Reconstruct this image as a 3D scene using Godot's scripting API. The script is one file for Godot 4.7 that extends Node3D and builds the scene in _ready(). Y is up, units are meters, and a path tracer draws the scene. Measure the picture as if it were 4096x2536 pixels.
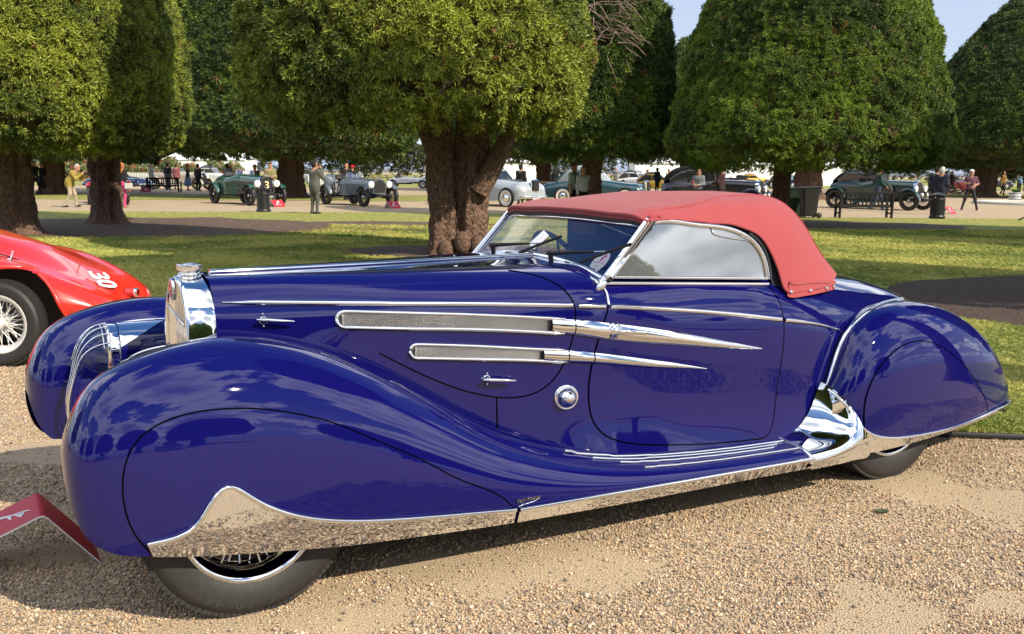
extends Node3D
# Concours lawn: a deep blue open tourer with a red hood in front of clipped yews.

class Buf:
	# indexed triangle buffer with smooth or flat shading
	var v := PackedVector3Array()
	var n := PackedVector3Array()
	var c := PackedColorArray()
	var ix := PackedInt32Array()
	var uv := PackedVector2Array()
	var col := Color(1, 1, 1)
	var use_col := false
	func vert(p: Vector3) -> int:
		v.append(p); n.append(Vector3.ZERO); c.append(col); uv.append(Vector2(p.x, p.z))
		return v.size() - 1
	func tri(a: int, b: int, d: int) -> void:
		ix.append(a); ix.append(b); ix.append(d)
	func quad(a: int, b: int, d: int, e: int) -> void:
		tri(a, b, d); tri(a, d, e)
	# rows of points; flip turns the faces round
	func grid(rows: Array, wrap := false, flip := false) -> void:
		var base := v.size()
		var m: int = rows[0].size()
		for r in rows:
			for p in r: vert(p)
		for i in rows.size() - 1:
			for j in (m if wrap else m - 1):
				var j2 := (j + 1) % m
				var a := base + i * m + j
				var b := base + i * m + j2
				var d := base + (i + 1) * m + j2
				var e := base + (i + 1) * m + j
				if flip: quad(a, e, d, b)
				else: quad(a, b, d, e)
	func fan(ring: Array, mid: Vector3, flip := false) -> void:
		var base := v.size()
		for p in ring: vert(p)
		var m := vert(mid)
		for j in ring.size():
			var k := base + (j + 1) % ring.size()
			if flip: tri(m, base + j, k)
			else: tri(m, k, base + j)
	# tube along a path; rad is a number or an array; flat squashes across up
	func tube(path: Array, rad, sides := 8, up := Vector3.UP, sx := 1.0, sy := 1.0, closed := false, caps := true) -> void:
		var rows: Array = []
		var k := path.size()
		for i in k:
			var t: Vector3
			if closed: t = path[(i + 1) % k] - path[(i + k - 1) % k]
			else: t = path[mini(i + 1, k - 1)] - path[maxi(i - 1, 0)]
			t = t.normalized()
			var s := t.cross(up)
			if s.length() < 0.01: s = t.cross(Vector3(0.3, 0.2, 0.9))
			s = s.normalized()
			var w := s.cross(t)
			var r: float = rad[i] if rad is Array else rad
			var row := PackedVector3Array()
			for j in sides:
				var a := TAU * j / sides
				row.append(path[i] + s * (cos(a) * r * sx) + w * (sin(a) * r * sy))
			rows.append(row)
		if closed: rows.append(rows[0])
		grid(rows, true, true)
		if caps and not closed:
			fan(Array(rows[0]), path[0], true)
			fan(Array(rows[k - 1]), path[k - 1], false)
	# profile of (radius, height) about the axis of x
	func lathe(prof: Array, sides: int, x := Transform3D.IDENTITY, a0 := 0.0, a1 := TAU) -> void:
		var rows: Array = []
		for p in prof:
			var row := PackedVector3Array()
			for j in sides + 1:
				var a := a0 + (a1 - a0) * j / sides
				row.append(x * Vector3(cos(a) * p[0], p[1], sin(a) * p[0]))
			rows.append(row)
		grid(rows, false, false)
	# box with small chamfers, flat faces
	func box(mid: Vector3, size: Vector3, bas := Basis.IDENTITY, ch := 0.0) -> void:
		var h := size * 0.5
		var k: float = minf(ch, minf(h.x, minf(h.y, h.z)) * 0.9)
		if k <= 0.0:
			for ax in 3:
				for sg in [-1, 1]:
					var nn := Vector3.ZERO; nn[ax] = sg
					var a := Vector3.ZERO; a[(ax + 1) % 3] = 1
					var b := Vector3.ZERO; b[(ax + 2) % 3] = 1
					var base := v.size()
					for q in [[-1, -1], [1, -1], [1, 1], [-1, 1]]:
						vert(mid + bas * ((nn + a * q[0] + b * q[1]) * h))
					if sg > 0: quad(base, base + 3, base + 2, base + 1)
					else: quad(base, base + 1, base + 2, base + 3)
			return
		# chamfered: three inset vertices per corner
		var id := {}
		for sx in [-1, 1]:
			for sy in [-1, 1]:
				for sz in [-1, 1]:
					var s3 := Vector3(sx, sy, sz)
					for ax in 3:
						var q := s3 * (h - Vector3(k, k, k))
						q[ax] = s3[ax] * h[ax]
						id[[sx, sy, sz, ax]] = vert(mid + bas * q)
		var faces: Array = []
		for ax in 3:
			var b := (ax + 1) % 3
			var d := (ax + 2) % 3
			for sg in [-1, 1]:
				var f: Array = []
				for q in [[-1, -1], [1, -1], [1, 1], [-1, 1]]:
					var key := [0, 0, 0, ax]
					key[ax] = sg; key[b] = q[0]; key[d] = q[1]
					f.append(id[key])
				faces.append(f)
			for s1 in [-1, 1]:
				for s2 in [-1, 1]:
					var ks: Array = []
					for e in [[-1, b], [1, b], [1, d], [-1, d]]:
						var key := [0, 0, 0, e[1]]
						key[ax] = e[0]; key[b] = s1; key[d] = s2
						ks.append(id[key])
					faces.append(ks)
		for sx in [-1, 1]:
			for sy in [-1, 1]:
				for sz in [-1, 1]:
					faces.append([id[[sx, sy, sz, 0]], id[[sx, sy, sz, 1]], id[[sx, sy, sz, 2]]])
		for f in faces:
			var ctr := Vector3.ZERO
			for i in f: ctr += v[i]
			ctr /= f.size()
			var nn: Vector3 = (v[f[2]] - v[f[0]]).cross(v[f[1]] - v[f[0]])
			var fl := nn.dot(ctr - mid) < 0
			var base := v.size()
			for i in f: vert(v[i])
			for i in range(1, f.size() - 1):
				if fl: tri(base, base + i + 1, base + i)
				else: tri(base, base + i, base + i + 1)
	func sphere(mid: Vector3, r: Vector3, rows := 8, cols := 12, bas := Basis.IDENTITY) -> void:
		var g: Array = []
		for i in rows + 1:
			var a := PI * i / rows
			var row := PackedVector3Array()
			for j in cols + 1:
				var b := TAU * j / cols
				row.append(mid + bas * (Vector3(sin(a) * cos(b), cos(a), sin(a) * sin(b)) * r))
			g.append(row)
		grid(g, false, true)
	# flat outline in the plane of bas (x, y), extruded along bas z by depth
	func slab(poly: PackedVector2Array, x: Transform3D, depth: float) -> void:
		var t := Geometry2D.triangulate_polygon(poly)
		for side in 2:
			var base := v.size()
			for p in poly: vert(x * Vector3(p.x, p.y, depth * side))
			for i in range(0, t.size(), 3):
				if side == (1 if Geometry2D.is_polygon_clockwise(poly) else 0): tri(base + t[i], base + t[i + 1], base + t[i + 2])
				else: tri(base + t[i], base + t[i + 2], base + t[i + 1])
		for i in poly.size():
			var p := poly[i]
			var q := poly[(i + 1) % poly.size()]
			var base := v.size()
			vert(x * Vector3(p.x, p.y, 0)); vert(x * Vector3(q.x, q.y, 0)); vert(x * Vector3(q.x, q.y, depth)); vert(x * Vector3(p.x, p.y, depth))
			if Geometry2D.is_polygon_clockwise(poly): quad(base, base + 3, base + 2, base + 1)
			else: quad(base, base + 1, base + 2, base + 3)
	func mirror(o: Buf) -> void:
		var base := v.size()
		for i in o.v.size():
			vert(o.v[i] * Vector3(1, 1, -1))
			c[v.size() - 1] = o.c[i]
			n[v.size() - 1] = o.n[i] * Vector3(1, 1, -1)
		for i in range(0, o.ix.size(), 3):
			tri(base + o.ix[i], base + o.ix[i + 2], base + o.ix[i + 1])
	func mesh() -> ArrayMesh:
		var acc := PackedVector3Array()
		acc.resize(v.size())
		for i in range(0, ix.size(), 3):
			var a := v[ix[i]]
			var f := (v[ix[i + 2]] - a).cross(v[ix[i + 1]] - a)
			acc[ix[i]] += f; acc[ix[i + 1]] += f; acc[ix[i + 2]] += f
		for i in v.size():
			acc[i] = n[i] if n[i] != Vector3.ZERO else (acc[i].normalized() if acc[i].length_squared() > 0 else Vector3.UP)
		var arr := []
		arr.resize(Mesh.ARRAY_MAX)
		arr[Mesh.ARRAY_VERTEX] = v
		arr[Mesh.ARRAY_NORMAL] = acc
		arr[Mesh.ARRAY_TEX_UV] = uv
		if use_col: arr[Mesh.ARRAY_COLOR] = c
		arr[Mesh.ARRAY_INDEX] = ix
		var m := ArrayMesh.new()
		m.add_surface_from_arrays(Mesh.PRIMITIVE_TRIANGLES, arr)
		return m

class Spl:
	# natural cubic spline through (x, y) knots
	var x := PackedFloat64Array()
	var y := PackedFloat64Array()
	var m := PackedFloat64Array()
	func _init(xs, ys) -> void:
		x = PackedFloat64Array(xs); y = PackedFloat64Array(ys)
		var k := x.size()
		m.resize(k)
		var u := PackedFloat64Array(); u.resize(k)
		for i in range(1, k - 1):
			var s := (x[i] - x[i - 1]) / (x[i + 1] - x[i - 1])
			var p := s * m[i - 1] + 2.0
			m[i] = (s - 1.0) / p
			var d := (y[i + 1] - y[i]) / (x[i + 1] - x[i]) - (y[i] - y[i - 1]) / (x[i] - x[i - 1])
			u[i] = (6.0 * d / (x[i + 1] - x[i - 1]) - s * u[i - 1]) / p
		if k > 0: m[k - 1] = 0.0
		for i in range(k - 2, -1, -1): m[i] = m[i] * m[i + 1] + u[i]
	func at(t: float) -> float:
		var k := x.size()
		var lo := clampi(x.bsearch(t) - 1, 0, k - 2)
		var h := x[lo + 1] - x[lo]
		var a := (x[lo + 1] - t) / h
		var b := (t - x[lo]) / h
		if t <= x[0] or t >= x[k - 1]:
			a = clampf(a, 0, 1); b = clampf(b, 0, 1)
			return a * y[lo] + b * y[lo + 1]
		return a * y[lo] + b * y[lo + 1] + ((a * a * a - a) * m[lo] + (b * b * b - b) * m[lo + 1]) * h * h / 6.0

var used_names := {}
var M := {}
var rng := RandomNumberGenerator.new()

func numbered(called: String) -> String:
	if not used_names.has(called):
		used_names[called] = 0
		return called
	used_names[called] += 1
	return "%s_%03d" % [called, used_names[called]]

func thing(called: String, label: String, category: String, at := Vector3.ZERO, turn := 0.0, group := "") -> Node3D:
	var o := Node3D.new()
	o.name = numbered(called)
	add_child(o)
	o.position = at
	o.rotation.y = turn
	tag(o, label, category, group)
	return o

func tag(o: Node, label: String, category := "", group := "") -> void:
	if label != "": o.set_meta("label", label)
	if category != "": o.set_meta("category", category)
	if group != "": o.set_meta("group", group)

func obj(called: String, b, mat: Material, parent: Node = self, label := "") -> MeshInstance3D:
	var o := MeshInstance3D.new()
	o.mesh = b.mesh() if b is Buf else b
	o.material_override = mat
	o.name = numbered(called) if parent == self else called
	parent.add_child(o, true)
	if label != "": o.set_meta("label", label)
	return o

func setting(called: String, b, mat: Material) -> MeshInstance3D:
	var o := obj(called, b, mat)
	o.set_meta("kind", "structure")
	return o

func copy_of(src: Node3D, called: String, label: String, at: Vector3, turn := 0.0, group := "") -> Node3D:
	var o: Node3D = src.duplicate()
	o.name = numbered(called)
	add_child(o)
	o.position = at
	o.rotation.y = turn
	tag(o, label, "", group)
	return o

func scatter(called: String, mesh: Mesh, mat: Material, xs: Array, cols, parent: Node = self) -> MultiMeshInstance3D:
	var mm := MultiMesh.new()
	mm.transform_format = MultiMesh.TRANSFORM_3D
	mm.use_colors = cols != null
	mm.mesh = mesh
	mm.instance_count = xs.size()
	for i in xs.size():
		mm.set_instance_transform(i, xs[i])
		if cols != null: mm.set_instance_color(i, cols[i])
	var o := MultiMeshInstance3D.new()
	o.multimesh = mm
	o.material_override = mat
	o.name = numbered(called) if parent == self else called
	parent.add_child(o, true)
	o.set_meta("kind", "stuff")
	return o

func lin(r: float, g: float, b: float) -> Color:
	return Color(r, g, b).linear_to_srgb()

func mat(r: float, g: float, b: float, rough := 0.7, metal := 0.0) -> StandardMaterial3D:
	var m := StandardMaterial3D.new()
	m.albedo_color = lin(r, g, b)
	m.roughness = rough
	m.metallic = metal
	return m

func paint(r: float, g: float, b: float, coat := 1.0, rough := 0.35) -> StandardMaterial3D:
	var m := mat(r, g, b, rough)
	m.clearcoat_enabled = true
	m.clearcoat = coat
	m.clearcoat_roughness = 0.02
	return m

func noise_tex(freq: float, seed_: int, stops: Array, size := 512, as_normal := false, bump := 4.0, octaves := 5, type := FastNoiseLite.TYPE_SIMPLEX_SMOOTH) -> NoiseTexture2D:
	var f := FastNoiseLite.new()
	f.noise_type = type
	f.frequency = freq
	f.seed = seed_
	f.fractal_octaves = octaves
	var t := NoiseTexture2D.new()
	t.noise = f
	t.width = size
	t.height = size
	t.seamless = true
	t.as_normal_map = as_normal
	t.bump_strength = bump
	if stops.size() > 0:
		var g := Gradient.new()
		var offs := PackedFloat32Array()
		var cols := PackedColorArray()
		for s in stops:
			offs.append(s[0]); cols.append(s[1])
		g.offsets = offs
		g.colors = cols
		t.color_ramp = g
	return t

func spline_pts(pts: Array, k: int) -> Array:
	# natural cubic curve through 3D points, by chord length
	var t := [0.0]
	for i in range(1, pts.size()): t.append(t[i - 1] + maxf(pts[i].distance_to(pts[i - 1]), 1e-4))
	var s: Array = []
	for ax in 3:
		var ys: Array = []
		for p in pts: ys.append(p[ax])
		s.append(Spl.new(t, ys))
	var out: Array = []
	for i in k + 1:
		var q: float = t[-1] * i / k
		out.append(Vector3(s[0].at(q), s[1].at(q), s[2].at(q)))
	return out

# surface through a net of points: splines along each line, then across
func net(rows: Array, nu: int, nv: int) -> Array:
	var lines: Array = []
	for j in rows[0].size():
		var l: Array = []
		for r in rows: l.append(r[j])
		lines.append(spline_pts(l, nu))
	var out: Array = []
	for i in nu + 1:
		var l: Array = []
		for j in lines.size(): l.append(lines[j][i])
		out.append(spline_pts(l, nv))
	return out

# patch of a side surface: the outline is in (along, up), f gives how far out
func patch(b: Buf, poly: PackedVector2Array, f: Callable, off: float, cell := 0.04, rim := 0.004) -> void:
	if not Geometry2D.is_polygon_clockwise(poly): poly = rev(poly)
	var lo := poly[0]
	var hi := poly[0]
	for p in poly:
		lo = lo.min(p); hi = hi.max(p)
	var seen := {}
	var nx := int(ceil((hi.x - lo.x) / cell))
	var ny := int(ceil((hi.y - lo.y) / cell))
	for i in nx:
		for j in ny:
			var a := lo + Vector2(i, j) * cell
			var q := PackedVector2Array([a, a + Vector2(0, cell), a + Vector2(cell, cell), a + Vector2(cell, 0)])
			for piece in Geometry2D.intersect_polygons(q, poly):
				var t := Geometry2D.triangulate_polygon(piece)
				var cw := Geometry2D.is_polygon_clockwise(piece)
				for k in range(0, t.size(), 3):
					var id := []
					for e in 3:
						var p: Vector2 = piece[t[k + e]]
						var key := Vector2i((p * 20000.0).round())
						if not seen.has(key):
							seen[key] = b.vert(lift(p, f, off))
							b.n[seen[key]] = slope(p, f)
						id.append(seen[key])
					var s: float = (piece[t[k + 1]] - piece[t[k]]).cross(piece[t[k + 2]] - piece[t[k]])
					if s > 0: b.tri(id[0], id[2], id[1])
					else: b.tri(id[0], id[1], id[2])
	if rim > 0:
		for i in poly.size():
			var p := poly[i]
			var q := poly[(i + 1) % poly.size()]
			var base := b.v.size()
			b.vert(lift(p, f, off)); b.vert(lift(q, f, off)); b.vert(lift(q, f, off - rim)); b.vert(lift(p, f, off - rim))
			b.quad(base, base + 3, base + 2, base + 1)

func rev(p: PackedVector2Array) -> PackedVector2Array:
	var q := p.duplicate()
	q.reverse()
	return q

func slope(p: Vector2, f: Callable) -> Vector3:
	var e := 0.004
	var du: float = (f.call(p.x + e, p.y) - f.call(p.x - e, p.y)) / (2 * e)
	var dv: float = (f.call(p.x, p.y + e) - f.call(p.x, p.y - e)) / (2 * e)
	return Vector3(-du, -dv, 1).normalized()

func lift(p: Vector2, f: Callable, off: float) -> Vector3:
	return Vector3(p.x, p.y, f.call(p.x, p.y)) + slope(p, f) * off

func curve2(pts: Array, k: int, closed := false) -> PackedVector2Array:
	# smooth outline through points
	var l: Array = []
	for p in pts: l.append(Vector3(p[0], p[1], 0))
	if closed: l = [l[-2], l[-1]] + l + [l[0], l[1], l[2]]
	var out := PackedVector2Array()
	for p in spline_pts(l, k): out.append(Vector2(p.x, p.y))
	if closed:
		# keep the middle lap only
		var d0 := 1e9
		var i0 := 0
		var i1 := 0
		var first := Vector2(pts[0][0], pts[0][1])
		for i in out.size() / 2:
			if out[i].distance_to(first) < d0: d0 = out[i].distance_to(first); i0 = i
		d0 = 1e9
		for i in range(out.size() / 2, out.size()):
			if out[i].distance_to(first) < d0: d0 = out[i].distance_to(first); i1 = i
		out = out.slice(i0, i1)
	return out

func on_side(pts: PackedVector2Array, f: Callable, off: float) -> Array:
	var out: Array = []
	for p in pts: out.append(lift(p, f, off))
	return out
func make_camera() -> void:
	var cam := Camera3D.new()
	cam.name = "camera"
	cam.fov = 34.97
	cam.near = 0.05
	cam.far = 900.0
	cam.position = Vector3(0, 1.548, 0)
	cam.basis = Basis(Vector3.RIGHT, -0.14481) * Basis(Vector3.BACK, 0.00873)
	add_child(cam)
	cam.current = true

func make_sky() -> void:
	var we := WorldEnvironment.new()
	we.name = "world_environment"
	var env := Environment.new()
	var w := 1536
	var h := 768
	var img := Image.create(w, h, false, Image.FORMAT_RGBF)
	var f := FastNoiseLite.new()
	f.noise_type = FastNoiseLite.TYPE_SIMPLEX_SMOOTH
	f.seed = 11
	f.frequency = 0.62
	f.fractal_octaves = 6
	f.fractal_gain = 0.56
	var f2 := FastNoiseLite.new()
	f2.seed = 5
	f2.frequency = 0.17
	f2.fractal_octaves = 2
	var top := Vector3(0.075, 0.19, 0.50)
	var mid := Vector3(0.33, 0.54, 0.98)
	var hor := Vector3(0.80, 0.93, 1.18)
	for j in h:
		var th := PI * (0.5 - (j + 0.5) / h)
		var sy := sin(th)
		var cy := cos(th)
		var base: Vector3
		if sy >= 0: base = hor.lerp(mid, smoothstep(0.04, 0.46, sy)).lerp(top, smoothstep(0.30, 0.95, sy))
		else: base = Vector3(0.30, 0.28, 0.24)
		for i in w:
			var col := base
			if sy > 0.0:
				var ph := TAU * ((i + 0.5) / w - 0.5)
				var k := 1.0 / (sy + 0.16)
				var px := sin(ph) * cy * k
				var pz := -cos(ph) * cy * k
				var cover := f2.get_noise_2d(px, pz) * 0.45
				var d := f.get_noise_2d(px * 1.35, pz * 1.35) + cover
				var a := smoothstep(0.0, 0.17, d)
				var shade := smoothstep(0.12, 0.62, d)
				var cl := Vector3(2.7, 2.72, 2.76).lerp(Vector3(0.85, 0.92, 1.04), shade)
				a *= 0.96 * smoothstep(0.0, 0.10, sy) + 0.0
				col = base.lerp(cl, a)
			img.set_pixel(i, j, Color(col.x, col.y, col.z))
	var sm := PanoramaSkyMaterial.new()
	sm.panorama = ImageTexture.create_from_image(img)
	var sky := Sky.new()
	sky.sky_material = sm
	env.background_mode = Environment.BG_SKY
	env.sky = sky
	env.background_energy_multiplier = 0.58
	env.tonemap_mode = Environment.TONE_MAPPER_LINEAR
	env.tonemap_exposure = 1.40
	env.sdfgi_enabled = true
	env.ssao_enabled = true
	env.ssil_enabled = true
	we.environment = env
	add_child(we)

func make_sun() -> void:
	var s := DirectionalLight3D.new()
	s.name = "sun"
	s.light_energy = 1.6
	s.light_color = Color(1.0, 0.945, 0.86)
	s.light_angular_distance = 0.5
	s.shadow_enabled = true
	# travels to the left, away and down
	var d := Vector3(-0.75 * 0.80, -0.60, -0.66 * 0.80).normalized()
	s.basis = Basis.looking_at(d, Vector3.UP)
	add_child(s)

func sheet(poly: PackedVector2Array, y: float, cell := 0.0) -> Buf:
	# flat ground sheet; polygon points are (x, z)
	var b := Buf.new()
	var pieces: Array = [poly]
	if cell > 0:
		pieces = []
		var lo := poly[0]
		var hi := poly[0]
		for p in poly:
			lo = lo.min(p); hi = hi.max(p)
		for i in int(ceil((hi.x - lo.x) / cell)):
			for j in int(ceil((hi.y - lo.y) / cell)):
				var a := lo + Vector2(i, j) * cell
				for q in Geometry2D.intersect_polygons(PackedVector2Array([a, a + Vector2(0, cell), a + Vector2(cell, cell), a + Vector2(cell, 0)]), poly): pieces.append(q)
	for q in pieces:
		var t := Geometry2D.triangulate_polygon(q)
		var base := b.v.size()
		for p in q:
			var k := b.vert(Vector3(p.x, y, p.y))
			b.n[k] = Vector3.UP
		for i in range(0, t.size(), 3):
			var s: float = (q[t[i + 1]] - q[t[i]]).cross(q[t[i + 2]] - q[t[i]])
			if s > 0: b.tri(base + t[i], base + t[i + 1], base + t[i + 2])
			else: b.tri(base + t[i], base + t[i + 2], base + t[i + 1])
	return b

func blob(mid: Vector2, r: Vector2, seed_: int, k := 48, rough := 0.10) -> PackedVector2Array:
	var f := FastNoiseLite.new()
	f.seed = seed_
	f.frequency = 0.8
	var p := PackedVector2Array()
	for i in k:
		var a := TAU * i / k
		var d := Vector2(cos(a), sin(a))
		p.append(mid + d * r * (1.0 + rough * f.get_noise_2d(d.x * 2.0, d.y * 2.0) * 2.0))
	return p

func world_uv(m: StandardMaterial3D, scale: float) -> void:
	m.uv1_triplanar = true
	m.uv1_world_triplanar = true
	m.uv1_scale = Vector3(scale, scale, scale)

var gravel_edge: PackedVector2Array

func make_ground() -> void:
	# sandy gravel everywhere below the lawns
	var g := mat(1, 1, 1, 0.95)
	g.albedo_texture = noise_tex(0.10, 3, [[0.0, lin(0.12, 0.087, 0.055)], [0.34, lin(0.32, 0.24, 0.15)], [0.52, lin(0.43, 0.33, 0.21)], [0.7, lin(0.50, 0.39, 0.26)], [1.0, lin(0.64, 0.54, 0.41)]], 1024, false, 4, 6)
	g.normal_enabled = true
	g.normal_texture = noise_tex(0.13, 9, [], 1024, true, 8.0, 4)
	g.normal_scale = 0.8
	world_uv(g, 0.8)
	M.gravel = g
	setting("ground", sheet(PackedVector2Array([Vector2(-400, -500), Vector2(400, -500), Vector2(400, 200), Vector2(-400, 200)]), 0.0, 100.0), g)

	var l := mat(1, 1, 1, 0.9)
	l.albedo_texture = noise_tex(0.02, 21, [[0.0, lin(0.11, 0.155, 0.02)], [0.4, lin(0.22, 0.25, 0.04)], [0.6, lin(0.32, 0.31, 0.07)], [1.0, lin(0.48, 0.42, 0.15)]], 1024, false, 4, 7)
	l.normal_enabled = true
	l.normal_texture = noise_tex(0.11, 22, [], 1024, true, 8.0, 4)
	l.normal_scale = 1.0
	world_uv(l, 0.17)
	M.lawn = l
	var near := PackedVector2Array([Vector2(-40, -19), Vector2(-14, -14.2), Vector2(-8, -12.2), Vector2(-3, -9.9), Vector2(0.4, -7.4), Vector2(1.6, -6.25), Vector2(2.3, -5.92), Vector2(3.1, -5.79), Vector2(5, -5.6), Vector2(9, -5.6), Vector2(16, -6.5), Vector2(60, -14)])
	gravel_edge = near
	var far := PackedVector2Array([Vector2(60, -36.5), Vector2(18, -35.1), Vector2(10, -35.0), Vector2(-4, -36.0), Vector2(-14, -34.8), Vector2(-60, -33)])
	var all := near.duplicate()
	all.append_array(far)
	setting("lawn", sheet(all, 0.03, 6.0), l)
	# earth side of the lawn and its dark metal edging
	var side := Buf.new()
	var e := Buf.new()
	for i in near.size() - 1:
		var p := near[i]
		var q := near[i + 1]
		var base := side.v.size()
		side.vert(Vector3(p.x, 0.03, p.y)); side.vert(Vector3(q.x, 0.03, q.y)); side.vert(Vector3(q.x, -0.05, q.y)); side.vert(Vector3(p.x, -0.05, p.y))
		side.quad(base, base + 1, base + 2, base + 3)
	setting("lawn_bank", side, mat(0.05, 0.035, 0.02, 0.95))
	var path: Array = []
	for p in spline_pts([Vector3(1.6, 0.02, -6.21), Vector3(2.3, 0.02, -5.88), Vector3(3.1, 0.02, -5.75), Vector3(5, 0.02, -5.56), Vector3(9, 0.02, -5.56)], 40): path.append(p)
	e.tube(path, 0.014, 6, Vector3.UP, 0.6, 1.5)
	var ed := obj("lawn_edging", e, mat(0.012, 0.012, 0.013, 0.6))
	tag(ed, "thin black metal edging between the gravel and the near lawn", "lawn edging")
	setting("lawn_strip", sheet(PackedVector2Array([Vector2(-90, -46), Vector2(-19, -48), Vector2(-5, -49.5), Vector2(10, -56), Vector2(26, -68), Vector2(60, -72), Vector2(60, -82), Vector2(20, -78), Vector2(4, -66), Vector2(-10, -59), Vector2(-90, -57)]), 0.012, 20.0), l)
	setting("far_lawn", sheet(PackedVector2Array([Vector2(-200, -82), Vector2(-20, -84), Vector2(20, -98), Vector2(200, -110), Vector2(200, -300), Vector2(-200, -300)]), 0.012, 60.0), l)
	# dark bark mulch and bare earth under the yews
	var mu := mat(1, 1, 1, 0.95)
	mu.albedo_texture = noise_tex(0.07, 31, [[0.0, lin(0.022, 0.015, 0.011)], [0.45, lin(0.070, 0.045, 0.032)], [0.7, lin(0.12, 0.078, 0.055)], [1.0, lin(0.22, 0.155, 0.115)]], 1024, false, 4, 5)
	mu.normal_enabled = true
	mu.normal_texture = noise_tex(0.09, 32, [], 1024, true, 14.0, 4)
	mu.normal_scale = 1.5
	world_uv(mu, 0.3)
	M.mulch = mu
	var earth := mat(1, 1, 1, 0.95)
	earth.albedo_texture = noise_tex(0.03, 35, [[0.0, lin(0.04, 0.025, 0.016)], [0.5, lin(0.09, 0.055, 0.034)], [1.0, lin(0.19, 0.125, 0.08)]], 512, false, 4, 6)
	world_uv(earth, 0.25)
	M.earth = earth
	setting("mulch_bed", sheet(blob(Vector2(8.7, -11.9), Vector2(4.2, 3.4), 4, 64, 0.04), 0.036, 1.5), mu)
	setting("bare_earth", sheet(blob(Vector2(-9.8, -26.2), Vector2(5.2, 4.6), 6), 0.036, 3.0), earth)
	setting("bare_earth", sheet(blob(Vector2(-0.9, -18.9), Vector2(2.3, 1.6), 7), 0.036, 2.0), earth)
	setting("bare_earth", sheet(blob(Vector2(10.2, -29.6), Vector2(2.9, 2.3), 8), 0.036, 2.0), earth)
	setting("bare_earth", sheet(blob(Vector2(-3.6, -26.8), Vector2(3.4, 2.8), 9), 0.0365, 2.0), earth)
class SideFace:
	# a side surface as rows of (up, out) at even steps along
	var u0 := 0.0
	var du := 0.02
	var rows: Array = []
	func w_of(row: PackedVector2Array, v: float) -> float:
		var lo := 0
		var hi := row.size() - 1
		if v >= row[0].x: return row[0].y
		if v <= row[hi].x: return row[hi].y
		while hi - lo > 1:
			var m := (lo + hi) / 2
			if row[m].x >= v: lo = m
			else: hi = m
		var d := row[lo].x - row[hi].x
		var t := (row[lo].x - v) / maxf(d, 1e-6)
		return lerpf(row[lo].y, row[hi].y, t)
	func at(u: float, v: float) -> float:
		var q := clampf((u - u0) / du, 0.0, rows.size() - 1.001)
		var i := int(q)
		return lerpf(w_of(rows[i], v), w_of(rows[i + 1], v), q - i)

func loft_u(keys: Array, u0: float, u1: float, du: float, nv: int) -> Array:
	# keys: [u, [v, w], [v, w] ...]; rows of points at even u
	var us: Array = []
	for k in keys: us.append(k[0])
	var sv: Array = []
	var sw: Array = []
	for j in range(1, keys[0].size()):
		var a: Array = []
		var b: Array = []
		for k in keys:
			a.append(k[j][0]); b.append(k[j][1])
		sv.append(Spl.new(us, a)); sw.append(Spl.new(us, b))
	var out: Array = []
	var n := int(round((u1 - u0) / du))
	for i in n + 1:
		var u := u0 + (u1 - u0) * i / n
		var l: Array = []
		for j in sv.size(): l.append(Vector3(u, sv[j].at(u), sw[j].at(u)))
		out.append(spline_pts(l, nv))
	return out

func side_of(rows: Array) -> SideFace:
	var s := SideFace.new()
	s.u0 = rows[0][0].x
	s.du = rows[1][0].x - rows[0][0].x
	for r in rows:
		var p := PackedVector2Array()
		for q in r: p.append(Vector2(q.y, q.z))
		s.rows.append(p)
	return s

# wing: stations [u, crest, crest_out, out, mid, low, inn, inn_mid]; rows from inner foot over the crest to the outer foot
func wing_rows(st: Array, n: int, arcs := 14, e := 2.25) -> Array:
	var t := [0.0]
	for i in range(1, st.size()):
		t.append(t[i - 1] + Vector2(st[i][0] - st[i - 1][0], st[i][1] - st[i - 1][1]).length() + 0.3 * absf(st[i][3] - st[i - 1][3]))
	var s: Array = []
	for k in 8:
		var ys: Array = []
		for q in st: ys.append(q[k])
		s.append(Spl.new(t, ys))
	var out: Array = []
	for i in n + 1:
		var q: float = t[-1] * i / n
		var a: Array = []
		for k in 8: a.append(s[k].at(q))
		out.append(wing_section(a, arcs, e))
	return out

func wing_section(a: Array, arcs: int, e: float) -> PackedVector3Array:
	var r := PackedVector3Array()
	var u: float = a[0]
	for k in 4: r.append(Vector3(u, lerpf(maxf(a[7] - 0.16, minf(a[5] + 0.05, a[7] - 0.004)), a[7], k / 4.0), a[6] - 0.01 * (1 - k / 4.0)))
	for k in arcs:
		var th := PI / 2 * (1.0 - float(k) / arcs)
		r.append(Vector3(u, a[7] + (a[1] - a[7]) * pow(cos(th), 2 / e), a[2] - (a[2] - a[6]) * pow(sin(th), 2 / e)))
	for k in arcs + 1:
		var th := PI / 2 * float(k) / arcs
		r.append(Vector3(u, a[4] + (a[1] - a[4]) * pow(maxf(cos(th), 0), 2 / e), a[2] + (a[3] - a[2]) * pow(sin(th), 2 / e)))
	for k in range(1, 7):
		var q := k / 6.0
		r.append(Vector3(u, lerpf(a[4], a[5], q), a[3] - 0.022 * q * q * minf(1.0, (a[3] - a[2]) * 6.0)))
	return r

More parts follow.
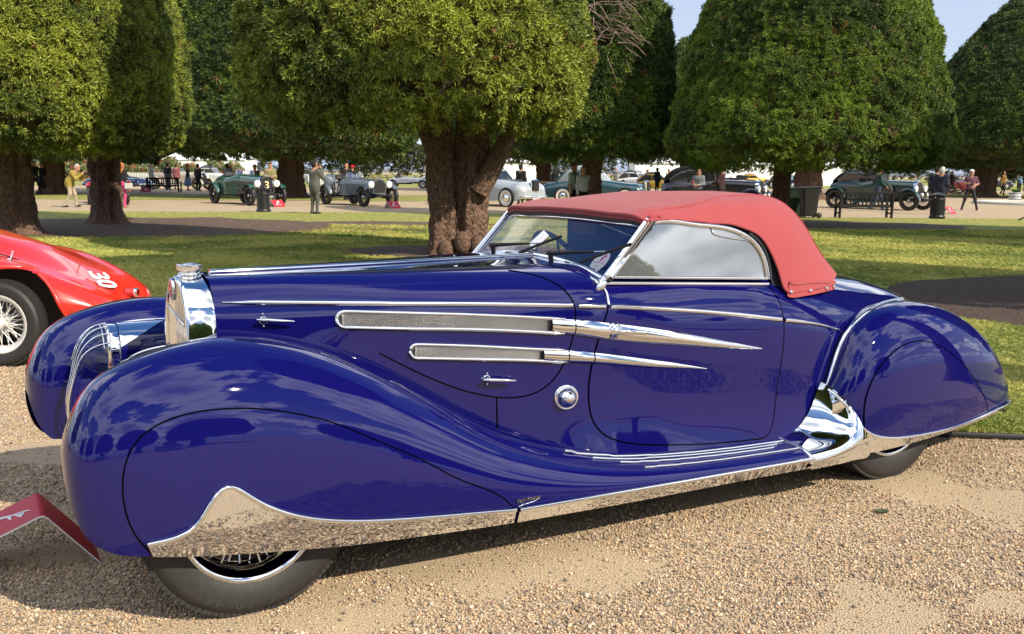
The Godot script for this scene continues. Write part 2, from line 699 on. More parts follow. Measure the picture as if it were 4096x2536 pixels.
# outer face of the wing as rows at even u
func wing_side(st: Array, u0: float, u1: float, du := 0.02, e := 2.25) -> SideFace:
	var s: Array = []
	var us: Array = []
	for q in st: us.append(q[0])
	for k in 8:
		var ys: Array = []
		for q in st: ys.append(q[k])
		s.append(Spl.new(us, ys))
	var o := SideFace.new()
	o.u0 = u0
	o.du = du
	for i in int(round((u1 - u0) / du)) + 1:
		var u := u0 + du * i
		var a: Array = []
		for k in 8: a.append(s[k].at(u))
		var sec := wing_section(a, 24, e)
		var p := PackedVector2Array()
		for q in sec.slice(4 + 24): p.append(Vector2(q.y, q.z))
		o.rows.append(p)
	return o

func gap_shade_line(called: String, pts: PackedVector2Array, f: Callable, parent: Node, closed := false, r := 0.0032, off := 0.0012, m: Material = null, flat := 0.6) -> void:  # thin dark tube laid on the skin, standing in for gap shade
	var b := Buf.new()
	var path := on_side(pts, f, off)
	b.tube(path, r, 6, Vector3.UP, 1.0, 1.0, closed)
	obj(called, b, m if m else M.gap_shade, parent)

func both(called: String, b: Buf, m: Material, parent: Node) -> MeshInstance3D:
	var o := obj(called, b, m, parent)
	var f := Buf.new()
	f.mirror(b)
	obj(called, f, m, parent)
	return o

func wire_wheel(parent: Node, at: Vector3, r_tyre: float, r_rim: float, width: float, rubber: Material, metal: Material, spokes: int, turn := 0.0) -> void:
	# axis along local z, outer face towards +z
	var x := Transform3D(Basis(Vector3.UP, turn) * Basis(Vector3.RIGHT, PI / 2), at)
	var h := width / 2
	var ty := Buf.new()
	var d := r_tyre - r_rim
	ty.lathe([[r_rim - 0.01, -h * 0.7], [r_rim + d * 0.18, -h * 0.92], [r_rim + d * 0.5, -h * 1.0], [r_rim + d * 0.82, -h * 0.86], [r_tyre - 0.012, -h * 0.68], [r_tyre - 0.003, -h * 0.5], [r_tyre, -h * 0.2], [r_tyre, h * 0.2], [r_tyre - 0.003, h * 0.5], [r_tyre - 0.012, h * 0.68], [r_rim + d * 0.82, h * 0.86], [r_rim + d * 0.72, h * 0.95], [r_rim + d * 0.69, h * 0.935], [r_rim + d * 0.5, h * 1.0], [r_rim + d * 0.18, h * 0.92], [r_rim - 0.01, h * 0.7]], 96, x)
	# tread blocks: cross bars standing out of the crown
	for k in 110:
		var a := TAU * k / 110
		for s in [-1, 1]:
			ty.box(x * Vector3(cos(a) * (r_tyre - 0.0070), s * h * 0.5, sin(a) * (r_tyre - 0.004)), Vector3(0.016, h * 0.36, r_tyre * TAU / 110 * 0.86), x.basis * Basis(Vector3.UP, -a + s * 0.25))
		ty.box(x * Vector3(cos(a) * (r_tyre - 0.0070), 0, sin(a) * (r_tyre - 0.0062)), Vector3(0.016, h * 0.3, r_tyre * TAU / 110 * 0.86), x.basis * Basis(Vector3.UP, -a))
	var wheel := Node3D.new()
	wheel.name = "wheel"
	parent.add_child(wheel, true)
	obj("tyre", ty, rubber, wheel)
	var rim := Buf.new()
	rim.lathe([[r_rim - 0.03, -h * 0.66], [r_rim + 0.008, -h * 0.74], [r_rim + 0.010, -h * 0.66], [r_rim - 0.022, -h * 0.5], [r_rim - 0.034, -h * 0.2], [r_rim - 0.034, h * 0.2], [r_rim - 0.022, h * 0.5], [r_rim + 0.002, h * 0.66], [r_rim + 0.012, h * 0.78], [r_rim + 0.006, h * 0.86], [r_rim - 0.006, h * 0.82], [r_rim - 0.014, h * 0.7], [r_rim - 0.03, h * 0.5], [r_rim - 0.045, h * 0.2], [r_rim - 0.045, -h * 0.2], [r_rim - 0.03, -h * 0.6]], 72, x)
	obj("rim", rim, metal, wheel)
	var hub := Buf.new()
	hub.lathe([[0.0, h * 1.02], [0.018, h * 1.0], [0.036, h * 0.92], [0.044, h * 0.8], [0.046, h * 0.55], [0.05, h * 0.5], [0.052, -h * 0.4], [0.075, -h * 0.5], [0.075, -h * 0.6], [0.0, -h * 0.6]], 32, x)
	for s in [-1, 1]:
		hub.box(x * Vector3(0.055 * s, h * 0.82, 0.0), Vector3(0.05, 0.012, 0.022), x.basis * Basis(Vector3.UP, 0.0), 0.003)
	obj("hub", hub, metal, wheel)
	for k in spokes:
		var a := TAU * k / spokes
		var sp := Buf.new()
		var lay := k % 4
		var da: float = 0.42 if lay % 2 == 0 else -0.42
		var y0: float = h * 0.45 if lay < 2 else -h * 0.4
		var y1: float = h * 0.25 if lay == 0 else (-h * 0.1 if lay == 1 else (h * 0.1 if lay == 2 else -h * 0.25))
		var rr := 0.048
		sp.tube([x * Vector3(cos(a + da) * rr, y0, sin(a + da) * rr), x * Vector3(cos(a) * (r_rim - 0.036), y1, sin(a) * (r_rim - 0.036))], 0.0044, 5, Vector3(0.3, 0.9, 0.2))
		obj("spoke", sp, metal, wheel)

func make_hero() -> void:
	M.blue = paint(0.0032, 0.0032, 0.076, 1.0, 0.03)
	M.blue.metallic_specular = 0.15
	M.chrome = mat(0.86, 0.87, 0.88, 0.035, 1.0)
	M.satin = mat(0.70, 0.70, 0.69, 0.22, 1.0)
	M.gap_shade = mat(0.0015, 0.0015, 0.002, 1.0)  # near-black tone painted for the shade inside gaps and seams
	M.gap_shade.metallic_specular = 0.0
	M.rubber = mat(1, 1, 1, 0.6)
	M.rubber.albedo_texture = noise_tex(0.05, 57, [[0.0, lin(0.011, 0.011, 0.011)], [0.55, lin(0.017, 0.0165, 0.016)], [0.75, lin(0.021, 0.0195, 0.018)], [1.0, lin(0.045, 0.039, 0.032)]], 256, false, 4, 6)
	M.rubber.uv1_triplanar = true
	M.rubber.uv1_scale = Vector3(2.2, 2.2, 2.2)
	M.black = mat(0.008, 0.008, 0.009, 0.5)
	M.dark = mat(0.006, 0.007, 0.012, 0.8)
	var red := mat(1, 1, 1, 0.85)
	red.albedo_texture = noise_tex(0.35, 51, [[0.0, lin(0.245, 0.029, 0.036)], [1.0, lin(0.32, 0.046, 0.053)]], 512, false, 4, 3)
	red.normal_enabled = true
	red.normal_texture = noise_tex(0.4, 52, [], 512, true, 6.0, 2)
	red.normal_scale = 0.35
	red.rim_enabled = true
	red.rim = 0.3
	red.uv1_triplanar = true
	red.uv1_scale = Vector3(3, 3, 3)
	M.canvas = red
	var gl := StandardMaterial3D.new()
	gl.transparency = BaseMaterial3D.TRANSPARENCY_ALPHA
	gl.albedo_color = Color(0.10, 0.20, 0.42, 0.26)
	gl.roughness = 0.0
	gl.metallic_specular = 0.5
	M.glass = gl
	var sg := StandardMaterial3D.new()
	sg.transparency = BaseMaterial3D.TRANSPARENCY_ALPHA
	sg.albedo_color = Color(0.62, 0.64, 0.66, 0.72)
	sg.roughness = 0.015
	sg.metallic = 0.75
	sg.metallic_specular = 1.0
	M.side_glass = sg

	var car := thing("vintage_car", "deep blue tourer with red fabric hood and chrome side flashes, nearest of all", "car", Vector3(-1.3416, 0, -3.9645), 0.5280)

	# ---- central body: bonnet, cowl, tub and tail
	var K: Array = [
		[0.10, [1.127, 0], [1.124, 0.09], [1.112, 0.15], [1.085, 0.182], [1.03, 0.222], [0.90, 0.25], [0.72, 0.27], [0.45, 0.28]],
		[0.35, [1.130, 0], [1.128, 0.12], [1.122, 0.20], [1.09, 0.245], [1.02, 0.288], [0.90, 0.312], [0.72, 0.33], [0.45, 0.34]],
		[0.75, [1.133, 0], [1.131, 0.16], [1.120, 0.29], [1.085, 0.348], [1.01, 0.399], [0.88, 0.415], [0.68, 0.42], [0.42, 0.43]],
		[1.20, [1.140, 0], [1.136, 0.22], [1.116, 0.405], [1.075, 0.470], [0.995, 0.522], [0.85, 0.532], [0.64, 0.53], [0.36, 0.545]],
		[1.62, [1.147, 0], [1.138, 0.28], [1.112, 0.505], [1.07, 0.585], [0.98, 0.638], [0.82, 0.641], [0.58, 0.632], [0.30, 0.675]],
		[2.10, [1.150, 0], [1.14, 0.30], [1.095, 0.54], [1.04, 0.625], [0.935, 0.672], [0.75, 0.682], [0.52, 0.668], [0.24, 0.715]],
		[2.60, [1.130, 0], [1.12, 0.32], [1.06, 0.56], [1.0, 0.648], [0.87, 0.700], [0.70, 0.708], [0.48, 0.695], [0.22, 0.725]],
		[3.00, [1.085, 0], [1.07, 0.30], [1.01, 0.52], [0.945, 0.61], [0.82, 0.678], [0.66, 0.695], [0.45, 0.69], [0.22, 0.70]],
		[3.45, [1.01, 0], [0.995, 0.27], [0.935, 0.45], [0.87, 0.535], [0.76, 0.60], [0.62, 0.625], [0.44, 0.63], [0.24, 0.62]],
		[3.85, [0.925, 0], [0.91, 0.23], [0.855, 0.38], [0.79, 0.455], [0.69, 0.51], [0.56, 0.535], [0.42, 0.54], [0.26, 0.53]],
		[4.20, [0.80, 0], [0.785, 0.18], [0.735, 0.30], [0.68, 0.365], [0.60, 0.41], [0.50, 0.43], [0.39, 0.435], [0.28, 0.42]],
		[4.45, [0.64, 0], [0.63, 0.13], [0.59, 0.22], [0.555, 0.265], [0.50, 0.295], [0.43, 0.31], [0.36, 0.31], [0.29, 0.30]],
		[4.60, [0.43, 0], [0.428, 0.07], [0.415, 0.12], [0.40, 0.145], [0.385, 0.16], [0.36, 0.165], [0.335, 0.165], [0.31, 0.16]]]
	var rows := loft_u(K, 0.10, 4.60, 0.025, 40)
	var sb := side_of(rows)
	var fb := func(u: float, v: float) -> float: return sb.at(u, v)
	var near := Buf.new()
	# the cockpit opening is left out between the windscreen and the folded edge of the hood
	var head := []
	var tub := []
	var tail := []
	for r in rows:
		if r[0].x <= 1.701: head.append(r)
		if r[0].x >= 1.699 and r[0].x <= 2.901: tub.append(r.slice(15))
		if r[0].x >= 2.899: tail.append(r)
	near.grid(head, false, true)
	near.grid(tub, false, true)
	near.grid(tail, false, true)
	var full := Buf.new()
	full.mirror(near)
	full.v.append_array(near.v); full.n.append_array(near.n); full.c.append_array(near.c); full.uv.append_array(near.uv)
	var off := full.v.size() - near.v.size()
	for i in near.ix: full.ix.append(i + off)
	obj("body", full, M.blue, car)
	hero_wings(car, fb)
	hero_trim(car, fb)
	hero_front(car)
	hero_top(car, fb)
	hero_cockpit(car)

func hero_wings(car: Node, fb: Callable) -> void:
	var F: Array = [
		[-0.508, 0.615, 0.665, 0.668, 0.60, 0.585, 0.660, 0.60],
		[-0.500, 0.675, 0.660, 0.735, 0.57, 0.50, 0.58, 0.57],
		[-0.482, 0.725, 0.655, 0.775, 0.56, 0.43, 0.535, 0.56],
		[-0.445, 0.800, 0.650, 0.810, 0.56, 0.365, 0.49, 0.56],
		[-0.385, 0.865, 0.645, 0.836, 0.56, 0.325, 0.46, 0.56],
		[-0.280, 0.917, 0.640, 0.858, 0.56, 0.305, 0.43, 0.55],
		[-0.120, 0.957, 0.630, 0.872, 0.56, 0.282, 0.41, 0.55],
		[0.050, 0.966, 0.620, 0.878, 0.55, 0.262, 0.40, 0.54],
		[0.250, 0.933, 0.610, 0.880, 0.52, 0.240, 0.39, 0.52],
		[0.450, 0.862, 0.600, 0.880, 0.47, 0.222, 0.39, 0.50],
		[0.650, 0.767, 0.595, 0.880, 0.40, 0.208, 0.42, 0.45],
		[0.850, 0.655, 0.595, 0.880, 0.34, 0.200, 0.47, 0.38],
		[1.050, 0.540, 0.600, 0.882, 0.295, 0.197, 0.52, 0.32],
		[1.250, 0.452, 0.620, 0.884, 0.272, 0.195, 0.56, 0.27],
		[1.500, 0.375, 0.650, 0.885, 0.255, 0.190, 0.59, 0.23],
		[1.900, 0.316, 0.680, 0.887, 0.245, 0.190, 0.61, 0.20],
		[2.300, 0.292, 0.700, 0.888, 0.240, 0.190, 0.63, 0.19],
		[2.660, 0.282, 0.715, 0.888, 0.238, 0.188, 0.65, 0.18]]
	var b := Buf.new()
	var rows := wing_rows(F, 130)
	b.grid(rows, false, true)
	b.fan(Array(rows[0]), rows[0][12])
	both("front_wing", b, M.blue, car)
	var sf := wing_side(F, -0.50, 2.66)
	var ff := func(u: float, v: float) -> float: return sf.at(u, v)
	M.ff = ff
	var R: Array = [
		[2.840, 0.40, 0.715, 0.722, 0.36, 0.185, 0.62, 0.30],
		[2.870, 0.455, 0.718, 0.745, 0.38, 0.185, 0.60, 0.32],
		[2.905, 0.525, 0.718, 0.782, 0.40, 0.187, 0.58, 0.36],
		[2.940, 0.600, 0.715, 0.812, 0.42, 0.188, 0.56, 0.42],
		[2.985, 0.690, 0.712, 0.838, 0.44, 0.190, 0.54, 0.48],
		[3.050, 0.775, 0.706, 0.860, 0.45, 0.192, 0.52, 0.54],
		[3.150, 0.840, 0.697, 0.880, 0.46, 0.196, 0.49, 0.58],
		[3.280, 0.884, 0.688, 0.890, 0.46, 0.204, 0.46, 0.60],
		[3.430, 0.899, 0.680, 0.893, 0.45, 0.217, 0.44, 0.60],
		[3.610, 0.886, 0.672, 0.890, 0.43, 0.232, 0.43, 0.58],
		[3.800, 0.842, 0.665, 0.878, 0.40, 0.246, 0.42, 0.54],
		[4.000, 0.757, 0.655, 0.852, 0.37, 0.260, 0.42, 0.48],
		[4.170, 0.640, 0.648, 0.815, 0.33, 0.262, 0.43, 0.42],
		[4.300, 0.500, 0.642, 0.770, 0.29, 0.245, 0.46, 0.36],
		[4.380, 0.375, 0.640, 0.720, 0.26, 0.220, 0.52, 0.30],
		[4.420, 0.270, 0.640, 0.670, 0.24, 0.205, 0.60, 0.25]]
	var rb := Buf.new()
	var rr := wing_rows(R, 110)
	rb.grid(rr, false, true)
	rb.fan(Array(rr[rr.size() - 1]), rr[rr.size() - 1][16], true)
	both("rear_wing", rb, M.blue, car)
	var sr := wing_side(R, 2.86, 4.42)
	var fr := func(u: float, v: float) -> float: return sr.at(u, v)
	M.fr = fr
	# chrome piping along both wings where they meet the body
	var pf: Array = []
	for i in rows.size():
		if rows[i][16].x > -0.2 and rows[i][16].x < 2.62:
			var p: Vector3 = rows[i][12] if rows[i][12].x < 0.55 else rows[i][14]
			pf.append(p + Vector3(0, 0.003, 0))
	var pb := Buf.new()
	pb.tube(pf, 0.0045, 7)
	both("wing_piping", pb, M.chrome, car)
	var pr: Array = []
	for p in [[2.895, 0.47], [2.925, 0.56], [2.965, 0.662], [3.02, 0.755], [3.10, 0.818], [3.22, 0.868], [3.36, 0.896], [3.5, 0.905]]: pr.append(Vector3(p[0], p[1], 0.0))
	var pr2: Array = []
	for p in spline_pts(pr, 40):
		var w: float = lerpf(0.722, 0.66, smoothstep(2.9, 3.5, p.x))
		pr2.append(Vector3(p.x, p.y, w))
	var bead := Buf.new()
	bead.tube(pr2, 0.011, 8)
	both("rear_wing_bead", bead, M.chrome, car)

	# wheel spats, each a panel standing a little proud of its wing
	var sp := curve2([[1.052, 0.262], [1.0, 0.312], [0.84, 0.397], [0.67, 0.502], [0.50, 0.594], [0.35, 0.672], [0.20, 0.727], [0.06, 0.758], [-0.08, 0.767], [-0.21, 0.748], [-0.29, 0.705], [-0.335, 0.64], [-0.352, 0.56], [-0.345, 0.46], [-0.315, 0.375], [-0.27, 0.312]], 90)
	sp.append_array(PackedVector2Array([Vector2(0.04, 0.268), Vector2(0.39, 0.23), Vector2(0.75, 0.21), Vector2(1.052, 0.2)]))
	var pt := Buf.new()
	patch(pt, sp, ff, 0.004, 0.035, 0.006)
	obj("wheel_spat", pt, M.blue, car)
	gap_shade_line("spat_gap_shade", sp.slice(0, 91), ff, car, false, 0.0030, 0.003)
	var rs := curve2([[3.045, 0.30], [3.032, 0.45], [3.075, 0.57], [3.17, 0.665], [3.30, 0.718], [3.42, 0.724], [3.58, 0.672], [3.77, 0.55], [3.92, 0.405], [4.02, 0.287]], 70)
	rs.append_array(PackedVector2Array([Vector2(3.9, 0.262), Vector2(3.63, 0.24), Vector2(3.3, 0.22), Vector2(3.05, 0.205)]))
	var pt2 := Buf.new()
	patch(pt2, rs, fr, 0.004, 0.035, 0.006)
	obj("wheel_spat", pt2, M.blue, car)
	gap_shade_line("spat_gap_shade", rs.slice(0, 71), fr, car, false, 0.0030, 0.003)

	# chrome skirts low on the side
	var top1 := curve2([[-0.285, 0.352], [-0.23, 0.358], [-0.16, 0.378], [-0.10, 0.447], [-0.055, 0.503], [-0.03, 0.512], [0.0, 0.498], [0.06, 0.450], [0.18, 0.381], [0.38, 0.324], [0.66, 0.288], [1.062, 0.254]], 80)
	var sk := top1.duplicate()
	for p in [[1.062, 0.196], [0.75, 0.209], [0.39, 0.227], [0.04, 0.264], [-0.15, 0.288], [-0.27, 0.306]]: sk.append(Vector2(p[0], p[1]))
	var cb := Buf.new()
	patch(cb, sk, ff, 0.010, 0.03, 0.010)
	obj("chrome_skirt", cb, M.chrome, car)
	var cm := Buf.new()
	cm.tube(on_side(top1, ff, 0.010), 0.0085, 8)
	obj("skirt_moulding", cm, M.chrome, car)
	var lo1 := PackedVector2Array()
	var up1 := PackedVector2Array()
	for i in 41:
		var u := lerpf(1.078, 2.66, i / 40.0)
		up1.append(Vector2(u, lerpf(0.252, 0.236, i / 40.0)))
		lo1.append(Vector2(u, lerpf(0.194, 0.184, i / 40.0)))
	var sl := up1.duplicate()
	sl.append_array(rev(lo1))
	var sbuf := Buf.new()
	patch(sbuf, sl, ff, 0.010, 0.05, 0.010)
	obj("chrome_sill", sbuf, M.chrome, car)
	var sm := Buf.new()
	sm.tube(on_side(up1, ff, 0.010), 0.0095, 8)
	obj("sill_moulding", sm, M.chrome, car)
	# rear chrome, from the stone guard back to the tail
	var g := curve2([[2.90, 0.505], [2.935, 0.455], [2.97, 0.40], [3.02, 0.335], [3.06, 0.303], [3.12, 0.278], [3.31, 0.254], [3.63, 0.254], [4.02, 0.285], [4.2, 0.30], [4.33, 0.30]], 70)
	var rc := g.duplicate()
	for p in [[4.33, 0.275], [4.2, 0.278], [4.03, 0.264], [3.7, 0.238], [3.47, 0.222], [3.04, 0.192], [2.90, 0.187]]: rc.append(Vector2(p[0], p[1]))
	var rcb := Buf.new()
	patch(rcb, rc, fr, 0.010, 0.035, 0.010)
	obj("rear_chrome_skirt", rcb, M.chrome, car)
	var rcm := Buf.new()
	rcm.tube(on_side(g, fr, 0.010), 0.0075, 8)
	obj("skirt_moulding", rcm, M.chrome, car)
	gap_shade_line("skirt_gap_shade", PackedVector2Array([Vector2(3.05, 0.305), Vector2(3.055, 0.25), Vector2(3.06, 0.196)]), fr, car, false, 0.003, 0.011)
	gap_shade_line("skirt_gap_shade", PackedVector2Array([Vector2(1.068, 0.262), Vector2(1.070, 0.23), Vector2(1.070, 0.193)]), ff, car, false, 0.004, 0.010)
	# stone guard: a chrome cove that sweeps up from the running board to the wing
	var gd := Buf.new()
	var gr: Array = []
	gr.append([Vector3(2.625, 0.292, 0.705), Vector3(2.63, 0.283, 0.77), Vector3(2.635, 0.272, 0.84), Vector3(2.64, 0.245, 0.892), Vector3(2.64, 0.215, 0.900), Vector3(2.64, 0.184, 0.898)])
	gr.append([Vector3(2.72, 0.318, 0.71), Vector3(2.735, 0.30, 0.77), Vector3(2.75, 0.278, 0.84), Vector3(2.765, 0.252, 0.895), Vector3(2.765, 0.22, 0.903), Vector3(2.765, 0.185, 0.898)])
	gr.append([Vector3(2.78, 0.362, 0.71), Vector3(2.815, 0.335, 0.77), Vector3(2.845, 0.30, 0.84), Vector3(2.87, 0.268, 0.898), Vector3(2.87, 0.23, 0.903), Vector3(2.87, 0.187, 0.898)])
	gr.append([Vector3(2.825, 0.425, 0.712), Vector3(2.87, 0.392, 0.765), Vector3(2.91, 0.352, 0.825), Vector3(2.95, 0.31, 0.885), Vector3(2.96, 0.25, 0.898), Vector3(2.96, 0.19, 0.897)])
	gr.append([Vector3(2.855, 0.50, 0.715), Vector3(2.89, 0.487, 0.752), Vector3(2.92, 0.445, 0.80), Vector3(2.965, 0.39, 0.853), Vector3(3.0, 0.29, 0.888), Vector3(3.03, 0.193, 0.894)])
	gr.append([Vector3(2.87, 0.545, 0.722), Vector3(2.892, 0.53, 0.745), Vector3(2.922, 0.495, 0.79), Vector3(2.965, 0.425, 0.842), Vector3(3.01, 0.335, 0.875), Vector3(3.045, 0.20, 0.892)])
	gd.grid(net(gr, 40, 30), false, true)
	obj("stone_guard", gd, M.chrome, car)
	var ge := Buf.new()
	ge.tube(spline_pts(gr[0].slice(0, 5), 24), 0.010, 8)
	obj("guard_edge", ge, M.chrome, car)
	# polished strips on the running board
	for s in [[1.38, 2.62, 0.735, 0.012], [1.50, 2.55, 0.765, 0.010], [1.62, 2.50, 0.795, 0.010], [1.72, 2.62, 0.835, 0.009]]:
		var pth: Array = []
		for i in 41:
			var u: float = lerpf(s[0], s[1], i / 40.0)
			pth.append(Vector3(u, run_top(rows, u, s[2]) + 0.003, s[2]))
		var st := Buf.new()
		st.tube(pth, s[3] * 0.62, 7)
		obj("running_board_strip", st, M.chrome, car)
	# wheels
	for q in [[0.075, 0.705], [3.365, 0.700]]:
		for s in [1, -1]:
			wire_wheel(car, Vector3(q[0], 0.370, q[1] * s), 0.374, 0.243, 0.15, M.rubber, M.chrome if s > 0 else M.satin, 36 if s > 0 else 0, 0.0 if s > 0 else PI)
	# raised size marks on the front tyre
	var size_marks := "5.50-18"
	for i in size_marks.length():
		var a := -PI / 2 + 0.16 - 0.115 * i
		text_on(car, "tyre_lettering", size_marks[i], 0.034, tint("2c2b2a"), Transform3D(Basis(Vector3.BACK, a - PI / 2), Vector3(0.075 + cos(a) * 0.322, 0.370 + sin(a) * 0.322, 0.777)))
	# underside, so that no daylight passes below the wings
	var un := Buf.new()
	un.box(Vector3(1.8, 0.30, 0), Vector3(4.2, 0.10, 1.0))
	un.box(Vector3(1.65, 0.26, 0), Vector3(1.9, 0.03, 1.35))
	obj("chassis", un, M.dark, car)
	# maker's script low on the wing, with its underline
	var tm := TextMesh.new()
	tm.text = "Vanvooren"
	var sf2 := SystemFont.new()
	sf2.font_names = PackedStringArray(["Droid Serif"])
	sf2.font_italic = true
	tm.font = sf2
	tm.font_size = 48
	tm.pixel_size = 0.00042
	tm.depth = 0.006
	tm.curve_step = 2.0
	var tn := MeshInstance3D.new()
	tn.mesh = tm
	tn.material_override = M.chrome
	tn.name = "maker_script"
	tn.position = Vector3(1.117, 0.288, ff.call(1.117, 0.288) + 0.004)
	tn.rotation = Vector3(0, 0, 0.05)
	car.add_child(tn, true)
	var ul := Buf.new()
	ul.tube(on_side(PackedVector2Array([Vector2(1.075, 0.262), Vector2(1.10, 0.268), Vector2(1.14, 0.272), Vector2(1.165, 0.281), Vector2(1.170, 0.288)]), ff, 0.003), 0.0022, 6)
	obj("script_underline", ul, M.chrome, car)

func run_top(rows: Array, u: float, w: float) -> float:
	for i in rows.size() - 1:
		if rows[i][18].x <= u and rows[i + 1][18].x >= u:
			for j in range(5, rows[i].size() - 1):
				if rows[i][j].z <= w and rows[i][j + 1].z >= w:
					return lerpf(rows[i][j].y, rows[i][j + 1].y, (w - rows[i][j].z) / maxf(rows[i][j + 1].z - rows[i][j].z, 1e-5))
	return 0.28

func hero_trim(car: Node, fb: Callable) -> void:
	# door: a panel of its own with a dark tube round it for the shut-line shade
	var dp := curve2([[1.650, 1.055], [1.655, 1.0], [1.632, 0.927], [1.598, 0.802], [1.575, 0.66], [1.574, 0.56], [1.590, 0.485], [1.635, 0.425], [1.731, 0.382], [1.909, 0.350], [2.235, 0.318], [2.46, 0.308], [2.545, 0.320], [2.578, 0.37], [2.593, 0.44], [2.606, 0.589], [2.615, 0.729], [2.618, 0.869], [2.602, 0.965], [2.575, 1.03]], 110)
	var db := Buf.new()
	patch(db, dp, fb, 0.004, 0.04, 0.006)
	obj("door", db, M.blue, car)
	gap_shade_line("door_gap_shade", dp, fb, car, false, 0.0030, 0.003)
	# shade of the bonnet shut line and short joint, laid on as dark tubes
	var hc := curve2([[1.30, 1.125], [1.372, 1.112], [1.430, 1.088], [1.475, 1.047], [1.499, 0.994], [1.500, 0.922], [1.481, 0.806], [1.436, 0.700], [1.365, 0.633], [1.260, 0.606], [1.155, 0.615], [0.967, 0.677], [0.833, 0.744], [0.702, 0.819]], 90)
	gap_shade_line("bonnet_gap_shade", hc, fb, car, false, 0.0030, 0.001)
	gap_shade_line("panel_gap_shade", PackedVector2Array([Vector2(1.176, 0.610), Vector2(1.177, 0.55), Vector2(1.177, 0.48)]), fb, car, false, 0.0032, 0.001)
	# chrome belt strip in three lengths
	var belt := curve2([[0.131, 1.035], [0.389, 1.026], [0.704, 1.016], [1.034, 1.006], [1.378, 0.993], [1.651, 0.978], [1.976, 0.948], [2.326, 0.907], [2.627, 0.863], [2.857, 0.825], [3.03, 0.782]], 120)
	for seg in [[0.13, 1.494], [1.504, 1.645], [1.66, 2.612], [2.624, 3.03]]:
		var q := PackedVector2Array()
		for p in belt:
			if p.x >= seg[0] and p.x <= seg[1]: q.append(p)
		var rad: Array = []
		for p in q: rad.append(0.0115 * clampf(minf((p.x - 0.12) / 0.12, (3.2 - p.x) / 0.5), 0.25, 1.0))
		var b := Buf.new()
		b.tube(on_side(q, fb, 0.003), rad, 8)
		obj("belt_strip", b, M.chrome, car)
	# bonnet side vents with chrome surround and wire mesh, running out in chrome spears
	hero_vent(car, fb, [[0.545, 0.957], [0.575, 0.988], [0.867, 0.973], [1.205, 0.952], [1.45, 0.933]], [[0.575, 0.926], [0.867, 0.911], [1.205, 0.893], [1.45, 0.872]], 1.385)
	hero_vent(car, fb, [[0.825, 0.820], [0.852, 0.848], [1.10, 0.830], [1.363, 0.807], [1.46, 0.800]], [[0.852, 0.791], [1.10, 0.775], [1.364, 0.757], [1.455, 0.748]], 1.355)
	hero_spear(car, fb, [[1.40, 0.937], [1.495, 0.929], [1.655, 0.908], [1.980, 0.852], [2.25, 0.793], [2.486, 0.741]], [[1.40, 0.878], [1.495, 0.867], [1.655, 0.838], [1.980, 0.793], [2.25, 0.758], [2.486, 0.737]])
	hero_spear(car, fb, [[1.37, 0.808], [1.461, 0.801], [1.588, 0.784], [1.873, 0.733], [2.04, 0.70], [2.176, 0.670]], [[1.37, 0.757], [1.453, 0.748], [1.583, 0.737], [1.873, 0.698], [2.04, 0.681], [2.176, 0.666]])
	# dark tubes carry the painted shut-line shade across the chrome spears
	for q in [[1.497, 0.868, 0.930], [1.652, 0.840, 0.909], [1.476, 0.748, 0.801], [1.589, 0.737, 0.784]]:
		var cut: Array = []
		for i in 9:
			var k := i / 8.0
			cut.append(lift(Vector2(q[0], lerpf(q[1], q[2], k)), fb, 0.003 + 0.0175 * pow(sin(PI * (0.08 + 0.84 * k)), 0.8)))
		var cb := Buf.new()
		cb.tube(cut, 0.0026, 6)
		obj("spear_gap_shade", cb, M.gap_shade, car)
	# door handle on the upper spear
	var hb := Buf.new()
	var p0 := lift(Vector2(1.672, 0.877), fb, 0.012)
	var n0 := slope(Vector2(1.672, 0.877), fb)
	var bs := Basis(Quaternion(Vector3.UP, n0))
	hb.lathe([[0.0, 0.022], [0.012, 0.021], [0.016, 0.014], [0.022, 0.013], [0.026, 0.006], [0.034, 0.004], [0.036, -0.006]], 24, Transform3D(bs, p0))
	var hp: Array = []
	for q in [[1.69, 0.874, 0.022], [1.72, 0.873, 0.03], [1.77, 0.868, 0.032], [1.82, 0.861, 0.026]]: hp.append(lift(Vector2(q[0], q[1]), fb, q[2]))
	hb.tube(spline_pts(hp, 14), 0.010, 8, Vector3.UP, 0.6, 1.0)
	obj("door_handle", hb, M.chrome, car)
	# bonnet catches
	for q in [[0.272, 0.963], [1.135, 0.692]]:
		var lb := Buf.new()
		var c0 := lift(Vector2(q[0], q[1]), fb, 0.004)
		var nn := slope(Vector2(q[0], q[1]), fb)
		lb.lathe([[0.0, 0.03], [0.009, 0.03], [0.010, 0.0], [0.016, -0.002]], 14, Transform3D(Basis(Quaternion(Vector3.UP, nn)), c0))
		var hp2: Array = []
		for t in 9:
			var k := t / 8.0
			hp2.append(lift(Vector2(q[0] - 0.022 + 0.135 * k, q[1] + 0.002 - 0.010 * k), fb, 0.034))
		lb.tube(hp2, [0.004, 0.008, 0.0095, 0.0095, 0.009, 0.0085, 0.0075, 0.006, 0.003], 8)
		lb.sphere(lift(Vector2(q[0], q[1] + 0.024), fb, 0.010), Vector3(0.0045, 0.0045, 0.0045), 6, 8)
		lb.sphere(lift(Vector2(q[0] - 0.022, q[1] + 0.004), fb, 0.008), Vector3(0.004, 0.004, 0.004), 6, 8)
		lb.sphere(lift(Vector2(q[0], q[1] - 0.022), fb, 0.010), Vector3(0.0045, 0.0045, 0.0045), 6, 8)
		obj("bonnet_catch", lb, M.chrome, car)
	# round chrome indicator in the scuttle side
	var c := Vector2(1.470, 0.595)
	var x := Transform3D(Basis(Quaternion(Vector3.UP, slope(c, fb))), lift(c, fb, 0.0))
	var ib := Buf.new()
